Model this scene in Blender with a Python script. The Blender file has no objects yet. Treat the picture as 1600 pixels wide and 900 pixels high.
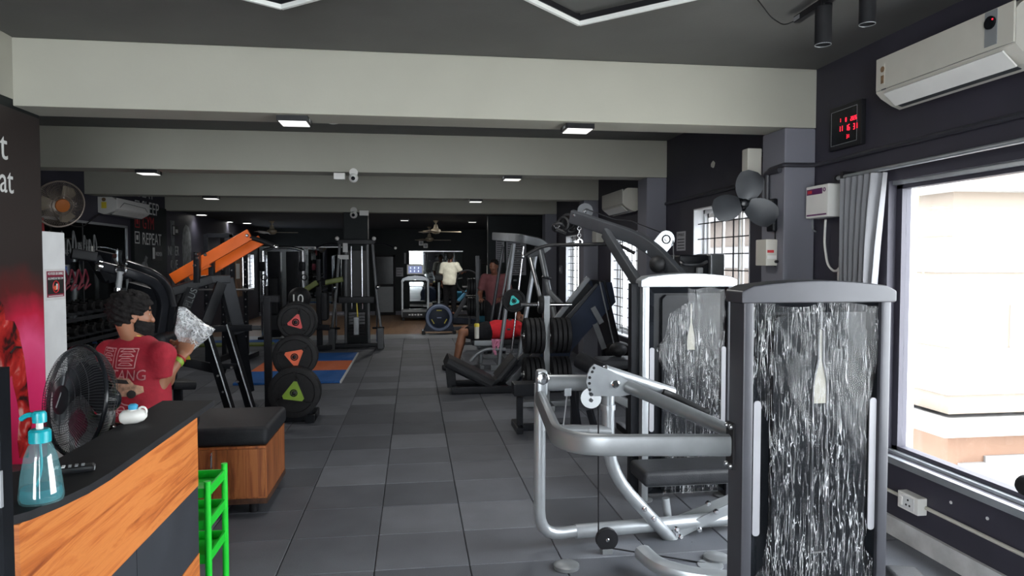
import bpy, bmesh, math, random
import numpy as np
from mathutils import Vector, Matrix, Euler, noise as mnoise
from mathutils.bvhtree import BVHTree

random.seed(7)
SC = bpy.context.scene
COL = SC.collection
PI = math.pi

# ---------------------------------------------------------------- camera
FPX, CAMH = 1100.0, 1.66
YAW = math.atan(153 / FPX)
PITCH = math.atan(42 / math.hypot(FPX, 153))
cam_d = bpy.data.cameras.new('camera')
cam_d.sensor_width = 36.0
cam_d.lens = 36.0 * FPX / 1600.0
cam_d.clip_start = 0.05
cam_d.clip_end = 300
cam = bpy.data.objects.new('camera', cam_d)
COL.objects.link(cam)
cam.location = (0, 0, CAMH)
cam.rotation_euler = (PI / 2 - PITCH, 0, -YAW)
SC.camera = cam
_fw = Vector((math.sin(YAW) * math.cos(PITCH), math.cos(YAW) * math.cos(PITCH), -math.sin(PITCH)))
_rt = Vector((math.cos(YAW), -math.sin(YAW), 0))
_up = _rt.cross(_fw)


def A(u, v, y=None, x=None, z=None):
    """point of the room at a measured direction and a known distance"""
    d = _fw + _rt * ((u - 800) / FPX) + _up * ((450 - v) / FPX)
    if x is not None:
        t = x / d.x
    elif z is not None:
        t = (z - CAMH) / d.z
    else:
        t = y / d.y
    return Vector((0, 0, CAMH)) + d * t


# ---------------------------------------------------------------- world, sun, exposure
w = bpy.data.worlds.new('sky')
SC.world = w
w.use_nodes = True
nt = w.node_tree
nt.nodes.clear()
wo = nt.nodes.new('ShaderNodeOutputWorld')
wb = nt.nodes.new('ShaderNodeBackground')
wb.inputs['Color'].default_value = (0.93, 0.965, 1.0, 1)
wb.inputs['Strength'].default_value = 10.0
nt.links.new(wb.outputs[0], wo.inputs[0])
sun_d = bpy.data.lights.new('sun', 'SUN')
sun_d.energy = 4.0
sun_d.color = (1.0, 0.93, 0.82)
sun_d.angle = math.radians(2)
sun = bpy.data.objects.new('sun', sun_d)
COL.objects.link(sun)
sun.rotation_euler = Vector((0.45, 0.40, -0.80)).to_track_quat('-Z', 'Y').to_euler()


def portal(name, loc, rot, sx, sy):
    d = bpy.data.lights.new(name, 'AREA')
    d.shape = 'RECTANGLE'
    d.size, d.size_y = sx, sy
    d.cycles.is_portal = True
    o = bpy.data.objects.new(name, d)
    COL.objects.link(o)
    o.location = loc
    o.rotation_euler = rot


portal('sky_portal', (3.16, 2.2, 1.32), (0, PI / 2, 0), 1.68, 3.5)
portal('sky_portal', (3.16, 6.38, 1.57), (0, PI / 2, 0), 1.26, 1.26)
portal('sky_portal', (3.16, 9.45, 1.34), (0, PI / 2, 0), 1.44, 1.3)
portal('sky_portal', (3.16, 12.65, 1.5), (0, PI / 2, 0), 1.3, 1.1)
portal('sky_portal', (-4.9, 20.8, 1.37), (0, -PI / 2, 0), 1.0, 1.4)
portal('sky_portal', (-0.78, -2.42, 1.52), (PI / 2, 0, 0), 2.75, 2.9)

vs = SC.view_settings
vs.view_transform = 'Standard'
vs.look = 'None'
vs.gamma = 1.0
vs.use_curve_mapping = False
vs.exposure = 0.95

# ---------------------------------------------------------------- materials
M = {}


def mat(name, col, rough=0.5, metal=0.0, var=0.12, scale=8.0, bump=0.0, bscale=60.0, spec=0.5, coat=0.0,
        stretch=(1, 1, 1), alpha=1.0, emit=None, estr=0.0, col2=None, detail=3.0):
    m = bpy.data.materials.new(name)
    m.use_nodes = True
    n = m.node_tree
    b = n.nodes['Principled BSDF']
    b.inputs['Roughness'].default_value = rough
    b.inputs['Metallic'].default_value = metal
    b.inputs['Specular IOR Level'].default_value = spec
    b.inputs['Coat Weight'].default_value = coat
    b.inputs['Alpha'].default_value = alpha
    tc = n.nodes.new('ShaderNodeTexCoord')
    mp = n.nodes.new('ShaderNodeMapping')
    mp.inputs['Scale'].default_value = stretch
    n.links.new(tc.outputs['Object'], mp.inputs['Vector'])
    nz = n.nodes.new('ShaderNodeTexNoise')
    nz.inputs['Scale'].default_value = scale
    nz.inputs['Detail'].default_value = detail
    n.links.new(mp.outputs[0], nz.inputs['Vector'])
    cr = n.nodes.new('ShaderNodeValToRGB')
    c1 = [c * (1 - var) for c in col]
    c2 = [min(1, c * (1 + var)) for c in col] if col2 is None else col2
    cr.color_ramp.elements[0].color = (*c1, 1)
    cr.color_ramp.elements[1].color = (*c2, 1)
    cr.color_ramp.elements[0].position = 0.3
    cr.color_ramp.elements[1].position = 0.7
    n.links.new(nz.outputs['Fac'], cr.inputs[0])
    n.links.new(cr.outputs[0], b.inputs['Base Color'])
    if bump > 0:
        n2 = n.nodes.new('ShaderNodeTexNoise')
        n2.inputs['Scale'].default_value = bscale
        n2.inputs['Detail'].default_value = 4
        n.links.new(mp.outputs[0], n2.inputs['Vector'])
        bp = n.nodes.new('ShaderNodeBump')
        bp.inputs['Strength'].default_value = bump
        bp.inputs['Distance'].default_value = 0.01
        n.links.new(n2.outputs['Fac'], bp.inputs['Height'])
        n.links.new(bp.outputs[0], b.inputs['Normal'])
    if emit is not None:
        b.inputs['Emission Color'].default_value = (*emit, 1)
        b.inputs['Emission Strength'].default_value = estr
    M[name] = m
    return m


def s2l(r, g, b):
    f = lambda c: (c / 255 / 12.92) if c <= 10 else ((c / 255 + 0.055) / 1.055) ** 2.4
    return (f(r), f(g), f(b))


mat('wall_dark', (0.030, 0.028, 0.042), 0.6, var=0.15, scale=2, bump=0.05, bscale=40)
mat('wall_black', (0.011, 0.0145, 0.0155), 0.55, var=0.2, scale=2, spec=0.22)
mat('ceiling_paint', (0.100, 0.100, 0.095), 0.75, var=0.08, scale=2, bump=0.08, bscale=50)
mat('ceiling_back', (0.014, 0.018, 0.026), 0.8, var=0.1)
mat('beam_grey', (0.362, 0.355, 0.302), 0.75, var=0.04, scale=1.5, bump=0.08, bscale=30)
mat('column_grey', (0.17, 0.17, 0.20), 0.7, var=0.05, scale=1.5, bump=0.08, bscale=30)
mat('white_paint', (0.72, 0.73, 0.74), 0.6, var=0.04)
mat('white_plastic', (0.70, 0.69, 0.66), 0.35, var=0.03)
mat('cream_plastic', (0.55, 0.53, 0.47), 0.35, var=0.03)
mat('grey_plastic', (0.23, 0.24, 0.25), 0.4, var=0.05)
mat('black_plastic', (0.012, 0.012, 0.014), 0.38, var=0.15, spec=0.22)
mat('black_gloss', (0.008, 0.009, 0.011), 0.2, var=0.2, spec=0.2)
mat('black_matt', (0.014, 0.014, 0.016), 0.7, var=0.2, spec=0.22)
mat('black_rubber', (0.011, 0.011, 0.012), 0.55, var=0.25, scale=30, bump=0.15, bscale=120, spec=0.22)
mat('frame_black', (0.011, 0.012, 0.015), 0.35, var=0.2, coat=0.0, spec=0.14)
mat('frame_charcoal', (0.036, 0.039, 0.044), 0.38, metal=0.2, var=0.15)
mat('frame_grey', (0.20, 0.21, 0.22), 0.34, metal=0.45, var=0.06, scale=14, bump=0.03, bscale=200)
mat('frame_silver', (0.34, 0.36, 0.38), 0.33, metal=0.55, var=0.06, scale=14, bump=0.03, bscale=200)
mat('frame_dark_silver', (0.045, 0.046, 0.055), 0.42, metal=0.15, var=0.08)  # also the shaded copy of the silver, for the nearest tower
mat('shroud_black', (0.008, 0.009, 0.011), 0.22, var=0.2, spec=0.09)
mat('slot_beige', (0.20, 0.19, 0.155), 0.5, var=0.1)
mat('strip_grey', (0.24, 0.24, 0.26), 0.5, var=0.04)
mat('chrome', (0.75, 0.76, 0.78), 0.16, metal=1.0, var=0.04)
mat('steel', (0.5, 0.5, 0.51), 0.3, metal=1.0, var=0.08)
mat('pad_black', (0.018, 0.019, 0.022), 0.45, var=0.2, scale=12, bump=0.25, bscale=180, spec=0.22)
mat('orange_paint', (0.80, 0.135, 0.008), 0.38, var=0.05)
mat('olive_paint', (0.10, 0.13, 0.012), 0.4, var=0.1)
mat('red_print', (0.5, 0.02, 0.025), 0.45, var=0.15)
mat('plate_red', (0.55, 0.05, 0.05), 0.45, var=0.1)
mat('plate_orange', (0.75, 0.13, 0.05), 0.45, var=0.1)
mat('plate_green', (0.20, 0.33, 0.03), 0.45, var=0.1)
mat('turquoise', (0.05, 0.62, 0.58), 0.4, var=0.1)
mat('mat_blue', (0.012, 0.105, 0.36), 0.65, var=0.1, scale=20, bump=0.2, bscale=150)
mat('mat_orange', (0.62, 0.15, 0.055), 0.65, var=0.1, scale=20, bump=0.2, bscale=150)
mat('mat_green', (0.18, 0.23, 0.04), 0.65, var=0.1, scale=20)
mat('neon_green', (0.012, 0.62, 0.035), 0.4, var=0.05)
mat('teal_plastic', (0.01, 0.36, 0.42), 0.3, var=0.05)
mat('print_white', (0.62, 0.63, 0.62), 0.6, var=0.08, scale=30)
mat('print_grey', (0.16, 0.17, 0.175), 0.6, var=0.5, scale=9, detail=6)
mat('print_red', (0.36, 0.016, 0.02), 0.6, var=0.2)
mat('print_maroon', (0.22, 0.015, 0.04), 0.6, var=0.1)
mat('print_black', (0.012, 0.012, 0.012), 0.6, var=0.1)
mat('paper', (0.62, 0.62, 0.62), 0.8, var=0.05)
mat('paper_grey', (0.40, 0.40, 0.43), 0.8, var=0.08)
mat('shirt_red', (0.30, 0.008, 0.022), 0.85, var=0.12, scale=25, bump=0.35, bscale=30)
mat('shirt_bright', (0.62, 0.012, 0.022), 0.85, var=0.12, scale=25, bump=0.35, bscale=30)
mat('shirt_pink', (0.14, 0.045, 0.05), 0.85, var=0.15, scale=25, bump=0.3, bscale=30)
mat('shirt_cream', (0.82, 0.80, 0.66), 0.85, var=0.08, scale=25, bump=0.3, bscale=30)
mat('cloth_black', (0.010, 0.010, 0.012), 0.85, var=0.3, scale=25, bump=0.3, bscale=30, spec=0.22)
mat('towel_pink', (0.55, 0.20, 0.30), 0.95, var=0.15, scale=40, bump=0.5, bscale=90)
mat('skin', (0.27, 0.115, 0.062), 0.5, var=0.1, scale=12)
mat('skin_dark', (0.17, 0.066, 0.037), 0.5, var=0.1, scale=12)
mat('skin_light', (0.36, 0.17, 0.11), 0.5, var=0.1, scale=12)
mat('hair', (0.005, 0.004, 0.004), 0.8, var=0.4, scale=40, bump=0.6, bscale=60, spec=0.22)
mat('curtain_grey', (0.20, 0.20, 0.215), 0.8, var=0.1, scale=10, stretch=(1, 1, 0.1))
mat('pipe_grey', (0.030, 0.030, 0.038), 0.45, var=0.1)
mat('white_led', (0.75, 0.76, 0.74), 0.4, var=0.02)
mat('lamp_on', (0.8, 0.8, 0.8), 0.4, var=0.0, emit=(1, 0.98, 0.92), estr=6.0)
mat('panel_on', (0.8, 0.8, 0.8), 0.4, var=0.0, emit=(1, 0.99, 0.95), estr=0.55)
mat('led_red', (0.5, 0.01, 0.02), 0.4, var=0.0, emit=(1.0, 0.015, 0.04), estr=1.1)
mat('screen_blue', (0.02, 0.03, 0.08), 0.2, var=0.3, emit=(0.10, 0.16, 0.5), estr=0.25)
mat('screen_text', (0.6, 0.65, 0.8), 0.3, var=0.0, emit=(0.6, 0.7, 1.0), estr=1.0)
mat('navy_shell', (0.012, 0.020, 0.042), 0.45, var=0.2, spec=0.3)
mat('pale_blue', (0.30, 0.36, 0.52), 0.4, var=0.1)
mat('water_blue', (0.05, 0.30, 0.5), 0.3, var=0.1)
mat('yellow_plastic', (0.75, 0.60, 0.05), 0.4, var=0.05)
mat('dark_wood', (0.07, 0.03, 0.016), 0.4, var=0.35, scale=5, stretch=(6, 0.6, 6))
mat('maroon_chair', (0.06, 0.012, 0.018), 0.35, var=0.2)
mat('build_peach', (0.117, 0.094, 0.075), 0.9, var=0.06, scale=0.6, bump=0.1)
mat('build_white', (0.189, 0.182, 0.176), 0.9, var=0.04, scale=0.6)
mat('build_terracotta', (0.114, 0.064, 0.041), 0.9, var=0.1, scale=1.2)
mat('ground_grey', (0.35, 0.34, 0.32), 0.9, var=0.1, scale=0.5)
mat('fan_orange', (0.52, 0.15, 0.02), 0.4, var=0.05)
mat('fan_cage', (0.30, 0.25, 0.21), 0.4, metal=0.3, var=0.05)
mat('beige_fan', (0.33, 0.28, 0.2), 0.4, var=0.1)
mat('pot_purple', (0.10, 0.01, 0.09), 0.4, var=0.1)
mat('plaster_raw', (0.50, 0.50, 0.50), 0.85, var=0.25, scale=6, detail=6, bump=0.2)


def node_mat(name):
    m = bpy.data.materials.new(name)
    m.use_nodes = True
    M[name] = m
    return m, m.node_tree.nodes, m.node_tree.links, m.node_tree.nodes['Principled BSDF']


def ramp(nodes, stops):
    r = nodes.new('ShaderNodeValToRGB')
    e = r.color_ramp.elements
    while len(e) < len(stops):
        e.new(0.5)
    for i, (p, c) in enumerate(stops):
        e[i].position = p
        e[i].color = (*c, 1)
    return r


def wood(name, light, mid, dark, grain):
    m, n, l, b = node_mat(name)
    tc = n.nodes.new('ShaderNodeTexCoord') if hasattr(n, 'nodes') else n.new('ShaderNodeTexCoord')
    mp = n.new('ShaderNodeMapping')
    mp.inputs['Scale'].default_value = grain
    l.new(tc.outputs['Object'], mp.inputs[0])
    a = n.new('ShaderNodeTexNoise')
    a.inputs['Scale'].default_value = 1.0
    a.inputs['Detail'].default_value = 6
    a.inputs['Roughness'].default_value = 0.62
    a.inputs['Distortion'].default_value = 1.6
    l.new(mp.outputs[0], a.inputs['Vector'])
    r = ramp(n, [(0.30, dark), (0.46, mid), (0.56, light), (0.72, mid)])
    l.new(a.outputs['Fac'], r.inputs[0])
    l.new(r.outputs[0], b.inputs['Base Color'])
    b.inputs['Roughness'].default_value = 0.42
    bp = n.new('ShaderNodeBump')
    bp.inputs['Strength'].default_value = 0.12
    bp.inputs['Distance'].default_value = 0.003
    l.new(a.outputs['Fac'], bp.inputs['Height'])
    l.new(bp.outputs[0], b.inputs['Normal'])
    return m


wood('wood_orange', (0.64, 0.215, 0.052), (0.52, 0.145, 0.030), (0.27, 0.060, 0.012), (7, 1.3, 22))
wood('wood_bench', (0.40, 0.135, 0.040), (0.29, 0.085, 0.024), (0.10, 0.026, 0.009), (16, 16, 1.1))
wood('wood_floor', (0.19, 0.115, 0.068), (0.15, 0.088, 0.05), (0.09, 0.05, 0.03), (6, 0.7, 6))

# rubber floor tile: random tone per tile stands in for nap sheen, speckled
TX, TY = 0.513, 0.498
TX0, TY0 = -0.220, 4.285
m, n, l, b = node_mat('rubber_tile')
geo = n.new('ShaderNodeNewGeometry')
sub = n.new('ShaderNodeVectorMath'); sub.operation = 'SUBTRACT'
sub.inputs[1].default_value = (TX0, TY0, 0)
l.new(geo.outputs['Position'], sub.inputs[0])
dv = n.new('ShaderNodeVectorMath'); dv.operation = 'DIVIDE'
dv.inputs[1].default_value = (TX, TY, 10)
l.new(sub.outputs[0], dv.inputs[0])
fl = n.new('ShaderNodeVectorMath'); fl.operation = 'FLOOR'
l.new(dv.outputs[0], fl.inputs[0])
wn = n.new('ShaderNodeTexWhiteNoise'); wn.noise_dimensions = '2D'
l.new(fl.outputs[0], wn.inputs['Vector'])
r1 = ramp(n, [(0.0, (0.063, 0.068, 0.080)), (0.5, (0.095, 0.101, 0.117)), (1.0, (0.136, 0.143, 0.163))])
l.new(wn.outputs['Value'], r1.inputs[0])
sp = n.new('ShaderNodeTexNoise'); sp.inputs['Scale'].default_value = 260; sp.inputs['Detail'].default_value = 2
l.new(geo.outputs['Position'], sp.inputs['Vector'])
r2 = ramp(n, [(0.35, (0.75, 0.75, 0.75)), (0.7, (1.3, 1.3, 1.3))])
l.new(sp.outputs['Fac'], r2.inputs[0])
sp2 = n.new('ShaderNodeTexNoise'); sp2.inputs['Scale'].default_value = 3.5; sp2.inputs['Detail'].default_value = 5
l.new(geo.outputs['Position'], sp2.inputs['Vector'])
r3 = ramp(n, [(0.3, (0.85, 0.85, 0.85)), (0.75, (1.15, 1.15, 1.15))])
l.new(sp2.outputs['Fac'], r3.inputs[0])
mx = n.new('ShaderNodeVectorMath'); mx.operation = 'MULTIPLY'
l.new(r1.outputs[0], mx.inputs[0]); l.new(r2.outputs[0], mx.inputs[1])
mx2 = n.new('ShaderNodeVectorMath'); mx2.operation = 'MULTIPLY'
l.new(mx.outputs[0], mx2.inputs[0]); l.new(r3.outputs[0], mx2.inputs[1])
l.new(mx2.outputs[0], b.inputs['Base Color'])
b.inputs['Roughness'].default_value = 0.62
bp = n.new('ShaderNodeBump'); bp.inputs['Strength'].default_value = 0.25; bp.inputs['Distance'].default_value = 0.002
l.new(sp.outputs['Fac'], bp.inputs['Height']); l.new(bp.outputs[0], b.inputs['Normal'])

# window glass: clear with a little reflection
m, n, l, b = node_mat('glass')
tr = n.new('ShaderNodeBsdfTransparent'); tr.inputs[0].default_value = (0.97, 0.98, 0.98, 1)
gl = n.new('ShaderNodeBsdfGlossy'); gl.inputs['Roughness'].default_value = 0.02
ms = n.new('ShaderNodeMixShader'); ms.inputs[0].default_value = 0.05
l.new(tr.outputs[0], ms.inputs[1]); l.new(gl.outputs[0], ms.inputs[2])
l.new(ms.outputs[0], n['Material Output'].inputs[0])
n.remove(b)
m, n, l, b = node_mat('glass_dimmed')
tr = n.new('ShaderNodeBsdfTransparent'); tr.inputs[0].default_value = (0.60, 0.61, 0.63, 1)
gl = n.new('ShaderNodeBsdfDiffuse'); gl.inputs[0].default_value = (0.6, 0.6, 0.6, 1)
ms = n.new('ShaderNodeMixShader'); ms.inputs[0].default_value = 0.06
l.new(tr.outputs[0], ms.inputs[1]); l.new(gl.outputs[0], ms.inputs[2])
l.new(ms.outputs[0], n['Material Output'].inputs[0])
n.remove(b)
# mirror
m, n, l, b = node_mat('mirror')
b.inputs['Metallic'].default_value = 1.0
b.inputs['Roughness'].default_value = 0.02
b.inputs['Base Color'].default_value = (0.62, 0.66, 0.67, 1)
m, n, l, b = node_mat('mirror_dark')
b.inputs['Metallic'].default_value = 1.0
b.inputs['Roughness'].default_value = 0.03
b.inputs['Base Color'].default_value = (0.36, 0.39, 0.40, 1)


def film(name, fac, tint, rough, scale, stretch, white=0.55, bstr=0.8, wid=0.045, haze=0.0):
    """clear plastic film, white lines painted for its folds and their glints"""
    m, n, l, b = node_mat(name)
    n.remove(b)
    tc = n.new('ShaderNodeTexCoord')
    mp = n.new('ShaderNodeMapping'); mp.inputs['Scale'].default_value = stretch
    l.new(tc.outputs['Object'], mp.inputs[0])
    nz = n.new('ShaderNodeTexNoise'); nz.inputs['Scale'].default_value = 3.0; nz.inputs['Detail'].default_value = 4
    l.new(mp.outputs[0], nz.inputs['Vector'])
    ad = n.new('ShaderNodeVectorMath'); ad.operation = 'MULTIPLY_ADD'
    ad.inputs[1].default_value = (0.9, 0.9, 0.9)
    l.new(nz.outputs['Color'], ad.inputs[0]); l.new(mp.outputs[0], ad.inputs[2])
    vo = n.new('ShaderNodeTexVoronoi'); vo.feature = 'DISTANCE_TO_EDGE'; vo.inputs['Scale'].default_value = scale
    l.new(ad.outputs[0], vo.inputs['Vector'])
    r = ramp(n, [(0.0, (1, 1, 1)), (wid, (0.0, 0.0, 0.0))])
    l.new(vo.outputs['Distance'], r.inputs[0])
    nz2 = n.new('ShaderNodeTexNoise'); nz2.inputs['Scale'].default_value = 5.0; nz2.inputs['Detail'].default_value = 3
    l.new(tc.outputs['Object'], nz2.inputs['Vector'])
    r2 = ramp(n, [(0.34, (0, 0, 0)), (0.55, (1, 1, 1))])
    l.new(nz2.outputs['Fac'], r2.inputs[0])
    mu = n.new('ShaderNodeMath'); mu.operation = 'MULTIPLY'
    l.new(r.outputs[0], mu.inputs[0]); l.new(r2.outputs[0], mu.inputs[1])
    mu2 = n.new('ShaderNodeMath'); mu2.operation = 'MULTIPLY_ADD'; mu2.inputs[1].default_value = white; mu2.inputs[2].default_value = haze
    l.new(mu.outputs[0], mu2.inputs[0])
    bp = n.new('ShaderNodeBump'); bp.inputs['Strength'].default_value = bstr; bp.inputs['Distance'].default_value = 0.01
    l.new(vo.outputs['Distance'], bp.inputs['Height'])
    tr = n.new('ShaderNodeBsdfTransparent'); tr.inputs[0].default_value = (*tint, 1)
    gl = n.new('ShaderNodeBsdfGlossy'); gl.inputs['Roughness'].default_value = rough
    l.new(bp.outputs[0], gl.inputs['Normal'])
    m1 = n.new('ShaderNodeMixShader'); m1.inputs[0].default_value = fac
    l.new(tr.outputs[0], m1.inputs[1]); l.new(gl.outputs[0], m1.inputs[2])
    df = n.new('ShaderNodeBsdfDiffuse'); df.inputs[0].default_value = (0.85, 0.86, 0.88, 1)
    m2 = n.new('ShaderNodeMixShader')
    l.new(mu2.outputs[0], m2.inputs[0]); l.new(m1.outputs[0], m2.inputs[1]); l.new(df.outputs[0], m2.inputs[2])
    l.new(m2.outputs[0], n['Material Output'].inputs[0])


def streak_film(name):
    """stretch film: clear, fine white lines painted for creases and highlight streaks"""
    m, n, l, b = node_mat(name)
    n.remove(b)
    tc = n.new('ShaderNodeTexCoord')
    lines = []
    for k, (rot, scl, off, wid) in enumerate(((0.06, (44, 20, 3.2), 0.0, 0.016), (0.55, (46, 20, 3.6), 7.3, 0.015), (-0.40, (50, 20, 5.0), 3.1, 0.012))):
        mp = n.new('ShaderNodeMapping')
        mp.inputs['Rotation'].default_value = (0, rot, 0)
        mp.inputs['Scale'].default_value = scl
        mp.inputs['Location'].default_value = (off, off * .7, off * 1.3)
        l.new(tc.outputs['Object'], mp.inputs[0])
        nz = n.new('ShaderNodeTexNoise')
        nz.inputs['Scale'].default_value = 1.0
        nz.inputs['Detail'].default_value = 3
        nz.inputs['Roughness'].default_value = 0.5
        nz.inputs['Distortion'].default_value = 0.5
        l.new(mp.outputs[0], nz.inputs['Vector'])
        sb = n.new('ShaderNodeMath'); sb.operation = 'SUBTRACT'; sb.inputs[1].default_value = 0.5
        l.new(nz.outputs['Fac'], sb.inputs[0])
        ab = n.new('ShaderNodeMath'); ab.operation = 'ABSOLUTE'
        l.new(sb.outputs[0], ab.inputs[0])
        r = ramp(n, [(0.0, (1, 1, 1)), (wid, (0, 0, 0))])
        l.new(ab.outputs[0], r.inputs[0])
        mk = n.new('ShaderNodeTexNoise'); mk.inputs['Scale'].default_value = 4.2; mk.inputs['Detail'].default_value = 2
        mo = n.new('ShaderNodeMapping'); mo.inputs['Location'].default_value = (k * 5.7, 0, k * 3.3)
        l.new(tc.outputs['Object'], mo.inputs[0]); l.new(mo.outputs[0], mk.inputs['Vector'])
        rm = ramp(n, [(0.44, (0, 0, 0)), (0.60, (1, 1, 1))] if k else [(0.36, (0, 0, 0)), (0.56, (1, 1, 1))])
        l.new(mk.outputs['Fac'], rm.inputs[0])
        mu = n.new('ShaderNodeMath'); mu.operation = 'MULTIPLY'
        l.new(r.outputs[0], mu.inputs[0]); l.new(rm.outputs[0], mu.inputs[1])
        lines.append(mu)
    mx1 = n.new('ShaderNodeMath'); mx1.operation = 'MAXIMUM'
    l.new(lines[0].outputs[0], mx1.inputs[0]); l.new(lines[1].outputs[0], mx1.inputs[1])
    mx2 = n.new('ShaderNodeMath'); mx2.operation = 'MAXIMUM'
    l.new(mx1.outputs[0], mx2.inputs[0]); l.new(lines[2].outputs[0], mx2.inputs[1])
    ma = n.new('ShaderNodeMath'); ma.operation = 'MULTIPLY_ADD'; ma.inputs[1].default_value = 0.50; ma.inputs[2].default_value = 0.004
    l.new(mx2.outputs[0], ma.inputs[0])
    bp = n.new('ShaderNodeBump'); bp.inputs['Strength'].default_value = 0.3; bp.inputs['Distance'].default_value = 0.004
    l.new(mx2.outputs[0], bp.inputs['Height'])
    tr = n.new('ShaderNodeBsdfTransparent'); tr.inputs[0].default_value = (0.97, 0.972, 0.975, 1)
    gl = n.new('ShaderNodeBsdfGlossy'); gl.inputs['Roughness'].default_value = 0.2
    l.new(bp.outputs[0], gl.inputs['Normal'])
    m1 = n.new('ShaderNodeMixShader'); m1.inputs[0].default_value = 0.012
    l.new(tr.outputs[0], m1.inputs[1]); l.new(gl.outputs[0], m1.inputs[2])
    df = n.new('ShaderNodeBsdfDiffuse'); df.inputs[0].default_value = (0.80, 0.81, 0.84, 1)  # white put in for highlights along the creases
    m2 = n.new('ShaderNodeMixShader')
    l.new(ma.outputs[0], m2.inputs[0]); l.new(m1.outputs[0], m2.inputs[1]); l.new(df.outputs[0], m2.inputs[2])
    l.new(m2.outputs[0], n['Material Output'].inputs[0])


streak_film('plastic_wrap')
film('plastic_bag', 0.10, (0.86, 0.88, 0.89), 0.3, 15.0, (1, 1, 1), 0.55, 0.35, 0.09, 0.17)
m, n, l, b = node_mat('bottle_clear')
n.remove(b)
tr = n.new('ShaderNodeBsdfTransparent'); tr.inputs[0].default_value = (0.80, 0.92, 0.94, 1)
gl = n.new('ShaderNodeBsdfGlossy'); gl.inputs['Roughness'].default_value = 0.06
df = n.new('ShaderNodeBsdfDiffuse'); df.inputs[0].default_value = (0.30, 0.62, 0.66, 1)
ms = n.new('ShaderNodeMixShader'); ms.inputs[0].default_value = 0.10
m2 = n.new('ShaderNodeMixShader'); m2.inputs[0].default_value = 0.16
l.new(tr.outputs[0], m2.inputs[1]); l.new(df.outputs[0], m2.inputs[2])
l.new(m2.outputs[0], ms.inputs[1]); l.new(gl.outputs[0], ms.inputs[2])
l.new(ms.outputs[0], n['Material Output'].inputs[0])
m, n, l, b = node_mat('soap_liquid')
n.remove(b)
tr = n.new('ShaderNodeBsdfTransparent'); tr.inputs[0].default_value = (0.12, 0.60, 0.66, 1)
df = n.new('ShaderNodeBsdfDiffuse'); df.inputs[0].default_value = (0.02, 0.30, 0.36, 1)
ms = n.new('ShaderNodeMixShader'); ms.inputs[0].default_value = 0.45
l.new(tr.outputs[0], ms.inputs[1]); l.new(df.outputs[0], ms.inputs[2])
l.new(ms.outputs[0], n['Material Output'].inputs[0])
# printed poster: red smoke fading to black above
m, n, l, b = node_mat('poster_print')
geo = n.new('ShaderNodeNewGeometry')
sx = n.new('ShaderNodeSeparateXYZ'); l.new(geo.outputs['Position'], sx.inputs[0])
nz = n.new('ShaderNodeTexNoise'); nz.inputs['Scale'].default_value = 2.6; nz.inputs['Detail'].default_value = 4
l.new(geo.outputs['Position'], nz.inputs['Vector'])
ma = n.new('ShaderNodeMath'); ma.operation = 'MULTIPLY_ADD'; ma.inputs[1].default_value = 0.5
l.new(nz.outputs['Fac'], ma.inputs[0]); l.new(sx.outputs['Z'], ma.inputs[2])
mr = n.new('ShaderNodeMapRange'); mr.inputs['From Min'].default_value = 0.6; mr.inputs['From Max'].default_value = 2.1
l.new(ma.outputs[0], mr.inputs['Value'])
r = ramp(n, [(0.0, (0.62, 0.006, 0.06)), (0.30, (0.80, 0.03, 0.16)), (0.46, (0.85, 0.10, 0.26)), (0.60, (0.55, 0.012, 0.05)), (0.74, (0.10, 0.012, 0.012)), (0.86, (0.025, 0.018, 0.017))])
l.new(mr.outputs[0], r.inputs[0]); l.new(r.outputs[0], b.inputs['Base Color'])
b.inputs['Roughness'].default_value = 0.45
m, n, l, b = node_mat('poster_figure')
geo = n.new('ShaderNodeNewGeometry')
nz = n.new('ShaderNodeTexNoise'); nz.inputs['Scale'].default_value = 6.5; nz.inputs['Detail'].default_value = 7; nz.inputs['Distortion'].default_value = 1.2
l.new(geo.outputs['Position'], nz.inputs['Vector'])
r = ramp(n, [(0.38, (0.02, 0.004, 0.004)), (0.46, (0.36, 0.008, 0.008)), (0.58, (0.62, 0.03, 0.025)), (0.72, (0.80, 0.42, 0.38))])
l.new(nz.outputs['Fac'], r.inputs[0]); l.new(r.outputs[0], b.inputs['Base Color'])
b.inputs['Roughness'].default_value = 0.45

# ---------------------------------------------------------------- mesh helpers


def V(*a):
    return Vector(a[0]) if len(a) == 1 else Vector(a)


def frame_of(d, up=(0, 0, 1)):
    d = Vector(d).normalized()
    upv = Vector(up)
    if abs(d.dot(upv.normalized())) > 0.99:
        upv = Vector((0, 1, 0)) if abs(d.y) < 0.9 else Vector((1, 0, 0))
    s = d.cross(upv).normalized()
    t = s.cross(d).normalized()
    return d, s, t


def fillet(pts, r, n=5):
    pts = [Vector(p) for p in pts]
    if r <= 0 or len(pts) < 3:
        return pts
    out = [pts[0]]
    for i in range(1, len(pts) - 1):
        a, b_, c = pts[i - 1], pts[i], pts[i + 1]
        d0 = (a - b_); d1 = (c - b_)
        rr = min(r, d0.length * 0.48, d1.length * 0.48)
        p0 = b_ + d0.normalized() * rr
        p1 = b_ + d1.normalized() * rr
        for k in range(n + 1):
            t = k / n
            out.append(p0 * (1 - t) ** 2 + b_ * 2 * t * (1 - t) + p1 * t * t)
    out.append(pts[-1])
    return out


def circ(r, n=10):
    return [(r * math.cos(2 * PI * i / n), r * math.sin(2 * PI * i / n)) for i in range(n)]


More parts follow.
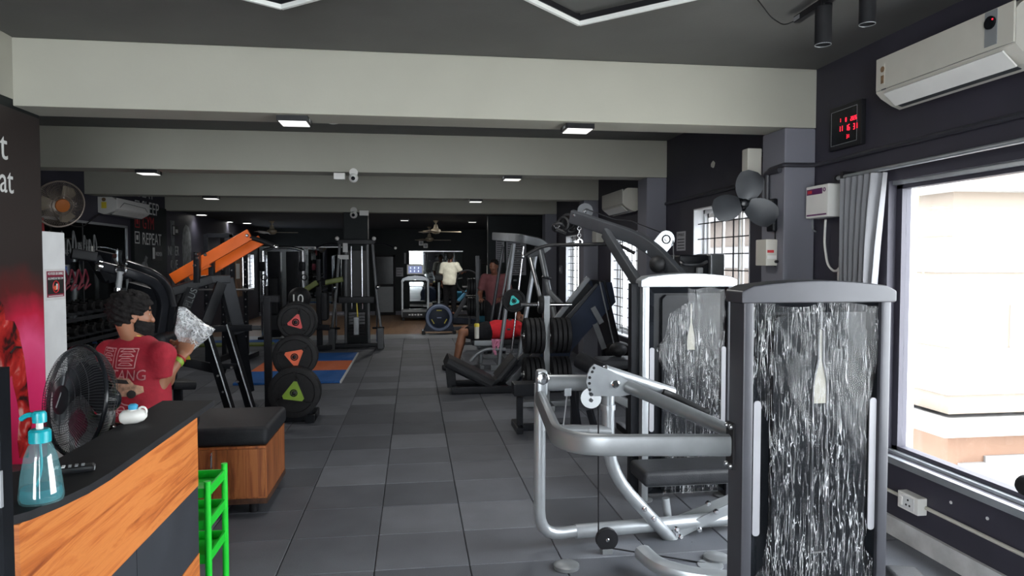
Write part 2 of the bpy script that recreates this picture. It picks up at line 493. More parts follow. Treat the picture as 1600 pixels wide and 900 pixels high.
def rrect(w_, h_, r, n=3):
    o = []
    for cx, cy, a0 in ((w_ / 2 - r, h_ / 2 - r, 0), (-w_ / 2 + r, h_ / 2 - r, PI / 2), (-w_ / 2 + r, -h_ / 2 + r, PI), (w_ / 2 - r, -h_ / 2 + r, 1.5 * PI)):
        for k in range(n + 1):
            a = a0 + PI / 2 * k / n
            o.append((cx + r * math.cos(a), cy + r * math.sin(a)))
    return o


class MB:
    def __init__(s):
        s.v = []
        s.f = []

    def add(s, vs_, fs_):
        o = len(s.v)
        s.v += [Vector(p) for p in vs_]
        s.f += [tuple(i + o for i in f) for f in fs_]
        return s

    def bx(s, x0, x1, y0, y1, z0, z1):
        x0, x1 = min(x0, x1), max(x0, x1); y0, y1 = min(y0, y1), max(y0, y1); z0, z1 = min(z0, z1), max(z0, z1)
        vs_ = [(x0, y0, z0), (x1, y0, z0), (x1, y1, z0), (x0, y1, z0), (x0, y0, z1), (x1, y0, z1), (x1, y1, z1), (x0, y1, z1)]
        return s.add(vs_, [(0, 3, 2, 1), (4, 5, 6, 7), (0, 1, 5, 4), (1, 2, 6, 5), (2, 3, 7, 6), (3, 0, 4, 7)])

    def box(s, c, size, R=None, bev=0.0, seg=2):
        bm = bmesh.new()
        bmesh.ops.create_cube(bm, size=1.0)
        for vv in bm.verts:
            vv.co = Vector((vv.co.x * size[0], vv.co.y * size[1], vv.co.z * size[2]))
        if bev > 0:
            bmesh.ops.bevel(bm, geom=list(bm.edges), offset=bev, segments=seg, profile=0.5, affect='EDGES')
        Rm = R.to_3x3() if R is not None else Matrix.Identity(3)
        bm.verts.index_update()
        s.add([Rm @ vv.co + Vector(c) for vv in bm.verts], [tuple(q.index for q in f.verts) for f in bm.faces])
        bm.free()
        return s

    def sweep(s, pts, sec, up=(0, 0, 1), closed=False, cap=True, scl=None):
        pts = [Vector(p) for p in pts]
        n = len(pts)
        m_ = len(sec)
        vs_ = []
        d, a, b_ = frame_of((pts[1] - pts[0]), up)
        prev = d
        for i, p in enumerate(pts):
            if closed:
                d = (pts[(i + 1) % n] - pts[i - 1])
            elif i == 0:
                d = pts[1] - pts[0]
            elif i == n - 1:
                d = pts[-1] - pts[-2]
            else:
                d = (pts[i + 1] - p).normalized() + (p - pts[i - 1]).normalized()
            if d.length < 1e-9:
                d = prev
            d = d.normalized()
            q = prev.rotation_difference(d)
            a = q @ a
            b_ = q @ b_
            prev = d
            k = 1.0 if scl is None else scl[i]
            for (x, y) in sec:
                vs_.append(p + a * x * k + b_ * y * k)
        fs_ = []
        rng = n if closed else n - 1
        for i in range(rng):
            j = (i + 1) % n
            for k in range(m_):
                k2 = (k + 1) % m_
                fs_.append((i * m_ + k, i * m_ + k2, j * m_ + k2, j * m_ + k))
        if cap and not closed:
            fs_.append(tuple(range(m_ - 1, -1, -1)))
            fs_.append(tuple((n - 1) * m_ + k for k in range(m_)))
        return s.add(vs_, fs_)

    def tube(s, pts, r, n=10, fil=0.0, closed=False, cap=True):
        return s.sweep(fillet(pts, fil), circ(r, n), closed=closed, cap=cap)

    def bar(s, p0, p1, w_, h_, up=(0, 0, 1), r=0.0):
        sec = rrect(w_, h_, r, 2) if r > 0 else [(w_ / 2, h_ / 2), (-w_ / 2, h_ / 2), (-w_ / 2, -h_ / 2), (w_ / 2, -h_ / 2)]
        return s.sweep([p0, p1], sec, up=up)

    def rbar(s, pts, w_, h_, up=(0, 0, 1), r=0.008, fil=0.0, fn=5):
        return s.sweep(fillet(pts, fil, fn), rrect(w_, h_, r, 2), up=up)

    def cyl(s, p0, p1, r0, r1=None, n=16):
        r1 = r0 if r1 is None else r1
        return s.lathe([(0, 0), (r0, 0), (r1, (Vector(p1) - Vector(p0)).length), (0, (Vector(p1) - Vector(p0)).length)], p0, Vector(p1) - Vector(p0), n)

    def lathe(s, prof, p0, axis=(0, 0, 1), n=20):
        d, a, b_ = frame_of(axis)
        p0 = Vector(p0)
        vs_ = []
        idx = []
        for (r, h) in prof:
            if r < 1e-7:
                idx.append([len(vs_)])
                vs_.append(p0 + d * h)
            else:
                idx.append(list(range(len(vs_), len(vs_) + n)))
                for k in range(n):
                    t = 2 * PI * k / n
                    vs_.append(p0 + d * h + a * (r * math.cos(t)) + b_ * (r * math.sin(t)))
        fs_ = []
        for i in range(len(prof) - 1):
            p, q = idx[i], idx[i + 1]
            if len(p) == 1 and len(q) == 1:
                continue
            for k in range(n):
                k2 = (k + 1) % n
                if len(p) == 1:
                    fs_.append((p[0], q[k2], q[k]))
                elif len(q) == 1:
                    fs_.append((p[k], p[k2], q[0]))
                else:
                    fs_.append((p[k], p[k2], q[k2], q[k]))
        return s.add(vs_, fs_)

    def sph(s, c, r, n=12, R=None):
        r = (r, r, r) if isinstance(r, (int, float)) else r
        Rm = R.to_3x3() if R is not None else Matrix.Identity(3)
        prof = [(math.sin(PI * i / n), -math.cos(PI * i / n)) for i in range(n + 1)]
        t = MB().lathe([(0 if i in (0, n) else a, b_) for i, (a, b_) in enumerate(prof)], (0, 0, 0), (0, 0, 1), n + 4)
        return s.add([Rm @ Vector((p.x * r[0], p.y * r[1], p.z * r[2])) + Vector(c) for p in t.v], t.f)

    def prism(s, poly, th):
        """extrude a planar polygon (list of 3-D points) along th"""
        th = Vector(th)
        n = len(poly)
        p = [Vector(q) for q in poly]
        vs_ = p + [q + th for q in p]
        return s.add(vs_, [tuple(range(n - 1, -1, -1)), tuple(range(n, 2 * n))] + [(i, (i + 1) % n, n + (i + 1) % n, n + i) for i in range(n)])

    def torus(s, c, axis, R_, r, n=28, k=6):
        d, a, b_ = frame_of(axis)
        pts = [Vector(c) + a * R_ * math.cos(2 * PI * i / n) + b_ * R_ * math.sin(2 * PI * i / n) for i in range(n)]
        return s.tube(pts, r, k, closed=True)

    def xf(s, mtx):
        s.v = [mtx @ p for p in s.v]
        return s


ORG = {}


def build(name, mb, material, parent=None, smooth=True, label=None, local=False):
    me = bpy.data.meshes.new(name)
    org = ORG.get(parent.name, Vector()) if (parent is not None and not local) else Vector()
    me.from_pydata([tuple(p - org) for p in mb.v], [], mb.f)
    me.update()
    bm = bmesh.new()
    bm.from_mesh(me)
    bmesh.ops.recalc_face_normals(bm, faces=bm.faces)
    bm.to_mesh(me)
    bm.free()
    if smooth:
        me.polygons.foreach_set('use_smooth', [True] * len(me.polygons))
        me.set_sharp_from_angle(angle=math.radians(38))
    me.materials.append(M[material] if isinstance(material, str) else material)
    o = bpy.data.objects.new(name, me)
    COL.objects.link(o)
    if smooth and len(me.vertices) < 4000:
        wn_ = o.modifiers.new('weighted_normals', 'WEIGHTED_NORMAL')
        wn_.keep_sharp = True
    if parent is not None:
        o.parent = parent
        ORG[o.name] = org
    if label:
        o['label'] = label
    return o


def thing(name, label, cat, loc=(0, 0, 0), group=None, rotz=0.0):
    o = bpy.data.objects.new(name, None)
    o.empty_display_size = 0.1
    COL.objects.link(o)
    o.location = loc
    o.rotation_euler = (0, 0, rotz)
    o['label'] = label
    o['category'] = cat
    if group:
        o['group'] = group
    ORG[o.name] = Vector(loc)
    return o


def solo(name, mb, material, label, cat, group=None, smooth=True):
    """a thing of one mesh, its origin at its base"""
    lo = Vector((min(p.x for p in mb.v), min(p.y for p in mb.v), min(p.z for p in mb.v)))
    hi = Vector((max(p.x for p in mb.v), max(p.y for p in mb.v), max(p.z for p in mb.v)))
    c = Vector(((lo.x + hi.x) / 2, (lo.y + hi.y) / 2, lo.z))
    mb.v = [p - c for p in mb.v]
    o = build(name, mb, material, None, smooth)
    o.location = c
    ORG[o.name] = c
    o['label'] = label
    o['category'] = cat
    if group:
        o['group'] = group
    return o


def struct(name, mb, material, parent=None, smooth=False, label=None):
    o = build(name, mb, material, parent, smooth, label)
    if parent is None:
        o['kind'] = 'structure'
    return o


def dup(root, loc, rotz=0.0, label=None, group=None):
    r_ = root.copy()
    COL.objects.link(r_)
    r_.location = loc
    r_.rotation_euler = (0, 0, rotz)
    if label:
        r_['label'] = label
    if group:
        r_['group'] = group
    for ch in root.children:
        c = ch.copy()
        COL.objects.link(c)
        c.parent = r_
        for g in ch.children:
            d = g.copy()
            COL.objects.link(d)
            d.parent = c
    ORG[r_.name] = Vector(loc)
    return r_


_dg = None


def text_mb(s_, o, xd, yd, size, th=0.0015, align='LEFT', sx=1.0):
    """built-in font lettering laid flat on a surface"""
    cu = bpy.data.curves.new('lettering', 'FONT')
    cu.body = s_
    cu.size = size
    cu.align_x = align
    cu.extrude = th / 2
    cu.resolution_u = 3
    ob = bpy.data.objects.new('lettering', cu)
    COL.objects.link(ob)
    dg = bpy.context.evaluated_depsgraph_get()
    me = bpy.data.meshes.new_from_object(ob.evaluated_get(dg))
    xd = Vector(xd).normalized(); yd = Vector(yd).normalized()
    nd = xd.cross(yd)
    mb = MB()
    mb.add([Vector(o) + xd * (p.co.x * sx) + yd * p.co.y + nd * (p.co.z + th / 2) for p in me.vertices], [tuple(f.vertices) for f in me.polygons])
    bpy.data.objects.remove(ob)
    bpy.data.curves.remove(cu)
    bpy.data.meshes.remove(me)
    return mb


def quad_mb(o, xd, yd, w_, h_, th=0.002):
    o = Vector(o); xd = Vector(xd).normalized(); yd = Vector(yd).normalized()
    nd = xd.cross(yd)
    return MB().prism([o, o + xd * w_, o + xd * w_ + yd * h_, o + yd * h_], nd * th)


SEG = {'0': 'abcdef', '1': 'bc', '2': 'abged', '3': 'abgcd', '4': 'fgbc', '5': 'afgcd', '6': 'afgedc', '7': 'abc', '8': 'abcdefg', '9': 'abcdfg'}


def seven_seg(mb, s_, o, xd, yd, h_, th=0.002):
    o = Vector(o); xd = Vector(xd); yd = Vector(yd); w_ = h_ * 0.48; t = h_ * 0.13
    x = 0
    for ch in s_:
        if ch == ' ':
            x += w_ * 0.55
            continue
        R_ = {'a': (t * .6, h_ - t, w_ - t * 1.2, t), 'b': (w_ - t, h_ / 2 + t * .2, t, h_ / 2 - t * .8), 'c': (w_ - t, t * .6, t, h_ / 2 - t * .8), 'd': (t * .6, 0, w_ - t * 1.2, t),
              'e': (0, t * .6, t, h_ / 2 - t * .8), 'f': (0, h_ / 2 + t * .2, t, h_ / 2 - t * .8), 'g': (t * .6, h_ / 2 - t / 2, w_ - t * 1.2, t)}
        for k in SEG[ch]:
            a, b_, c, d = R_[k]
            q = quad_mb(o + xd * (x + a) + yd * b_, xd, yd, c, d, th)
            mb.add(q.v, q.f)
        x += w_ * 1.3
    return mb

# ================================================================ the setting
XR, XL, XN = 2.88, -4.65, -2.45          # right wall, far left wall, near left wall
YB, YF, ZC, ZB = 22.1, -2.3, 3.04, 2.62  # back wall, shop front, ceiling, beam soffit
YP = 5.08                                # where the near left wall ends
WT = 0.17

# floor: base slab, single rubber tiles, plain strip, wood-look floor at the back
fb = MB().bx(XL - 0.2, XR + WT, YF, YB, -0.15, -0.012)
floor = struct('floor', fb, 'black_matt')
tile = MB()
g = 0.0022
c_ = 0.004
x0, x1, y0, y1 = g, TX - g, g, TY - g
tile.add([(x0, y0, -0.012), (x1, y0, -0.012), (x1, y1, -0.012), (x0, y1, -0.012),
          (x0, y0, -c_), (x1, y0, -c_), (x1, y1, -c_), (x0, y1, -c_),
          (x0 + c_, y0 + c_, 0), (x1 - c_, y0 + c_, 0), (x1 - c_, y1 - c_, 0), (x0 + c_, y1 - c_, 0)],
         [(0, 1, 5, 4), (1, 2, 6, 5), (2, 3, 7, 6), (3, 0, 4, 7), (4, 5, 9, 8), (5, 6, 10, 9), (6, 7, 11, 10), (7, 4, 8, 11), (8, 9, 10, 11)])
tile_o = None
rest = MB()
i0, i1 = math.floor((XL - TX0) / TX), math.ceil((XR - TX0) / TX)
j0, j1 = math.floor((YF - TY0) / TY), math.floor((14.78 - TY0) / TY)
near_left = lambda x, y: x + TX < XN and y < YP - TY
for j in range(j0, j1 + 1):
    for i in range(i0, i1):
        x, y = TX0 + i * TX, TY0 + j * TY
        if near_left(x, y):
            continue
        cx, cy = x + TX / 2, y + TY / 2
        ang = math.degrees(math.atan2(cx, cy))
        if 3.0 < cy < 10.9 and -29 < ang < 42:
            if tile_o is None:
                tile_o = build('rubber_tile', tile, 'rubber_tile', floor, smooth=False)
                o = tile_o
            else:
                o = tile_o.copy()
                COL.objects.link(o)
            o.location = (x, y, 0)
        else:
            rest.add([p + Vector((x, y, 0)) for p in tile.v], tile.f)
o = build('rubber_tiles_beyond', rest, 'rubber_tile', floor, smooth=False)
o['kind'] = 'stuff'
build('rubber_strip', MB().bx(XL, XR, TY0 + (j1 + 1) * TY, 16.2, -0.012, 0.0), 'grey_plastic', floor, smooth=False)
build('wood_flooring', MB().bx(XL, XR, 16.2, YB, -0.012, 0.0), 'wood_floor', floor, smooth=False)

# ceilings
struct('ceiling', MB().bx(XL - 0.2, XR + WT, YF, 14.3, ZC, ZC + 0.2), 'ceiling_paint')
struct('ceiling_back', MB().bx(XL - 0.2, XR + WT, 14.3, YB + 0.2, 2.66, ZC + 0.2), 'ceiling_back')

# right wall with four window openings
WIN = [(0.55, 3.97, 0.48, 2.15), (5.76, 7.00, 0.95, 2.20), (8.80, 10.10, 0.62, 2.06), (12.10, 13.20, 0.85, 2.14)]
wr = MB()
yy = YF
for (a, b_, z0, z1) in WIN:
    wr.bx(XR, XR + WT, yy, a, 0, ZC)
    wr.bx(XR, XR + WT, a, b_, 0, z0)
    wr.bx(XR, XR + WT, a, b_, z1, ZC)
    yy = b_
wr.bx(XR, XR + WT, yy, YB, 0, ZC)
struct('wall_right', wr, 'wall_dark')
# left walls
wl = MB().bx(XL - 0.2, XL, YP - 0.2, 20.1, 0, ZC)
wl.bx(XL - 0.2, XL, 21.5, YB, 0, ZC).bx(XL - 0.2, XL, 20.1, 21.5, 0, 0.88).bx(XL - 0.2, XL, 20.1, 21.5, 1.86, ZC)
struct('wall_left', wl, 'wall_dark')
struct('wall_left_near', MB().bx(XN - 0.18, XN, YF, YP, 0, ZC).bx(XL - 0.2, XN - 0.18, YP - 0.2, YP, 0, ZC), 'wall_black')
struct('wall_back', MB().bx(XL - 0.2, XR + WT, YB, YB + 0.2, 0, ZC), 'wall_black')
struct('wall_partition', MB().bx(1.62, XR, 15.5, 15.65, 0, 2.66), 'wall_black')
# shop front behind the camera: unseen, its glazed opening shaped for front light and a dark mirror
wf = MB().bx(XN - 0.18, -2.15, YF - 0.15, YF, 0, ZC).bx(0.6, XR + WT, YF - 0.15, YF, 0, ZC).bx(-2.15, 0.6, YF - 0.15, YF, 2.98, ZC).bx(-2.15, 0.6, YF - 0.15, YF, 0, 0.08)
struct('wall_front', wf, 'wall_dark')

struct('trim_11', MB().bx(-3, 3.4, YF - 1.6, YF - .15, ZC, ZC + .15), 'beam_grey')  # canopy added out of view to keep the sun off the opening
struct('trim_12', MB().bx(XN, XN + .005, YF, 4.77, 2.66, ZC), 'beam_grey')
# ceiling beams and the columns under them
BY = [4.77, 7.80, 10.82, 14.10]
for i, y in enumerate(BY):
    xl = XN if i == 0 else XL
    yw = 0.31
    struct('trim_%d' % (i + 1), MB().box(((xl + XR) / 2, y + yw / 2, (ZB + ZC) / 2), (XR - xl, yw, ZC - ZB), bev=0.006), 'beam_grey', smooth=True)
    pr = 0.24
    struct('trim_%d' % (i + 5), MB().box((XR - pr / 2, y + 0.165, ZB / 2), (pr, 0.33, ZB), bev=0.012), 'column_grey', smooth=True)
struct('trim_9', MB().box((-1.128, 14.26, 1.31), (0.466, 0.32, 2.62), bev=0.01), 'wall_black', smooth=True)
# pilaster on the left wall that carries the lettering
struct('trim_10', MB().box((XL + 0.03, 13.22, 1.32), (0.06, 1.55, 2.64), bev=0.004), 'wall_black', smooth=True)

# skirting of the right wall: raw plaster strip and ledge
sk = MB().bx(XR - 0.022, XR, YF, 4.77, 0.0, 0.115)
struct('baseboard_right', sk, 'plaster_raw')
struct('baseboard_left', MB().bx(XL, XL + 0.015, YP, YB, 0, 0.09), 'wall_dark')
struct('baseboard_back', MB().bx(XL, XR, YB - 0.015, YB, 0, 0.12), 'column_grey')

# ---------------------------------------------------------------- windows
SILL = [0.0, 0.0, 0.0, 0.0]


def window_big(nm, y0, y1, z0, z1):
    fx = XR + 0.085
    fr = MB()
    fr.bx(fx - 0.03, fx + 0.03, y0, y1, z0, z0 + 0.045).bx(fx - 0.03, fx + 0.03, y0, y1, z1 - 0.05, z1)
    fr.bx(fx - 0.03, fx + 0.03, y0, y0 + 0.05, z0, z1).bx(fx - 0.03, fx + 0.03, y1 - 0.05, y1, z0, z1)
    w_ = struct(nm, fr, 'wall_dark')
    build('reveal', MB().bx(XR + 0.12, XR + WT, y0, y1, z0 - 0.004, z0 + 0.006).bx(XR + 0.118, XR + WT + 0.02, y1 - 0.012, y1, z0, z1).bx(XR + 0.118, XR + WT + 0.02, y0, y0 + 0.012, z0, z1).bx(XR + 0.118, XR + WT + 0.02, y0, y1, z1 - 0.01, z1), 'white_paint', w_, smooth=False)
    build('sill', MB().bx(XR - 0.035, XR + 0.055, y0 - 0.05, y1 + 0.02, z0 - 0.04, z0 - 0.001), 'frame_silver', w_, smooth=False)
    build('pane', MB().bx(fx - 0.003, fx + 0.003, y0 + 0.05, y1 - 0.05, z0 + 0.045, z1 - 0.05), 'glass', w_, smooth=False)
    build('rail', MB().bx(fx - 0.06, fx - 0.03, y0, y1, z1 - 0.025, z1).bx(fx - 0.06, fx - 0.03, y0, y1, z0, z0 + 0.02), 'frame_silver', w_, smooth=False)
    return w_


def window_grille(nm, y0, y1, z0, z1, nx, nz, x=XR, s=1):
    """white-framed sliding window behind black security bars; s=-1 for the left wall"""
    fx = x + s * 0.10
    b2 = lambda m_, xa, xb, *r: m_.bx(min(xa, xb), max(xa, xb), *r)
    fr = MB()
    for r_ in ((y0, y1, z0, z0 + 0.05), (y0, y1, z1 - 0.05, z1), (y0, y0 + 0.045, z0, z1), (y1 - 0.045, y1, z0, z1)):
        b2(fr, fx, fx + s * 0.05, *r_)
    w_ = struct(nm, fr, 'white_paint')
    rv = MB()
    b2(rv, x - s * 0.004, fx, y1 - 0.012, y1, z0, z1)
    b2(rv, x - s * 0.004, fx, y0, y0 + 0.012, z0, z1)
    b2(rv, x - s * 0.02, fx, y0, y1, z0 - 0.005, z0 + 0.012)
    b2(rv, x - s * 0.004, fx, y0, y1, z1 - 0.012, z1)
    build('reveal', rv, 'white_paint', w_, smooth=False)
    k = 3
    for i in range(k):
        a = y0 + 0.045 + (y1 - y0 - 0.09) * i / k
        c = y0 + 0.045 + (y1 - y0 - 0.09) * (i + 1) / k
        off = s * (0.012 if i % 2 else 0.030)
        q = MB()
        for r_ in ((a, c, z0 + 0.05, z0 + 0.09), (a, c, z1 - 0.09, z1 - 0.05), (a, a + 0.03, z0 + 0.05, z1 - 0.05), (c - 0.03, c, z0 + 0.05, z1 - 0.05)):
            b2(q, fx + off, fx + off + s * 0.016, *r_)
        sh = build('sash', q, 'white_plastic', w_, smooth=False)
        p_ = MB()
        b2(p_, fx + off + s * 0.006, fx + off + s * 0.010, a + 0.03, c - 0.03, z0 + 0.09, z1 - 0.09)
        build('pane', p_, 'glass_dimmed', sh, smooth=False)
    gx = x + s * 0.045
    for i in range(1, nz):
        z = z0 + (z1 - z0) * i / nz
        build('grille_bar', MB().tube([(gx, y0, z), (gx, y1, z)], 0.006, 6), 'black_matt', w_)
    for i in range(1, nx):
        y = y0 + (y1 - y0) * i / nx
        build('grille_upright', MB().bx(gx - 0.004, gx + 0.004, y - 0.008, y + 0.008, z0, z1), 'black_matt', w_, smooth=False)
    return w_


window_big('window_1', *WIN[0])
window_grille('window_2', *WIN[1], 3, 8)
window_grille('window_3', *WIN[2], 3, 11)
window_grille('window_4', *WIN[3], 3, 10)
window_grille('window_5', 20.1, 21.5, 0.88, 1.86, 4, 9, x=XL, s=-1)
# shop-front glazing behind the camera
fg = MB()
for x in (-2.15, -0.8, 0.56):
    fg.bx(x, x + 0.04, YF - 0.1, YF - 0.05, 0.08, 2.98)
wfr = struct('window_6', fg, 'frame_charcoal')
for x in (-2.11, -0.76):
    build('pane', MB().bx(x, x + 1.31, YF - 0.08, YF - 0.074, 0.08, 2.98), 'glass', wfr, smooth=False)

# ---------------------------------------------------------------- back wall: door, mirrors
dx0, dx1 = -1.14, -0.64
d_ = struct('door_1', MB().bx(dx0 - 0.05, dx0, YB - 0.05, YB, 0, 1.86).bx(dx1, dx1 + 0.07, YB - 0.05, YB, 0, 1.86).bx(dx0 - 0.05, dx1 + 0.07, YB - 0.05, YB, 1.80, 1.86).bx(dx0, dx1, YB - 0.045, YB - 0.01, 0.88, 0.96), 'black_matt')
build('door_glass', MB().bx(dx0, dx1, YB - 0.03, YB - 0.02, 0.96, 1.80), 'black_gloss', d_, smooth=False)
build('door_panel', MB().bx(dx0, dx1, YB - 0.035, YB - 0.01, 0.09, 0.88), 'grey_plastic', d_, smooth=False, label='pale grey lower door panel')
build('door_kick', MB().bx(dx0, dx1, YB - 0.035, YB - 0.01, 0.0, 0.09), 'black_matt', d_, smooth=False)


def wall_mirror(label, x0, x1, z0, z1, n, y=YB):
    t = thing('wall_mirror', label, 'mirror', ((x0 + x1) / 2, y, z0), 'mirrors on the back wall')
    for i in range(n):
        a, c = x0 + (x1 - x0) * i / n, x0 + (x1 - x0) * (i + 1) / n
        build('mirror_pane', MB().bx(a + 0.004, c - 0.004, y - 0.014, y - 0.002, z0, z1), 'mirror', t, smooth=False)
    build('top_trim', MB().bx(x0 - 0.02, x1 + 0.02, y - 0.022, y, z1, z1 + 0.03), 'steel', t, smooth=False)
    build('bottom_trim', MB().bx(x0 - 0.02, x1 + 0.02, y - 0.022, y, z0 - 0.03, z0), 'steel', t, smooth=False)
    return t


wall_mirror('long wall mirror behind the cable machines, left of the dark door', -4.62, -2.2, 0.06, 2.08, 3)
wall_mirror('wall mirror behind the treadmill and the cream-shirted person', -0.14, 1.50, 0.12, 1.96, 3)

# sliding mirror doors on the left wall with silver edging
t = thing('mirror_door', 'dark mirror doors with silver edging on the left wall beside the wall fan', 'mirror', (XL + 0.02, 9.6, 0))
ye = [7.0, 8.3, 9.55, 10.7, 12.22]
for a, c in zip(ye[:-1], ye[1:]):
    build('mirror_panel', MB().bx(XL + 0.004, XL + 0.018, a + 0.012, c - 0.012, 0.07, 2.20), 'mirror_dark', t, smooth=False)
build('top_rail', MB().bx(XL + 0.002, XL + 0.035, ye[0], ye[-1] + 0.03, 2.20, 2.235), 'frame_silver', t, smooth=False)
build('end_stile', MB().bx(XL + 0.002, XL + 0.035, ye[-1], ye[-1] + 0.03, 0.05, 2.235), 'frame_silver', t, smooth=False)
for y in ye[1:-1]:
    build('stile', MB().bx(XL + 0.002, XL + 0.022, y - 0.012, y + 0.012, 0.05, 2.20), 'frame_charcoal', t, smooth=False)
build('door_handle', MB().bx(XL + 0.018, XL + 0.03, 10.95, 10.99, 1.72, 1.88), 'white_plastic', t, smooth=False)
# strokes on the mirror glass standing in for reflected graffiti
gr = MB()
random.seed(3)
px = 9.75
for k in range(9):
    p0 = Vector((XL + 0.0195, px, 1.74)); h_ = 0.34 - 0.12 * (k % 2) + random.uniform(-.03, .05)
    gr.tube([p0, p0 + Vector((0, 0.03, h_)), p0 + Vector((0, 0.10, h_ * .55)), p0 + Vector((0, 0.10, 0.02)), p0 + Vector((0, 0.2, 0.03))], 0.010, 4, fil=0.05)
    px += 0.16
build('mirrored_script', gr, 'print_grey', t, label='grey script standing in for graffiti reflected in the mirror')
gr = MB()
for k in range(5):
    p0 = Vector((XL + 0.0195, 9.85 + k * 0.2, 1.35))
    gr.tube([p0, p0 + Vector((0, .1, .22)), p0 + Vector((0, .2, .05)), p0 + Vector((0, .05, -.1)), p0 + Vector((0, .25, -.02))], 0.014, 4, fil=0.06)
build('mirrored_flourish', gr, 'print_maroon', t, label='dark red flourish standing in for reflected graffiti')

# ---------------------------------------------------------------- prints on the left wall
yd = (0, 0, 1)
XD = (0, 1, 0)      # reading direction on the left wall
PX = XL + 0.061


def wall_print(name, label, cat, mbs, base, group=None):
    t = thing(name, label, cat, base, group)
    for nm, mb, mt in mbs:
        build(nm, mb, mt, t, smooth=False)
    return t


def left_text(s_, y, z, size, mt='print_white', sx=1.0, x=PX):
    return ('lettering', text_mb(s_, (x, y, z), XD, yd, size, sx=sx), mt)


def icon(y, z, s_, mt):
    q = MB()
    for a, b_, c, d in ((0, 0, s_, .018), (0, s_ - .018, s_, .018), (0, 0, .018, s_), (s_ - .018, 0, .018, s_), (s_ * .3, s_ * .3, s_ * .4, s_ * .4)):
        k = quad_mb((PX, y + a, z + b_), XD, yd, c, d, 0.0015)
        q.add(k.v, k.f)
    return ('icon', q, mt)


def tpos(u, v):
    return A(u, v, x=PX)


for s_, u, v, sz, mt, lab in (('EAT', 222, 308, .30, 'print_white', 'painted white word EAT at the top of the left wall'), ('SLEEP', 222, 333, .31, 'print_white', 'painted white word SLEEP on the black left wall'),
                              ('GYM', 223, 357, .31, 'print_red', 'painted red word GYM on the black left wall'), ('REPEAT', 223, 382, .30, 'print_white', 'painted white word REPEAT on the black left wall')):
    p = tpos(u, v)
    q = tpos(211, v)
    wd = {'EAT': .55, 'SLEEP': .80, 'GYM': .52, 'REPEAT': .90}[s_]
    tx = text_mb(s_, (PX, 0, 0), XD, yd, sz)
    ymax = max(k.y for k in tx.v); ymin = min(k.y for k in tx.v)
    for k in tx.v:
        k.y = p.y + (k.y - ymin) / (ymax - ymin) * wd
        k.z = k.z + p.z
    ic = icon(q.y, q.z + .02, .20, mt)
    wall_print('wall_lettering', lab, 'lettering', [('lettering', tx, mt), ic], (PX, p.y, p.z))
# small exit-style plates and the mural figure
p = tpos(237, 407)
wall_print('wall_plate', 'small black and white plate below the word REPEAT', 'sign', [('plate', quad_mb((PX, p.y, p.z), XD, yd, .50, .26, .01), 'print_black'),
           ('pictogram', quad_mb((PX + .01, p.y + .03, p.z + .03), XD, yd, .10, .20, .002), 'print_white'), ('lettering', text_mb('WOMEN', (PX + .01, p.y + .17, p.z + .08), XD, yd, .11, sx=.75), 'print_white')], (PX, p.y, p.z))
p = tpos(219, 455)
fig = MB()
for poly in ([(0, 0), (.12, .42), (.05, .62), (.12, .78), (.28, .84), (.36, .72), (.40, .5), (.44, .28), (.62, .18), (.72, .02), (.5, .08), (.34, .22), (.2, .0)], [(.2, .84), (.28, .98), (.37, .92), (.32, .80)]):
    fig.prism([(PX, p.y + a * 1.0, p.z + b_ * .62) for a, b_ in poly], (0.0015, 0, 0))
wall_print('mural_figure', 'grey painted crouching figure below the word REPEAT', 'mural', [('figure', fig, 'print_grey')], (PX, p.y, p.z))
PX2 = XL + 0.002
y0_, y1_ = 14.42, 16.4
mu = MB()
random.seed(5)
cols = 7
for k, (ya, yb_, za, zb) in enumerate(((14.42, 14.58, .55, 2.45), (14.72, 14.92, .55, 1.25))):
    pl = [(PX2, ya, za), (PX2, yb_, za)] + [(PX2, yb_ + random.uniform(-.05, .05), za + (zb - za) * q / 6) for q in range(1, 7)] + [(PX2, ya + random.uniform(-.05, .02), za + (zb - za) * q / 6) for q in range(6, 0, -1)]
    mu.prism(pl, (0.0015, 0, 0))
face = MB()
pl = [(15.25, 1.0), (15.5, 1.15), (15.62, 1.4), (15.6, 1.55), (15.7, 1.62), (15.62, 1.72), (15.66, 1.95), (15.62, 2.2), (15.5, 2.38), (15.3, 2.42), (15.12, 2.3), (15.05, 2.0), (15.1, 1.5)]
face.prism([(PX2, a, b_) for a, b_ in pl], (0.0015, 0, 0))
nv = text_mb('NEVER', (PX2, 0, 0), XD, yd, .27)
gv = text_mb('GIVE', (PX2, 0, 0), XD, yd, .25)
for tx, u, v, wd in ((nv, 263, 399, .62), (gv, 267, 420, .40)):
    p = A(u, v, x=PX2)
    ymax = max(k.y for k in tx.v); ymin = min(k.y for k in tx.v)
    for k in tx.v:
        k.y = p.y + (k.y - ymin) / (ymax - ymin) * wd
        k.z += p.z
wall_print('wall_mural', 'grey mural of a face with the words NEVER GIVE on the far left wall', 'mural', [('streaks', mu, 'print_grey'), ('face', face, 'print_grey'), ('lettering', nv, 'print_white'), ('lettering', gv, 'print_white')], (PX2, 14.5, 0.55))
p = A(269, 368, x=PX2)
wall_print('wall_plate', 'tiny white-edged plate above the word NEVER', 'sign', [('plate', quad_mb((PX2, p.y, p.z), XD, yd, .36, .20, .01), 'print_black'), ('pictogram', quad_mb((PX2 + .01, p.y + .02, p.z + .02), XD, yd, .10, .16, .002), 'print_white'), ('lettering', quad_mb((PX2 + .01, p.y + .17, p.z + .06), XD, yd, .14, .07, .002), 'print_white')], (PX2, p.y, p.z))

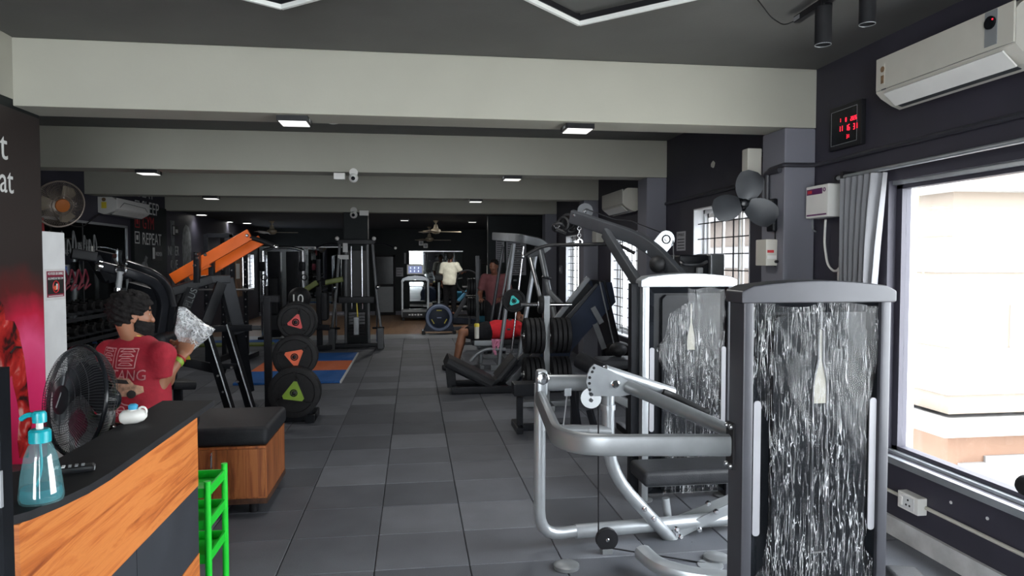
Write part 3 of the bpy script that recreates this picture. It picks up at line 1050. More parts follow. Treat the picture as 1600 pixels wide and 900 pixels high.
# poster on the near left wall
PN = XN + 0.004
t = thing('wall_poster', 'black and red printed poster with a muscular figure at the left edge', 'poster', (PN, 4.6, 0.3))
build('sheet', MB().bx(XN, PN, 3.4, YP - 0.01, 0.36, 2.60), 'poster_print', t, smooth=False)
def wp(pts, dx):
    q = [A(u, v, x=PN) for u, v in pts]
    return MB().prism([(PN + dx, k.y, k.z) for k in q], (.0008, 0, 0))


build('printed_figure', wp([(-60, 470), (-20, 478), (0, 470), (6, 478), (8, 500), (22, 502), (30, 520), (31, 545), (24, 575), (16, 590), (12, 640), (8, 715), (-60, 720)], 0), 'poster_figure', t, smooth=False)
build('printed_arm', wp([(22, 505), (30, 525), (38, 560), (42, 600), (46, 640), (50, 655), (46, 690), (44, 715), (30, 716), (27, 690), (30, 650), (27, 630), (20, 600), (16, 570)], 0.001), 'poster_figure', t, smooth=False)
build('printed_mark', MB().tube([(PN + .002, 4.66, 1.10), (PN + .002, 4.72, 1.13), (PN + .002, 4.78, 1.12)], 0.006, 4), 'print_black', t)
for s_, u, v, sz in (('t', 0, 247, .25), ('at', 0, 299, .23)):
    p = A(u, v, x=PN)
    tx = text_mb(s_, (PN, 0, 0), XD, yd, sz)
    ymin = min(k.y for k in tx.v); ymax = max(k.y for k in tx.v)
    e = A(12 if s_ == 't' else 21, v, x=PN).y
    sw = (e - p.y) / (ymax - ymin)
    for k in tx.v:
        k.y = p.y + (k.y - ymin) * sw
        k.z += p.z
    build('lettering', tx, 'print_white', t, smooth=False)

# ---------------------------------------------------------------- outside: the building across the street
struct('ground', MB().bx(3.2, 60, -30, 60, -9.2, -9.0), 'ground_grey')
BX, BYY = 9.2, 11.0
t = thing('apartment_building', 'sunlit peach and white building seen through the large window', 'building', (BX + 3, BYY + 3, -9))
build('wall', MB().bx(BX, BX + 14, BYY, BYY + 16, -9, -1.3), 'build_terracotta', t, smooth=False, label='terracotta lower wall')
build('upper_wall', MB().bx(BX, BX + 14, BYY, BYY + 16, -1.0, 2.9), 'build_peach', t, smooth=False, label='peach upper wall')
build('ledge', MB().bx(BX - .35, BX + 14.3, BYY - .35, BYY + 16, -1.32, -1.08), 'build_white', t, smooth=False)
build('band', MB().bx(BX - .04, BX + 14, BYY - .04, BYY + 16, -.66, .14), 'build_white', t, smooth=False)
build('band', MB().bx(BX - .04, BX + 14, BYY - .04, BYY + 16, 1.47, 2.08), 'build_white', t, smooth=False)
build('cornice', MB().bx(BX - .3, BX + 14.3, BYY - .3, BYY + 16, 2.86, 3.02), 'build_white', t, smooth=False)
build('parapet', MB().bx(BX, BX + 14, BYY, BYY + 16, 3.02, 6.5), 'build_peach', t, smooth=False)
dn = None
for z, off in ((2.74, -.24), (-1.08, -.30)):
    for k in range(34):
        for side in (0, 1):
            if side == 0:
                loc = (BX + off + k * 0.24 + .05, BYY + off, z)
            else:
                if k > 24:
                    continue
                loc = (BX + off, BYY + off + 0.24 + k * 0.24, z)
            if dn is None:
                dn = build('dentil', MB().bx(0, .12, 0, .12, 0, .12), 'build_white', t, smooth=False)
                o = dn
            else:
                o = dn.copy(); COL.objects.link(o)
            o.location = Vector(loc) - ORG[t.name]
for (x0, x1, z0, z1) in ((BX + 0.7, BX + 1.75, -3.2, -1.75), (BX + 3.2, BX + 4.4, -3.2, -1.75), (BX + 1.15, BX + 2.3, -.45, .9)):
    wdo = build('window', MB().bx(x0, x1, BYY - .05, BYY - .005, z0, z1), 'build_white', t, smooth=False)
    for k in range(2):
        a = x0 + .1 + k * (x1 - x0 - .1) / 2
        build('pane', MB().bx(a, a + (x1 - x0) / 2 - .17, BYY - .06, BYY - .045, z0 + .1, z1 - .12), 'grey_plastic' if z0 < -1 else 'build_white', wdo, smooth=False)
for (y0, y1) in ((BYY + .9, BYY + 2.6), (BYY + 4, BYY + 5.6)):
    wdo = build('window', MB().bx(BX - .05, BX - .005, y0, y1, -2.9, -1.85), 'build_white', t, smooth=False)
    for k in range(3):
        a = y0 + .08 + k * (y1 - y0 - .08) / 3
        build('pane', MB().bx(BX - .06, BX - .045, a, a + (y1 - y0) / 3 - .12, -2.8, -1.95), 'grey_plastic', wdo, smooth=False)
build('awning', MB().bx(BX + .2, BX + 14, BYY - .8, BYY, -2.0, -1.86), 'build_white', t, smooth=False)
wire = MB().tube([A(1436, 290, y=9.5), A(1430, 360, y=9.5), A(1445, 440, y=9.5), A(1452, 472, y=9.5)], 0.012, 6, fil=0.4)
solo('hanging_cable', wire, 'yellow_plastic', 'thin yellowish cable hanging outside the large window', 'cable')

# ================================================================ machines on the right
def bolt(mb, p, axis, r=0.012, h=0.012):
    p = Vector(p)
    a = Vector(axis).normalized()
    mb.lathe([(0, 0), (r, 0), (r, h * .6), (r * .7, h), (0, h)], p, a, 8)
    return mb


def shroud_tower(t, x0, y0, w_, capmat, wrap_seed, wl_fn, wr_fn):
    """weight-stack tower with its black shroud turned to the camera"""
    dp = 0.14
    for i, xa in enumerate((x0, x0 + w_ - 0.05)):
        build('side_post', MB().box((xa + .025, y0 + dp / 2, .755), (.05, dp, 1.49), bev=.012), capmat if i == 0 else 'frame_dark_silver', t)
    for xa in (x0 + .025, x0 + w_ - .025):
        build('foot_disc', MB().lathe([(0, 0), (.075, 0), (.075, .012), (.05, .02), (0, .02)], (xa, y0 + dp / 2, 0.0), (0, 0, 1), 20), 'frame_grey', t)
    # arched top cap with rounded shoulders
    pl = []
    n = 14
    for k in range(n + 1):
        s = k / n
        pl.append((x0 - .014 + (w_ + .028) * s, 1.552 + .028 * math.sin(PI * s)))
    pl = [(x0 - .014, 1.485), (x0 - .014, 1.535)] + pl[1:-1] + [(x0 + w_ + .014, 1.535), (x0 + w_ + .014, 1.485)]
    bm = bmesh.new()
    f0 = bm.faces.new([bm.verts.new((a, y0 - .012, b_)) for a, b_ in pl])
    r_ = bmesh.ops.extrude_face_region(bm, geom=[f0])
    for vv in r_['geom']:
        if isinstance(vv, bmesh.types.BMVert):
            vv.co.y += dp + .024
    bmesh.ops.bevel(bm, geom=list(bm.edges), offset=.008, segments=2, profile=.5, affect='EDGES')
    bm.verts.index_update()
    cp = MB().add([vv.co.copy() for vv in bm.verts], [tuple(q.index for q in f.verts) for f in bm.faces])
    bm.free()
    build('top_cap', cp, capmat, t)
    # shroud: dished black panel with a raised centre
    a, b_, zb, zt = x0 + .05, x0 + w_ - .05, .06, 1.485
    yo, yi, yc = y0 + .02, y0 + .06, y0 + .028
    xa, xb, zc = x0 + .15, x0 + w_ - .095, 1.43
    sh = MB()
    ring = [[(a, yo, zb), (b_, yo, zb), (b_, yo, zt), (a, yo, zt)], [(a + .05, yi, zb + .02), (b_ - .03, yi, zb + .02), (b_ - .03, yi, zt - .045), (a + .05, yi, zt - .045)]]
    sh.add(ring[0] + ring[1], [(0, 1, 5, 4), (1, 2, 6, 5), (2, 3, 7, 6), (3, 0, 4, 7), (4, 5, 6, 7)])
    build('shroud', sh, 'shroud_black', t, smooth=False)
    pan = [(xa, zb + .02), (xb, zb + .02), (xb, zc - .07), (xb - .03, zc - .02), (xb - .08, zc), (xa + .03, zc), (xa, zc - .03)]
    build('raised_panel', MB().prism([(x, yi, z) for x, z in pan], (0, yc - yi, 0)), 'shroud_black', t, smooth=False)
    # bottle-shaped slot: rim and the pale plate behind it
    xm = x0 + w_ * .54
    half = [(.000, 1.372), (.009, 1.366), (.011, 1.35), (.011, 1.235), (.030, 1.15), (.033, 1.12), (.033, .40)]
    out = [(xm + q, z) for q, z in half] + [(xm - q, z) for q, z in reversed(half[1:])]
    build('slot_rim', MB().tube([(x, yc - .002, z) for x, z in out], .0050, 6), 'frame_charcoal', t)
    build('slot_plate', MB().prism([(x, yc - .0012, z) for x, z in out[:6] + [(xm + .033, 1.05), (xm - .033, 1.05)] + out[-5:]], (0, .001, 0)), 'slot_beige', t, smooth=False, label='pale plate behind the bottle-shaped slot')
    for sx, mt in ((x0 + .058, 'strip_grey'), (x0 + w_ - .085, 'strip_grey')):
        sec = rrect(.032, .58, .014, 3)
        build('side_strip', MB().prism([(sx + .016 + p, y0 + .021, .78 + q) for p, q in sec], (0, -.006, 0)), mt, t, label='light grey strip along the shroud')
    # stack and guide rods behind the shroud
    for i in range(10):
        build('weight_block', MB().box((x0 + w_ / 2, y0 + .10, .16 + i * .042), (w_ - .2, .07, .038), bev=.004), 'black_matt', t)
    for sx in (.24, w_ - .24):
        build('guide_rod', MB().tube([(x0 + sx, y0 + .105, .05), (x0 + sx, y0 + .105, 1.49)], .012, 8), 'chrome', t)
    # crumpled film left from the packing
    nu, nv = 46, 120
    vs_, fs_ = [], []
    for j in range(nv + 1):
        z = .05 + (1.478 - .05) * j / nv
        lb, rb = wl_fn(z) + .014 * mnoise.noise((z * 14, wrap_seed, 1)), wr_fn(z) + .012 * mnoise.noise((z * 15, wrap_seed, 7))
        for i in range(nu + 1):
            s = i / nu
            x = lb + (rb - lb) * s
            p = Vector((x * 5 + wrap_seed * 3.1, z * 3.1, wrap_seed))
            f = abs(mnoise.noise(p)) * .8 + abs(mnoise.noise(Vector((x * 16 + z * 7, z * 7, wrap_seed + 4)))) * .45 + abs(mnoise.noise(Vector((x * 42 + z * 10, z * 12, wrap_seed + 8)))) * .10
            zt_ = z + (.012 * math.sin(s * 9 + wrap_seed) + .02 * mnoise.noise((s * 4, wrap_seed, 3)) if j == nv else 0)
            vs_.append((x0 + x, y0 + .020 - .013 * f + (.004 if s in (0, 1) else 0), zt_))
    for j in range(nv):
        for i in range(nu):
            q = j * (nu + 1) + i
            fs_.append((q, q + 1, q + nu + 2, q + nu + 1))
    o = build('plastic_wrap', MB().add(vs_, fs_), 'plastic_wrap', t, label='crumpled clear plastic film')
    return t


def lerp_fn(pts):
    pts = sorted(pts)

    def f(z):
        if z <= pts[0][0]:
            return pts[0][1]
        for (a, b_), (c, d) in zip(pts, pts[1:]):
            if z <= c:
                return b_ + (d - b_) * (z - a) / (c - a)
        return pts[-1][1]
    return f


# ---- nearest machine: tower plus lever station beyond it
X1, Y1, W1 = 1.362, 2.77, 0.675
t = thing('weight_machine', 'nearest grey weight machine, its tower shroud still wrapped in plastic film', 'gym machine', (1.5, 3.3, 0))
m1 = t
shroud_tower(t, X1, Y1, W1, 'frame_dark_silver', 2.0, lerp_fn([(.0, .05), (.30, .06), (.36, .11), (.55, .13), (.9, .135), (1.05, .10), (1.15, .05), (1.5, .045)]), lerp_fn([(0, .63), (.35, .62), (.4, .585), (1.0, .585), (1.25, .63), (1.5, .635)]))  # darker silver puts this tower's weaker light into its colour
build('main_arm', MB().rbar([(X1 + .01, 2.87, .862), (.625, 2.975, .862), (.70, 3.90, .892)], .052, .096, r=.022, fil=.22, fn=9), 'frame_grey', t)
build('arm_bracket', MB().box((X1 + .004, 2.87, .862), (.03, .07, .2), bev=.004), 'black_matt', t)
q = MB()
for dz in (-.085, .085):
    bolt(q, (X1 - .01, 2.87 - .02, .862 + dz), (-1, 0, 0)); bolt(q, (X1 - .01, 2.87 + .02, .862 + dz), (-1, 0, 0))
o = build('bracket_bolts', q, 'steel', t); o['kind'] = 'stuff'
build('upright', MB().tube([(.703, 3.9, .97), (.703, 3.92, .085), (1.0, 4.0, .078)], .034, 14, fil=.2), 'frame_silver', t)
build('base_tube', MB().tube([(.93, 3.985, .075), (1.98, 4.07, .075)], .042, 14), 'frame_silver', t)
hp = A(846, 598, y=3.88)
build('hinge_block', MB().box(hp, (.062, .08, .15), bev=.018), 'frame_silver', t)
q = bolt(MB(), hp + Vector((0, -.04, .03)), (0, -1, 0), .036, .014)
build('hinge_bolt', q, 'chrome', t)
build('pivot_tube', MB().tube([A(851, 598, y=3.9), A(930, 598, y=3.92)], .047, 16), 'frame_grey', t)
qp = [(929, 569), (922, 576), (918, 586), (916, 598), (920, 610), (928, 619), (972, 619), (984, 617), (990, 604), (980, 594), (956, 580)]
build('quadrant_plate', MB().prism([A(u, v, y=3.84) for u, v in qp], (0, .014, 0)), 'frame_silver', t, smooth=False)
for (u, v) in ((928, 575), (925.5, 581), (921.5, 590), (921, 599), (921.5, 609), (923.5, 617)):
    build('adjust_hole', bolt(MB(), A(u, v, y=3.84), (0, -1, 0), .0085, .003), 'black_matt', t)
build('quadrant_bolt', bolt(MB(), A(961.5, 600, y=3.84), (0, -1, 0), .024, .016), 'chrome', t)
build('cam_disc', MB().cyl(A(923.5, 622, y=3.875), A(923.5, 622, y=3.86), .058, n=24), 'frame_grey', t)
build('cam_pin', bolt(bolt(MB(), A(923, 615, y=3.85), (0, -1, 0), .012, .03), A(923, 625, y=3.86), (0, -1, 0), .012, .02), 'chrome', t)
build('lever_arm', MB().tube([A(978, 603, y=3.86), A(1000, 612, y=3.82), A(1150, 678, y=3.45)], .036, 14, fil=.1), 'frame_grey', t)
build('lever_arm', MB().tube([A(945, 578, y=3.98), A(1052, 613, y=4.02)], .031, 14), 'frame_silver', t)
build('hand_grip', MB().tube([A(1036, 612, y=3.98), A(1052, 618, y=3.98), A(1100, 643, y=3.9), A(1107, 641, y=3.9)], .02, 12, fil=.06), 'black_rubber', t)
build('centre_column', MB().tube([A(950, 600, y=3.95), A(950, 735, y=3.97), A(1066, 862, y=4.0)], .037, 14, fil=.2), 'frame_silver', t)
build('column_collar', MB().cyl(A(950, 640, y=3.95), A(950, 632, y=3.95), .044, n=18), 'frame_silver', t)
build('cross_tube', MB().tube([A(872, 673, y=3.9), A(952, 674, y=3.95)], .036, 14), 'frame_grey', t)
build('tube_cap', bolt(MB(), A(872, 673, y=3.9), (-1, 0, 0), .036, .012), 'black_plastic', t)
build('cable_lug', MB().box(A(887, 612, y=3.88), (.04, .02, .05), bev=.005), 'frame_silver', t)
build('cable', MB().tube([A(886, 617, y=3.88), A(880, 668, y=3.88)], .004, 6), 'steel', t)
pc = A(948, 842, y=3.84)
build('cable', MB().tube([A(935, 600, y=3.86), pc + Vector((-.048, 0, 0))], .0045, 6), 'black_plastic', t)
build('cable', MB().tube([pc + Vector((0.02, -.01, -.05)), A(1108, 881, y=3.62)], .0045, 6), 'black_plastic', t)
build('pulley', MB().lathe([(0, -.018), (.062, -.018), (.064, -.012), (.052, -.004), (.052, .004), (.064, .012), (.062, .018), (0, .018)], pc, (0, -1, 0), 26), 'black_plastic', t)
build('pulley_bolt', bolt(MB(), pc + Vector((0, -.018, 0)), (0, -1, 0), .011, .008), 'chrome', t)
build('pulley_bracket', MB().box(pc + Vector((.0, .012, -.075)), (.06, .07, .045), bev=.004), 'frame_grey', t)
for (u, v) in ((885, 884), (1119, 871)):
    p = A(u, v, z=.01)
    build('foot_disc', MB().lathe([(0, 0), (.07, 0), (.07, .018), (.05, .026), (0, .026)], (p.x, p.y, 0), (0, 0, 1), 20), 'frame_grey', t)
ft = [A(1003, 862, z=.09), A(1026, 884, z=.075), A(1078, 899, z=.06), A(1150, 906, z=.055)]
build('front_foot', MB().rbar(ft, .09, .075, r=.03, fil=.15, fn=7), 'frame_silver', t)
build('joint_plate', MB().box(A(1020, 858, y=3.95), (.2, .10, .075), bev=.006), 'frame_silver', t)
build('foot_pulley', MB().cyl(A(1110, 886, y=3.6), A(1110, 882, y=3.6), .07, n=22), 'frame_silver', t)
build('clamp_flange', MB().prism([A(u, v, y=3.95) for u, v in ((1073, 846), (1082, 846), (1092, 876), (1088, 882), (1080, 878))], (0, .02, 0)), 'frame_silver', t)
for u, v in ((1080, 850), (1088, 875), (1003, 872), (1040, 870), (1006, 795), (1021, 810), (1056, 826), (1062, 838)):
    build('bolt', bolt(MB(), A(u, v, y=3.93), (.2, -1, .1), .016, .02), 'chrome', t)
# seat
sx0 = A(1006, 745, y=4.02).x
build('seat_pad', MB().box((sx0 + .33, 4.16, .352), (.66, .30, .095), bev=.028, seg=3), 'pad_black', t)
build('seat_frame', MB().rbar([(sx0 + .05, 4.14, .290), (sx0 + .62, 4.14, .290)], .06, .03, r=.006), 'frame_grey', t)
build('seat_post', MB().tube([A(1040, 778, y=4.12), A(1045, 818, y=4.12)], .024, 12), 'frame_silver', t)
build('seat_brace', MB().rbar([A(1054, 836, y=4.02), A(1165, 782, y=4.0)], .012, .06, r=.004), 'frame_silver', t)
build('seat_brace', MB().rbar([A(1046, 818, y=4.24), A(1150, 775, y=4.24)], .012, .06, r=.004), 'frame_grey', t)
build('seat_rail', MB().rbar([A(1020, 826, y=4.16), A(1170, 812, y=4.16)], .05, .075, r=.01), 'cream_plastic', t)
for u, v in ((1058, 833), (1092, 827), (1118, 799), (1106, 786)):
    build('bolt', bolt(MB(), A(u, v, y=3.99), (0, -1, 0), .017, .02), 'chrome', t)

# ---- second tower: lat pulldown
X2, Y2, W2 = 1.535, 4.60, 0.66
t = thing('lat_machine', 'farther grey weight machine with an overhead pulldown boom, behind the nearest tower', 'gym machine', (1.75, 5.0, 0))
m2 = t
shroud_tower(t, X2, Y2, W2, 'frame_silver', 9.0, lerp_fn([(0, .16), (.9, .16), (1.05, .10), (1.15, .17), (1.3, .20), (1.38, .32), (1.5, .33)]), lerp_fn([(0, .58), (1.2, .6), (1.5, .6)]))
b0, b1, b2 = A(1064, 436, y=4.74), A(1012, 378, y=5.05), A(893, 338, y=5.45)
build('boom', MB().rbar([b0, b1, b2], .06, .105, r=.012, fil=.22, fn=8), 'frame_charcoal', t)
build('boom_strut', MB().rbar([A(1000, 448, y=4.70), A(946, 364, y=5.25)], .05, .085, r=.01), 'frame_charcoal', t)
build('inner_post', MB().box((X2 - .03, Y2 + .1, .76), (.06, .08, 1.5), bev=.008), 'frame_black', t)
lp = MB()
d0, d1 = A(1018, 402, y=5.0), A(1041, 374, y=5.0)
for k, (c, a0) in enumerate(((d0, PI * .75), (d1, -PI * .25))):
    pass
dv_ = (d1 - d0).normalized(); nv_ = Vector((0, 1, 0)); sv = dv_.cross(nv_)
pl = [d0 + sv * .06, d0 - sv * .06] + [d1 + (-sv * math.cos(a) + dv_ * math.sin(a)) * .065 for a in [PI * k / 8 for k in range(9)]]
build('pulley_plate', MB().prism(pl, (0, .012, 0)), 'frame_silver', t)
build('plate_slot', MB().torus(d1 + Vector((0, -.004, 0)), (0, 1, 0), .03, .005, 16, 5), 'black_matt', t)
build('plate_bolt', bolt(MB(), d1, (0, -1, 0), .014, .012), 'chrome', t)
build('cable', MB().tube([A(1052, 375, y=5.0), A(1053, 430, y=4.9)], .004, 5), 'steel', t)
build('cable', MB().tube([A(1040, 366, y=5.0), A(985, 345, y=5.2), A(960, 343, y=5.3), A(915, 326, y=5.4)], .004, 5), 'black_plastic', t)
build('pulley', MB().lathe([(0, -.016), (.062, -.016), (.05, 0), (.062, .016), (0, .016)], A(914, 330, y=5.42), (0, -1, 0), 20), 'frame_charcoal', t)
build('pulley_bolt', bolt(MB(), A(914, 330, y=5.40), (0, -1, 0), .014, .01), 'chrome', t)
build('boom_bolt', bolt(MB(), A(898, 336, y=5.40), (0, -1, 0), .014, .01), 'chrome', t)
build('stop_ball', MB().sph(A(1028, 413, y=4.88), .062, 12), 'black_rubber', t)
build('ball_stem', MB().rbar([A(1040, 400, y=4.9), A(1052, 425, y=4.85)], .03, .04), 'frame_charcoal', t)
# boom seat side low down
t = thing('lat_bar', 'long black pulldown bar hanging from the overhead boom by a chain', 'bar', A(905, 383, y=5.42))
build('bar', MB().tube([A(817, 401, y=5.5), A(849, 383, y=5.48), A(965, 381, y=5.36), A(992, 396, y=5.3)], .014, 10, fil=.12), 'black_rubber', t)
build('sleeve', MB().tube([A(877, 383, y=5.46), A(932, 382, y=5.40)], .016, 10), 'chrome', t)
build('end_cap', MB().sph(A(817, 401, y=5.5), .017, 8), 'steel', t)
for k in range(6):
    p = A(905, 346 + k * 5.5, y=5.42)
    build('chain_link', MB().torus(p, (1, 0, 0) if k % 2 else (0, 1, 0), .014, .004, 10, 5), 'steel', t)
build('carabiner', MB().torus(A(906, 378, y=5.42), (0.3, 1, 0), .02, .005, 14, 5), 'chrome', t)
t = thing('strap_attachment', 'cluster of black strap handles hanging at the tip of the boom', 'strap', A(885, 360, y=5.5))
for k, (u, v, r_) in enumerate(((880, 350, .05), (888, 346, .055), (893, 355, .04), (872, 355, .04))):
    build('strap_loop', MB().torus(A(u, v, y=5.5), (1 - .3 * k, 1, .3 * k), r_, .014, 14, 6), 'black_rubber', t)
build('grip', MB().tube([A(868, 358, y=5.5), A(884, 364, y=5.5)], .02, 8), 'black_rubber', t)
build('clip', MB().torus(A(870, 352, y=5.48), (0, 1, 0), .022, .005, 12, 5), 'chrome', t)

# ---- dark shroud behind the lat machine, by the grille window
t = thing('weight_machine', 'black machine with a grey-sided top in front of the first grille window', 'gym machine', (2.4, 5.9, 0))
p0, p1 = A(1062, 398, y=5.75), A(1108, 432, y=5.75)
p2 = A(1131, 400, y=5.75)
build('tower', MB().box(((p0.x + p1.x) / 2, 5.9, p0.z / 2), (p1.x - p0.x, .3, p0.z), bev=.02), 'frame_black', t)
build('side_cheek', MB().box(((p1.x + p2.x) / 2 + .004, 5.9, p0.z / 2), (p2.x - p1.x, .34, p0.z + .02), bev=.02), 'frame_grey', t)
build('handle', MB().tube([A(1064, 409, y=5.7), A(1070, 414, y=5.6), A(1095, 414, y=5.6), A(1104, 409, y=5.7)], .014, 8, fil=.05), 'frame_charcoal', t)
build('selector', MB().box(A(1093, 426, y=5.72), (.05, .05, .09), bev=.01), 'grey_plastic', t)

# ---- weight plates -----------------------------------------------------------
def plate_mesh(t, r, th, hub, face=True):
    """grip plate, axis along local -Y, centre at origin"""
    ax = (0, -1, 0)
    h = th / 2
    build('plate_body', MB().lathe([(.026, -h), (r * .93, -h), (r, -h + .008), (r, h - .008), (r * .95, h), (r * .80, h), (r * .77, h - .011), (r * .40, h - .011), (.026, h - .011), (.026, -h)], (0, 0, 0), ax, 36), 'black_rubber', t, local=True)
    if not face:
        return
    R_ = r * .46
    pts = []
    for k in range(3):
        for s_ in (-.20, .20):
            a = PI / 2 + hub[1] + k * 2 * PI / 3 + s_
            pts.append(Vector((R_ * math.cos(a), -h + .011, R_ * math.sin(a))))
    build('hub_triangle', MB().prism(pts, (0, -.016, 0)), hub[0], t, local=True, smooth=False, label='coloured triangular hub')
    for k in range(3):
        a = PI / 2 + hub[1] + k * 2 * PI / 3
        p = Vector((math.cos(a) * R_ * 1.38, -h + .004, math.sin(a) * R_ * 1.38))
        q = Vector((math.cos(a + 2 * PI / 3) * R_ * 1.38, -h + .004, math.sin(a + 2 * PI / 3) * R_ * 1.38))
        d = (q - p).normalized()
        build('grip_rib', MB().bar(p - d * R_ * .05, q + d * r * .25, .016, r * .10, up=(0, 1, 0)), 'black_rubber', t, local=True)
    build('hub_ring', MB().torus((0, -h - .007, 0), (0, 1, 0), .032, .006, 18, 6), 'black_gloss', t, local=True)
    build('hub_cap', MB().lathe([(0, h + .004), (.022, h + .004), (.022, h + .014), (.012, h + .02), (0, h + .02)], (0, 0, 0), ax, 16), 'black_plastic', t, local=True)


def plain_plate(label, group, r, th):
    lo = MB().lathe([(.026, -th / 2), (r * .94, -th / 2), (r, -th / 2 + .007), (r, th / 2 - .007), (r * .94, th / 2), (r * .72, th / 2), (r * .70, th / 2 - .006), (.06, th / 2 - .006), (.055, th / 2), (.026, th / 2), (.026, -th / 2)], (0, 0, 0), (-1, 0, 0), 32)
    t_ = thing('weight_plate', label, 'weight plate', (0, 0, 0), group)
    build('plate_body', lo, 'black_rubber', t_, local=True)
    build('rim_ring', MB().torus((-th / 2, 0, 0), (1, 0, 0), r * .82, .004, 28, 5), 'black_rubber', t_, local=True)
    build('bore_ring', MB().torus((-th / 2, 0, 0), (1, 0, 0), .034, .007, 14, 5), 'steel', t_, local=True)
    return t_


def weight_tree(nm_label, ux, Y, vt, rows, r_px, grp, mt, peg=.26, feet=True):
    """post with horizontal pegs along X; rows: (v, n_left, n_right, radius)"""
    c = A(ux, 420, y=Y)
    X = c.x
    zt = A(ux, vt, y=Y).z
    t_ = thing('weight_tree', nm_label, 'weight rack', (X, Y, 0))
    build('post', MB().box((X, Y, zt / 2), (.07, .07, zt), bev=.006), mt, t_)
    build('base', MB().box((X, Y, .03), (.62, .08, .06), bev=.006), mt, t_)
    build('base', MB().box((X, Y, .03), (.08, .62, .06), bev=.006), mt, t_)
    proto = {}
    for ri, (v, nl, nr, r, nm) in enumerate(rows):
        z = A(ux, v, y=Y).z
        build('peg', MB().tube([(X - peg - .035, Y, z), (X + peg + .035, Y, z)], .022, 12), 'chrome', t_)
        for sgn, n in ((-1, nl), (1, nr)):
            for k in range(n):
                key = (r,)
                od = 'single' if n == 1 else ('innermost' if k == 0 else 'outermost' if k == n - 1 else ('second', 'third')[k - 1])
                lab = '%s black rubber plate on the %s %s peg of %s' % (od, nm, 'left' if sgn < 0 else 'right', grp)
                loc = (X + sgn * (.068 + k * .056), Y, z - .001)
                g_ = 'plates on ' + grp
                if key not in proto:
                    proto[key] = plain_plate(lab, g_, r, .05)
                    proto[key].location = loc
                    ORG[proto[key].name] = Vector(loc)
                else:
                    dup(proto[key], loc, 0, lab, g_)
    return t_


weight_tree('grey weight tree loaded with black plates beside the leg press', 854, 7.9, 462, [(476, 1, 0, .10, 'top'), (524, 4, 4, .205, 'middle'), (584, 4, 4, .20, 'low')], 27, 'the near weight tree', 'frame_grey')
weight_tree('dark weight tree loaded with black plates left of the squat machine', 746, 14.0, 400, [(448, 3, 3, .17, 'upper'), (479, 3, 3, .19, 'lower')], 12, 'the far weight tree', 'frame_charcoal')

# ---- leg press ---------------------------------------------------------------
t = thing('leg_press', 'black reclined leg press with a long back pad, right of the aisle', 'gym machine', (1.4, 9.0, 0))
yc = 9.0
ba, bb = A(697, 562, y=yc), A(766, 596, y=yc)
build('back_pad', MB().rbar([ba, bb], .56, .125, r=.045), 'pad_black', t)
build('pad_board', MB().rbar([A(700, 572, y=yc), A(764, 603, y=yc)], .4, .03, r=.005), 'frame_black', t)
build('seat_pad', MB().rbar([A(777, 590, y=yc), A(804, 557, y=yc)], .44, .09, r=.035), 'pad_black', t)
build('seat_bracket', MB().rbar([A(764, 602, y=yc), A(806, 566, y=yc)], .3, .05, r=.008), 'frame_black', t)
for yy in (yc - .24, yc + .24):
    build('base_rail', MB().rbar([Vector((A(704, 600, y=yc).x, yy, .05)), Vector((2.5, yy, .05))], .07, .09, r=.01), 'frame_black', t)
    build('slide_rail', MB().rbar([Vector((A(790, 600, y=yc).x, yy, .10)), Vector((A(928, 446, y=yc).x, yy, A(928, 446, y=yc).z))], .05, .09, r=.008), 'frame_charcoal', t)
build('front_post', MB().rbar([Vector((A(706, 600, y=yc).x, yc, .05)), A(703, 572, y=yc)], .12, .05, r=.006), 'frame_black', t)
sp = [(800, 598), (880, 500), (930, 440), (946, 440), (952, 470), (905, 520), (884, 545), (870, 600)]
for yy in (yc - .30, yc + .28):
    build('side_panel', MB().prism([A(u, v, y=yc) + Vector((0, yy - yc, 0)) for u, v in sp], (0, .02, 0)), 'navy_shell', t, smooth=False)
build('top_tube', MB().rbar([A(852, 520, y=yc - .32), A(919, 434, y=yc - .32)], .06, .06, r=.008), 'frame_grey', t)
build('foot_plate', MB().rbar([A(934, 438, y=yc), A(960, 548, y=yc)], .66, .03, r=.005), 'frame_black', t)
build('plate_edge', MB().tube([A(937, 440, y=yc - .34), A(961, 545, y=yc - .34)], .010, 6), 'frame_silver', t)
for a, b_ in (((926, 480), (940, 505)), ((930, 506), (944, 545))):
    build('lock_bracket', MB().rbar([A(*a, y=yc - .33), A(*b_, y=yc - .33)], .02, .07, r=.004), 'frame_grey', t)
build('rear_post', MB().rbar([A(968, 545, y=yc), Vector((A(968, 545, y=yc).x, yc, 0))], .5, .08, r=.01), 'frame_black', t)
build('stop_pad', MB().sph(A(966, 548, y=yc - .3), (.18, .16, .12), 12), 'black_rubber', t)
for a, b_, r_, mt in (((828, 401), (846, 474), .035, 'steel'), ((844, 391), (862, 474), .05, 'frame_grey')):
    p, q = A(*a, y=9.5), A(*b_, y=9.3)
    build('guide_tube', MB().tube([p, q + (q - p) * .55], r_ * .8, 10), mt, t)
build('guide_cross', MB().rbar([A(824, 400, y=9.5), A(850, 392, y=9.5)], .06, .08, r=.01), 'frame_charcoal', t)
build('guide_collar', MB().torus(A(854, 434, y=9.35), (.2, 0, 1), .05, .02, 14, 6), 'frame_charcoal', t)
build('guide_arm', MB().rbar([A(858, 455, y=9.3), A(884, 482, y=9.2)], .05, .06, r=.01), 'frame_grey', t)
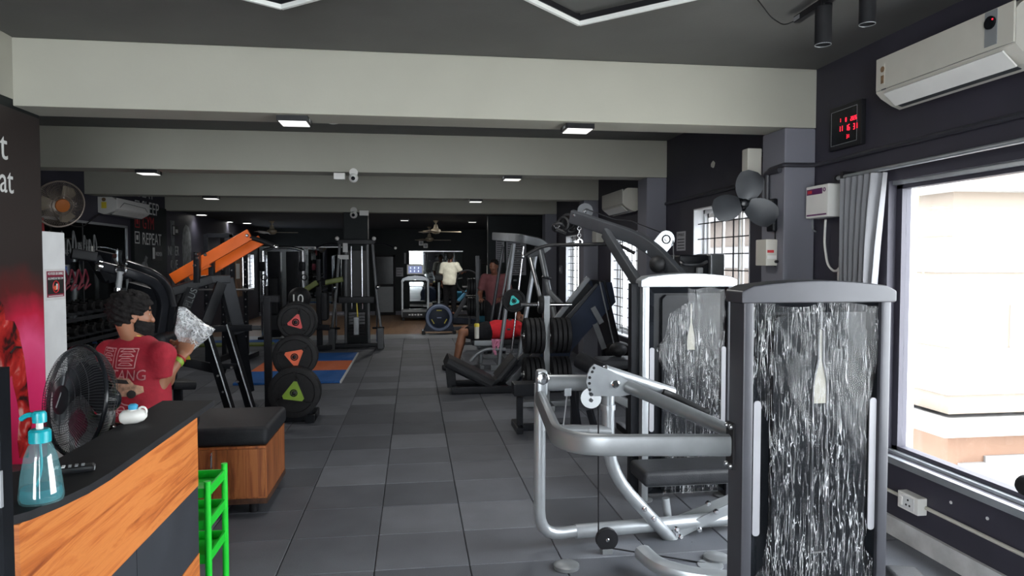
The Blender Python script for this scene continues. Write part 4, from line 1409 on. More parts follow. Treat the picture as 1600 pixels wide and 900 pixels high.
# ---- low black machine between the weight tree and the grille window
t = thing('leg_curl_machine', 'low black machine with a padded roller behind the grey lever station', 'gym machine', (1.7, 6.3, 0))
ra, rb_ = A(905, 562, y=6.2), A(941, 581, y=6.0)
build('roller_pad', MB().cyl(ra, rb_, .075, n=18), 'pad_black', t)
build('roller_cap', MB().cyl(rb_, rb_ + (rb_ - ra).normalized() * .015, .058, .05, n=16), 'chrome', t)
build('bench_pad', MB().box(A(975, 566, y=6.6) + Vector((0.1, 0, 0)), (.75, .34, .09), bev=.03), 'pad_black', t)
build('main_beam', MB().rbar([A(890, 600, y=6.3), A(1010, 588, y=6.5)], .08, .10, r=.01), 'frame_black', t)
for u in (898, 985):
    p = A(u, 600, y=6.4)
    build('leg', MB().rbar([p, Vector((p.x, p.y, 0.02))], .07, .07, r=.008), 'frame_black', t)
    build('floor_bar', MB().rbar([Vector((p.x, p.y - .35, .03)), Vector((p.x, p.y + .35, .03))], .07, .06, r=.008), 'frame_black', t)
build('link_arm', MB().rbar([A(893, 598, y=6.2), A(905, 680, y=6.15)], .04, .06, r=.006), 'frame_black', t)
build('link_arm', MB().rbar([A(921, 640, y=6.2), A(935, 690, y=6.15)], .04, .06, r=.006), 'frame_black', t)
build('foot_bar', MB().rbar([A(945, 612, y=6.1), A(1000, 640, y=6.0)], .05, .07, r=.006), 'frame_grey', t)
build('disc_weight', MB().sph(A(966, 546, y=6.7), (.09, .09, .07), 10), 'black_rubber', t)
# small black stand left of the lever station
t = thing('floor_stand', 'small black tubular stand left of the grey lever station', 'stand', A(815, 672, z=0))
fx = A(812, 668, z=0.03)
build('post', MB().rbar([fx, Vector((fx.x, fx.y, A(808, 620, y=fx.y).z))], .06, .06, r=.006), 'frame_black', t)
build('top_box', MB().box((fx.x + .08, fx.y, A(808, 607, y=fx.y).z), (.30, .2, .12), bev=.01), 'frame_black', t)
build('floor_bar', MB().rbar([Vector((fx.x - .02, fx.y, .035)), Vector((fx.x + .42, fx.y, .035))], .06, .06, r=.006), 'frame_black', t)
build('cross_bar', MB().rbar([Vector((fx.x - .02, fx.y - .15, .03)), Vector((fx.x - .02, fx.y + .25, .03))], .06, .06, r=.006), 'frame_black', t)

# ---- smith machine -----------------------------------------------------------
def down(p, q):
    """line from p through q carried on to the floor"""
    s = (q - p)
    return q if q.z <= 0.02 or s.z >= -1e-4 else p + s * ((p.z - .02) / -s.z)


t = thing('smith_machine', 'grey smith machine with slanted rails over the bench where a man lies', 'gym machine', (1.75, 11.2, 0))
RL = [((803, 381), (782, 548), 10.6, .032, 'frame_grey'), ((818, 385), (800, 545), 10.7, .016, 'chrome'), ((839, 386), (812, 552), 10.6, .036, 'frame_silver'), ((786, 385), (768, 500), 11.9, .026, 'frame_charcoal'), ((799, 384), (779, 500), 11.95, .018, 'frame_grey')]
for a, b_, y, r_, mt in RL:
    p, q = A(*a, y=y), A(*b_, y=y)
    build('rail', MB().tube([p, down(p, q)], r_, 10), mt, t)
build('top_beam', MB().rbar([A(772, 369, y=11.9), A(812, 372, y=10.6), A(846, 379, y=10.6), A(856, 392, y=10.6)], .07, .13, r=.012, fil=.12), 'frame_grey', t)
build('rear_beam', MB().rbar([A(772, 371, y=11.9), A(800, 374, y=11.95)], .06, .10, r=.01), 'frame_charcoal', t)
for k in range(9):
    p, q = A(811, 392, y=10.65), A(793, 530, y=10.65)
    build('rack_stop', MB().box(p + (q - p) * (k / 9), (.05, .05, .025), bev=.004), 'frame_charcoal', t)
for yy in (10.6, 11.9):
    build('floor_bar', MB().rbar([Vector((1.15, yy, .04)), Vector((2.1, yy, .04))], .08, .08, r=.01), 'frame_grey', t)
build('tie_bar', MB().rbar([Vector((1.5, 10.6, .04)), Vector((1.5, 11.9, .04))], .08, .08, r=.01), 'frame_grey', t)
bc = A(803, 470, y=10.3)
build('barbell', MB().tube([bc + Vector((0, .016, 0)), bc + Vector((0, 1.7, 0))], .014, 8), 'steel', t)
for dy in (0.02,):
    tp = thing('weight_plate', 'grip plate with a turquoise hub on the %s end of the smith bar' % ('near' if dy < 1 else 'far'), 'weight plate', bc + Vector((0, dy, 0)))
    plate_mesh(tp, .175, .05, ('turquoise', .3))

# ---- bench under the smith machine with bottle and towel ----------------------
t = thing('flat_bench', 'grey-framed flat bench inside the smith machine', 'bench', (1.4, 10.9, 0))
bz = A(755, 532, y=10.7).z
bx0, bx1 = A(738, 530, y=10.7).x, A(738, 530, y=10.7).x + 1.15
build('bench_pad', MB().box(((bx0 + bx1) / 2, 10.95, bz - .045), (bx1 - bx0, .30, .09), bev=.02), 'pad_black', t)
build('bench_beam', MB().rbar([(bx0 + .1, 10.95, bz - .12), (bx1 - .05, 10.95, bz - .12)], .08, .08, r=.01), 'frame_charcoal', t)
build('front_plate', MB().box(A(756, 536, y=10.62), (.30, .05, .085), bev=.01), 'frame_grey', t)
for x in (bx0 + .15, bx1 - .12):
    build('leg', MB().tube([(x, 10.95, bz - .12), (x, 10.95, .04)], .035, 10), 'frame_grey', t)
    build('floor_bar', MB().rbar([(x, 10.68, .035), (x, 11.22, .035)], .06, .06, r=.008), 'frame_grey', t)
build('curved_brace', MB().tube([A(735, 565, y=10.6), A(745, 552, y=10.6), A(760, 545, y=10.6), A(790, 546, y=10.6)], .03, 10, fil=.15), 'frame_grey', t)
p = A(745, 529, y=10.62)
t = thing('water_bottle', 'clear drinking bottle with a yellow lid standing on the bench', 'bottle', p)
build('body', MB().lathe([(0, 0), (.034, 0), (.036, .02), (.036, .15), (.038, .18), (0, .18)], p, (0, 0, 1), 16), 'cream_plastic', t)
build('lid', MB().lathe([(0, .18), (.04, .18), (.04, .215), (.03, .23), (0, .23)], p, (0, 0, 1), 16), 'yellow_plastic', t)
tw = MB()
n = 7
vs_, fs_ = [], []
for j in range(12):
    for i in range(n):
        s = j / 11
        q = A(768 + i * 3.0 - s * 2 + (4 * s if i < 3 else -1.0 * s * i), 530 + s * (18 + 8 * math.sin(i)), y=10.58 + .015 * math.sin(i * 2.1 + j * .5))
        vs_.append(q)
for j in range(11):
    for i in range(n - 1):
        fs_.append((j * n + i, j * n + i + 1, (j + 1) * n + i + 1, (j + 1) * n + i))
tw.add(vs_, fs_)
tw.add([p + Vector((0, .012, 0)) for p in vs_], [f[::-1] for f in fs_])
solo('towel', tw, 'towel_pink', 'pink towel hanging over the edge of the bench', 'towel')

# dark things cut by the right edge of the picture
t = thing('floor_stand', 'black stand with a round knob cut off by the right edge of the picture', 'stand', A(1604, 758, y=2.35))
kp = A(1606, 759, y=2.35)
build('knob', MB().sph(kp, .042, 12), 'black_rubber', t)
build('post', MB().tube([kp, Vector((kp.x + .12, kp.y, kp.z - .1)), Vector((kp.x + .14, kp.y, .02))], .018, 8, fil=.05), 'frame_black', t)
build('base', MB().lathe([(0, 0), (.14, 0), (.14, .015), (.03, .03), (0, .03)], (kp.x + .14, kp.y, 0), (0, 0, 1), 20), 'frame_black', t)
t = thing('bench_pad', 'black padded bench end on the floor right of the nearest tower', 'bench', A(1420, 900, z=.1))
q = A(1424, 908, z=.15)
build('pad', MB().box((q.x, q.y, .125), (.17, .30, .09), R=Matrix.Rotation(-.3, 4, 'Z'), bev=.03, seg=3), 'pad_black', t)
build('frame', MB().box((q.x, q.y, .04), (.08, .26, .08), R=Matrix.Rotation(-.3, 4, 'Z'), bev=.01), 'frame_black', t)

# ================================================================ reception counter and what stands on it
CZ = 1.055
t = thing('reception_counter', 'reception counter with black top and orange wood front panel', 'counter', (-1.1, 2.6, 0))
counter = t
xf_, xk = -0.866, -1.085
top = [(xf_, 3.20), (xk, 3.22), (xk, 2.30), (-1.12, 2.20), (-1.20, 2.14), (-2.0, 2.12), (-2.0, 1.76), (-1.02, 1.765), (-.965, 1.78), (-.925, 1.83), (-.895, 1.92), (-.874, 2.02), (xf_, 2.14)]
build('counter_top', MB().prism([(x, y, CZ - .022) for x, y in top], (0, 0, .022)), 'black_matt', t, smooth=False)
FX = -.935
ZT = CZ - .022
Y0, Y1e = 1.80, 3.19
build('carcass', MB().bx(-1.07, FX - .018, Y0 + .02, Y1e, 0, ZT), 'dark_wood', t, smooth=False)
build('front_panel', MB().bx(FX - .018, FX, Y0, Y1e, .685, ZT), 'wood_orange', t, smooth=False, label='orange wood-grain upper panel')
build('front_panel', MB().bx(FX - .018, FX, Y0, Y1e, .0, .387), 'wood_orange', t, smooth=False, label='orange wood-grain lower panel')
mat('slate_panel', (0.030, 0.033, 0.040), 0.5, var=0.15, scale=5)
for a, b_ in ((Y0, 2.504), (2.508, Y1e)):
    build('dark_panel', MB().bx(FX - .018, FX - .002, a, b_, .389, .683), 'slate_panel', t, smooth=False, label='dark slate middle panel')
build('end_panel', MB().bx(-2.0, FX - .022, Y0 - .005, Y0 + .018, 0, ZT), 'dark_wood', t, smooth=False)
build('corner_strip', MB().bx(FX - .05, FX - .02, Y0 - .02, Y0 - .006, 0, ZT), 'dark_wood', t, smooth=False)
# inner desk behind the counter
t = thing('desk', 'brown wooden desk behind the reception counter', 'desk', (-1.45, 2.75, 0))
build('desk_top', MB().bx(-1.40, -1.10, 2.34, 2.80, .74, .77), 'dark_wood', t, smooth=False)
for x in (-1.39, -1.14):
    for y in (2.36, 2.74):
        build('leg', MB().bx(x, x + .04, y, y + .04, 0, .74), 'black_matt', t, smooth=False)
t = thing('standin_chair', 'maroon chair back standing in for the desk edge reflection', 'chair', (-1.62, 2.2, 0))  # chair put in place of the desk edge's reflection
cxy = A(20, 752, y=2.24)
build('backrest', MB().box(cxy + Vector((-.10, 0, -.05)), (.36, .05, .20), bev=.024, seg=3), 'maroon_chair', t)
build('back_stem', MB().tube([(cxy.x - .1, 2.24, cxy.z - .1), (cxy.x - .1, 2.26, .48)], .02, 8), 'black_plastic', t)
build('seat', MB().box((cxy.x - .1, 2.42, .46), (.40, .36, .07), bev=.025), 'maroon_chair', t)
build('column', MB().tube([(cxy.x - .1, 2.42, .05), (cxy.x - .1, 2.42, .44)], .025, 8), 'black_plastic', t)
for k in range(5):
    a = 2 * PI * k / 5
    build('caster_leg', MB().bar((cxy.x - .1, 2.42, .07), (cxy.x - .1 + .24 * math.cos(a), 2.42 + .24 * math.sin(a), .03), .04, .03), 'black_plastic', t)

# soap dispenser
p = A(65, 782, z=CZ)
t = thing('soap_dispenser', 'clear teal pump dispenser with blue liquid on the counter corner', 'dispenser', p)
sc_ = .95
prof = [(0, 0), (.050, 0), (.053, .012), (.051, .03), (.046, .075), (.038, .12), (.028, .148), (.020, .157), (0, .157)]
build('bottle', MB().lathe([(r * sc_, h * sc_) for r, h in prof], p, (0, 0, 1), 26), 'bottle_clear', t)
build('liquid', MB().lathe([(0, .004), (.046 * sc_, .004), (.049 * sc_, .014), (.0465 * sc_, .036), (0, .036)], p, (0, 0, 1), 24), 'soap_liquid', t)
build('dip_tube', MB().tube([p + Vector((0, 0, .15)), p + Vector((.004, 0, .08)), p + Vector((-.02, 0, .01))], .003, 6, fil=.03), 'teal_plastic', t)
build('collar', MB().lathe([(0, .150), (.025, .150), (.025, .178), (.020, .183), (0, .183)], p, (0, 0, 1), 22), 'teal_plastic', t)
build('pump_stem', MB().cyl(p + Vector((0, 0, .183)), p + Vector((0, 0, .203)), .008, n=12), 'white_plastic', t)
build('pump_head', MB().lathe([(0, .20), (.016, .20), (.016, .222), (.012, .228), (0, .228)], p, (0, 0, 1), 16), 'teal_plastic', t)
nz_ = -_rt
build('nozzle', MB().tube([p + Vector((0, 0, .218)), p + nz_ * .03 + Vector((0, 0, .219)), p + nz_ * .047 + Vector((0, 0, .207))], .0065, 8, fil=.012), 'teal_plastic', t)
# remote control
p = A(112, 738, z=CZ)
t = thing('remote_control', 'black remote control lying on the counter by the dispenser', 'remote', p)
Rm = Matrix.Rotation(.35, 3, 'Z')
build('case', MB().box(p + Vector((0, 0, .009)), (.115, .042, .018), R=Rm.to_4x4(), bev=.006), 'black_plastic', t)
for i in range(5):
    for j in range(2):
        build('button', MB().box(p + Rm @ Vector((-.036 + i * .016, -.008 + j * .016, .019)), (.009, .009, .003), R=Rm.to_4x4(), bev=.001), 'paper' if i < 2 else 'grey_plastic', t)
build('end_face', MB().box(p + Rm @ Vector((.0565, 0, .008)), (.004, .034, .010), R=Rm.to_4x4(), bev=.001), 'grey_plastic', t)
# white squeeze bottle lying on the counter
p = A(210, 650, z=CZ + .028)
t = thing('spray_bottle', 'white bottle with a blue cap lying on the far end of the counter', 'bottle', Vector((p.x, p.y, CZ)))
d = _rt * .9 + Vector((0, .1, .12)); d.normalize()
build('body', MB().lathe([(0, -.050), (.018, -.048), (.027, -.035), (.028, .008), (.022, .030), (.012, .042), (0, .044)], p, d, 18), 'white_plastic', t)
build('cap', MB().lathe([(0, 0), (.016, 0), (.017, .016), (.010, .022), (0, .022)], p + Vector((-.004, 0, .024)), (0, 0, 1), 14), 'water_blue', t)
build('neck', MB().lathe([(.012, -.02), (.018, -.010), (.018, 0), (0, 0)], p + Vector((-.004, 0, .026)), (0, 0, 1), 14), 'white_plastic', t)

build('handle_loop', MB().torus(p + _rt * .03 + Vector((0, 0, .018)), _fw, .016, .004, 14, 6), 'white_plastic', t)

# pedestal fan
fc = A(119, 625, y=2.95)
t = thing('pedestal_fan', 'black pedestal fan with a round wire cage behind the counter', 'fan', (fc.x + .16, fc.y + .12, 0))
ax = Vector((-.62, -.74, .16)).normalized()
d_, s_, u_ = frame_of(ax)
R_ = .212
for k in range(108):
    a = 2 * PI * k / 108
    e = s_ * math.cos(a) + u_ * math.sin(a)
    pts = [fc + ax * (.055) + e * .052, fc + ax * .052 + e * R_ * .6, fc + ax * .03 + e * R_ * .93, fc + e * R_]
    if k == 0:
        wires = MB()
        wiresb = MB()
    wires.tube(pts, .0013, 3, cap=False)
    wiresb.tube([fc + e * R_, fc - ax * .05 + e * R_ * .9, fc - ax * .085 + e * R_ * .55, fc - ax * .09 + e * .06], .0013, 3, cap=False)
for nm, mb in (('front_cage', wires), ('rear_cage', wiresb)):
    sg = 1 if nm == 'front_cage' else -1
    for rr, hh in ((.45, .054), (.62, .051), (.80, .042)):
        mb.torus(fc + ax * hh * (1 if sg > 0 else -1.6), ax, R_ * rr, .0013, 40, 3)
    o = build(nm, mb, 'frame_charcoal', t); o['kind'] = 'stuff'
build('cage_ring', MB().torus(fc, ax, R_, .008, 48, 8), 'black_gloss', t)
build('hub_badge', MB().lathe([(0, .052), (.056, .052), (.056, .058), (.045, .063), (0, .064)], fc, ax, 26), 'black_plastic', t)
build('badge_mark', MB().bar(fc + ax * .065 + u_ * .03 - s_ * .01, fc + ax * .065 - u_ * .03 + s_ * .01, .006, .002, up=ax), 'grey_plastic', t)
for k in range(3):
    a = 2 * PI * k / 3 + .4
    e = s_ * math.cos(a) + u_ * math.sin(a)
    g_ = ax.cross(e)
    bl = MB()
    vs_, fs_ = [], []
    for i in range(6):
        rr = .03 + .155 * i / 5
        wd = .045 + .07 * math.sin(PI * min(1, i / 4.2))
        for sgn in (-1, 1):
            vs_.append(fc + e * rr + g_ * wd * sgn - ax * (.012 - .022 * sgn))
    for i in range(5):
        fs_.append((2 * i, 2 * i + 1, 2 * i + 3, 2 * i + 2))
    bl.add(vs_, fs_).add([p - ax * .003 for p in vs_], [f[::-1] for f in fs_])
    build('blade', bl, 'black_plastic', t)
build('motor', MB().lathe([(0, -.16), (.035, -.16), (.05, -.14), (.054, -.09), (.03, -.065), (0, -.065)], fc, ax, 20), 'black_gloss', t)
nk = fc - ax * .115
build('neck_collar', MB().lathe([(0, -.10), (.030, -.10), (.034, -.075), (.034, -.055), (.026, -.04), (0, -.04)], nk, (0, 0, 1), 18), 'grey_plastic', t)
build('neck', MB().lathe([(0, -.24), (.026, -.24), (.030, -.18), (.036, -.11), (.020, -.10), (.020, 0), (0, 0)], nk, (0, 0, 1), 18), 'black_gloss', t)
build('pole', MB().tube([nk + Vector((0, 0, -.24)), (nk.x, nk.y, .03)], .013, 10), 'black_gloss', t)
build('base', MB().lathe([(0, 0), (.15, 0), (.15, .012), (.03, .035), (0, .035)], (nk.x, nk.y, 0), (0, 0, 1), 30), 'black_plastic', t)

# bright green rack past the end of the counter
t = thing('plastic_rack', 'bright green plastic shelf rack beside the end of the counter', 'rack', (-.95, 3.45, 0))
gx, gy = A(324, 760, y=3.45).x, 3.45
gt = A(324, 752, y=3.45).z
for x, y in ((gx, gy), (gx, gy + .30), (gx - .30, gy + .30), (gx - .30, gy)):
    build('post', MB().tube([(x, y, 0), (x, y, gt)], .016, 10), 'neon_green', t)
for v in (765, 815, 868):
    z = A(324, v, y=3.45).z
    sh = build('shelf', MB().bx(gx - .30, gx, gy, gy + .30, z - .035, z - .03), 'neon_green', t, smooth=False)
    for a, b_ in (((gx - .30, gy), (gx, gy)), ((gx, gy), (gx, gy + .3)), ((gx, gy + .3), (gx - .3, gy + .3)), ((gx - .3, gy + .3), (gx - .3, gy))):
        build('rim', MB().bar((a[0], a[1], z - .015), (b_[0], b_[1], z - .015), .010, .045), 'neon_green', sh)

# storage bench with a black cushion
t = thing('storage_bench', 'low wooden storage bench with a black cushion and dark feet', 'bench', (-1.42, 5.07, 0))
bx0, bx1, by0, by1 = -1.95, -.965, 4.74, 5.40
zt_ = A(430, 690, y=by0).z
build('cabinet', MB().bx(bx0, bx1, by0, by1, .11, .455), 'wood_bench', t, smooth=False)
build('door', MB().bx(bx0 + .02, -1.30, by0 - .018, by0 - .001, .125, .44), 'wood_bench', t, smooth=False)
build('door', MB().bx(-1.295, bx1 - .005, by0 - .018, by0 - .001, .125, .44), 'wood_bench', t, smooth=False)
build('plinth', MB().bx(bx0, bx1 + .004, by0 - .004, by1, .075, .11), 'dark_wood', t, smooth=False)
build('cushion', MB().box(((bx0 + bx1) / 2, (by0 + by1) / 2, .52), (bx1 - bx0 + .03, by1 - by0 + .03, .125), bev=.035, seg=4), 'pad_black', t)
hx = A(333, 718, y=by0).x
hz = A(333, 718, y=by0).z
build('door_handle', MB().tube([(hx, by0 - .02, hz - .05), (hx, by0 - .045, hz - .045), (hx, by0 - .045, hz + .045), (hx, by0 - .02, hz + .05)], .006, 8, fil=.01), 'chrome', t)
for x in (bx0 + .08, bx1 - .10):
    for y in (by0 + .08, by1 - .08):
        build('foot', MB().cyl((x, y, 0), (x, y, .075), .03, n=12), 'black_plastic', t)
# black upright edge at the far left (display stand)
t = thing('display_stand', 'narrow black upright display stand at the extreme left edge', 'stand', A(-6, 820, y=1.55))
p0, p1 = A(-60, 560, y=1.6), A(6, 560, y=1.6)
build('panel', MB().bx(p0.x, p1.x, 1.58, 1.62, .0, A(0, 575, y=1.6).z), 'black_gloss', t, smooth=False)
build('badge', MB().bx(A(-8, 760, y=1.58).x, A(5, 760, y=1.58).x, 1.572, 1.58, A(0, 792, y=1.58).z, A(0, 735, y=1.58).z), 'grey_plastic', t, smooth=False)

# white cabinet with the notice
XS = -2.468
t = thing('steel_cabinet', 'tall white cabinet past the poster wall carrying a notice', 'cabinet', (-2.74, 5.25, 0))
cz1 = A(80, 362, x=XS).z
ce = A(103, 450, x=XS).y
build('body', MB().box((XS - .275, (5.095 + ce) / 2, cz1 / 2), (.55, ce - 5.095, cz1), bev=.006), 'white_paint', t)
build('door', MB().bx(XS - .53, XS - .02, ce, ce + .008, .06, cz1 - .02), 'white_paint', t, smooth=False)
build('door_handle', MB().tube([(XS - .07, ce + .01, 1.0), (XS - .07, ce + .035, 1.02), (XS - .07, ce + .035, 1.13), (XS - .07, ce + .01, 1.15)], .007, 8, fil=.01), 'chrome', t)
t = thing('notice_sheet', 'white and maroon food notice taped to the white cabinet', 'sign', A(87, 470, x=XS))


def sheet(u0, v0, u1, v1, x, mt, nm, th=.0012):
    p0, p1 = A(u0, (v0 + v1) / 2, x=x), A(u1, (v0 + v1) / 2, x=x)
    zc_, hh_ = (p0.z + p1.z) / 2, (v1 - v0) / 2 * 4.85 / FPX
    build(nm, MB().bx(x, x + th, p0.y, p1.y, zc_ - hh_, zc_ + hh_), mt, t, smooth=False)
    return p0.y, p1.y, zc_ - hh_, zc_ + hh_


sy0, sy1, sz0, sz1 = sheet(70, 420, 102, 469, XS + .0002, 'paper', 'sheet')
sw, shh = sy1 - sy0, sz1 - sz0
def inset(a, b_, c, d, lv, mt, nm):
    build(nm, MB().bx(XS + .0012 + lv * .001, XS + .0022 + lv * .001, sy0 + sw * a, sy0 + sw * b_, sz0 + shh * c, sz0 + shh * d), mt, t, smooth=False)


inset(.08, .92, .10, .93, 0, 'print_maroon', 'printed_border')
inset(.11, .89, .20, .74, 1, 'print_black', 'printed_field')
for s_, zz, sz in (('NO FOOD OR DRINKS', .81, .028), ('ALLOWED IN THE GYM', .66, .022)):
    tx = text_mb(s_, (XS + .0035, 0, sz0 + shh * zz), (0, 1, 0), (0, 0, 1), sz, .001)
    ya, yb_ = min(k.y for k in tx.v), max(k.y for k in tx.v)
    for k in tx.v:
        k.y = sy0 + sw * (.13 + .74 * (k.y - ya) / (yb_ - ya))
    build('lettering', tx, 'print_white', t, smooth=False)
inset(.15, .85, .125, .15, 1, 'print_white', 'printed_line')
c = Vector((XS + .004, sy0 + sw * .5, sz0 + shh * .43))
build('printed_ring', MB().torus(c, (1, 0, 0), .040, .004, 24, 4), 'red_print', t)
build('printed_burger', MB().prism([c + Vector((0, .020 * math.cos(a) - .008, .016 * math.sin(a) - .008)) for a in [2 * PI * k / 12 for k in range(12)]], (.001, 0, 0)), 'plate_orange', t, smooth=False)
build('printed_cup', MB().prism([c + Vector((0, y, z)) for y, z in ((.006, -.02), (.020, -.02), (.024, .02), (.004, .02))], (.0015, 0, 0)), 'print_white', t, smooth=False)

# ================================================================ left machines
def bars(t, items, mt_default='frame_black'):
    for it in items:
        nm, a, ya, b_, yb_, w_, h_ = it[:7]
        mt = it[7] if len(it) > 7 else mt_default
        build(nm, MB().rbar([A(*a, y=ya), A(*b_, y=yb_)], w_, h_, r=min(w_, h_) * .15), mt, t)


# plate rack with three coloured-hub plates
t = thing('plate_rack', 'black plate rack beside the aisle holding plates with coloured hubs', 'weight rack', (-1.5, 7.55, 0))
rack_l = t
Y = 7.5
px = A(419, 560, y=Y).x
build('post', MB().box((px, Y, A(419, 464, y=Y).z / 2), (.07, .07, A(419, 464, y=Y).z), bev=.006), 'frame_black', t)
build('top_bar', MB().rbar([A(408, 467, y=Y), A(436, 467, y=Y)], .06, .07, r=.006), 'frame_black', t)
bx_ = A(492, 650, z=0)
build('base_bar', MB().rbar([Vector((px - .1, Y, .04)), Vector((bx_.x + .04, Y + .0, .04))], .08, .08, r=.008), 'frame_black', t)
build('base_bar', MB().rbar([Vector((bx_.x, Y - .12, .04)), Vector((bx_.x, Y + .3, .04))], .08, .08, r=.008), 'frame_black', t)
build('bar_sleeve', MB().tube([(bx_.x - .02, Y, .04), (bx_.x - .02, Y, A(491, 608, y=Y).z)], .036, 14), 'frame_black', t)
ux = A(461, 560, y=Y).x
build('spine', MB().box((ux, Y + .18, .62), (.08, .06, 1.24), bev=.006), 'frame_black', t)
build('spine_foot', MB().rbar([(ux, Y, .04), (ux, Y + .3, .04)], .07, .07, r=.006), 'frame_black', t)
for (u, v, rp, y, hub, rot, lab) in ((463, 503, .185, 7.42, 'plate_red', -.3, 'grip plate with a red hub, top of the rack by the aisle'),
                                     (461, 557, .218, 7.26, 'plate_orange', 3.3, 'grip plate with an orange hub, middle of the rack by the aisle'),
                                     (460, 613, .250, 7.10, 'plate_green', -.15, 'largest grip plate with a lime green hub, bottom of the rack')):
    c = A(u, v, y=y)
    build('peg', MB().tube([(c.x, y - .008, c.z), (c.x, Y + .16, c.z)], .022, 12), 'chrome', rack_l)
    for k in range(2):
        c = A(u, v, y=y)
        tp = thing('weight_plate', lab if k == 0 else lab.replace('grip plate with', 'hidden grip plate behind the one with'), 'weight plate', (c.x + .0, y + k * .075, c.z))
        plate_mesh(tp, rp + (.02 if (k and hub == 'plate_red') else 0), .065, (hub, rot), face=(k == 0))
        tp['label'] = lab if k == 0 else 'black plate hung second on the peg, behind the %s-hubbed one' % hub.split('_')[1]
# number plate seen above the rack
c = A(468, 466, y=9.0)
t = thing('slam_ball', 'black ball marked 10 behind the plate rack', 'ball', (c.x, 9.0, c.z - .14))
build('ball', MB().sph(c, .14, 14), 'black_rubber', t)
tx = text_mb('10', c + Vector((-.085, -.142, -.055)), (1, 0, 0), (0, 0, 1), .16, .006)
build('number', tx, 'print_white', t, smooth=False)
build('stand', MB().box((c.x, 9.0, (c.z - .15) / 2), (.10, .10, c.z - .12), bev=.01), 'frame_black', t)

# orange-armed press machine
t = thing('press_machine', 'black plate-loaded press machine with two orange lever arms', 'gym machine', (-2.5, 8.6, 0))
build('lever_arm', MB().rbar([A(270, 436, y=8.2), A(391, 366, y=8.2)], .05, .125, r=.006), 'orange_paint', t, label='orange lever arm')
build('lever_arm', MB().rbar([A(300, 439, y=8.75), A(408, 375, y=8.75)], .05, .12, r=.006), 'orange_paint', t, label='orange lever arm')
build('arm_gusset', MB().prism([A(u, v, y=8.18) for u, v in ((318, 405), (330, 416), (300, 430), (285, 434))], (0, .03, 0)), 'orange_paint', t, smooth=False)
build('press_handle', MB().tube([A(391, 371, y=8.2), A(405, 375, y=8.2), A(421, 381, y=8.2), A(432, 387, y=8.2)], .028, 10, fil=.05), 'black_rubber', t)
build('handle_cap', MB().sph(A(431, 386, y=8.2), .033, 8), 'chrome', t)
bars(t, [('mast', (308, 394), 8.1, (308, 442), 8.1, .06, .085), ('mast', (331, 404), 8.6, (331, 436), 8.6, .06, .085), ('cross_beam', (310, 437), 8.2, (358, 436), 8.4, .08, .09, 'frame_charcoal'),
         ('rear_leg', (352, 436), 8.4, (372, 520), 8.5, .09, .16, 'frame_charcoal'), ('rear_leg', (372, 520), 8.5, (388, 612), 8.6, .09, .12),
         ('strut', (346, 442), 8.3, (318, 515), 8.2, .06, .11), ('strut', (303, 445), 8.1, (276, 520), 8.0, .06, .11),
         ('front_leg', (318, 505), 8.0, (362, 648), 7.9, .06, .10), ('front_leg', (352, 505), 8.25, (395, 648), 8.1, .06, .10),
         ('rung', (338, 572), 8.0, (376, 572), 8.2, .06, .06), ('low_beam', (268, 560), 8.0, (352, 580), 8.2, .08, .10),
         ('beam', (330, 514), 8.1, (392, 512), 8.4, .06, .07), ('storage_peg', (392, 512), 8.4, (408, 512), 8.4, .05, .05, 'frame_charcoal'),
         ('upper_rail', (270, 455), 8.0, (330, 436), 8.2, .08, .10), ('main_rail', (300, 450), 8.1, (262, 540), 8.0, .10, .14)])
for a, b_, ya, yb_ in (((320, 507), (364, 647), 7.94, 7.85), ((354, 507), (397, 647), 8.19, 8.05)):
    build('edge_strip', MB().tube([A(*a, y=ya), A(*b_, y=yb_)], .009, 6), 'frame_silver', t)
for u, v in ((341, 587), (349, 612), (362, 574), (371, 596), (307, 397), (308, 403), (304, 415), (321, 398), (386, 368)):
    build('bolt', bolt(MB(), A(u, v, y=7.9 if v > 500 else 8.04), (0, -1, 0), .018, .02), 'chrome', t)
build('back_pad', MB().rbar([A(258, 590, y=8.0), A(264, 500, y=8.0)], .34, .11, up=(1, 0, 0), r=.04), 'pad_black', t)
build('seat_pad', MB().rbar([A(262, 600, y=7.95), A(296, 600, y=8.1)], .34, .09, r=.03), 'pad_black', t)
build('seat_stem', MB().rbar([A(278, 602, y=8.0), Vector((A(278, 602, y=8.0).x, 8.0, 0.02))], .08, .08, r=.008), 'frame_black', t)
build('warning_sticker', MB().prism([A(u, v, y=7.85) for u, v in ((287, 562), (298, 562), (294, 549))], (0, .002, 0)), 'yellow_plastic', t, smooth=False)
p = A(292, 480, y=7.95)
dx_ = (A(303, 445, y=7.95) - A(288, 482, y=7.95)).normalized()
build('lettering', text_mb('PLUS', A(297, 482, y=7.93), dx_, Vector((dx_.z, 0, -dx_.x)) * -1, .10, .002), 'print_grey', t, smooth=False)

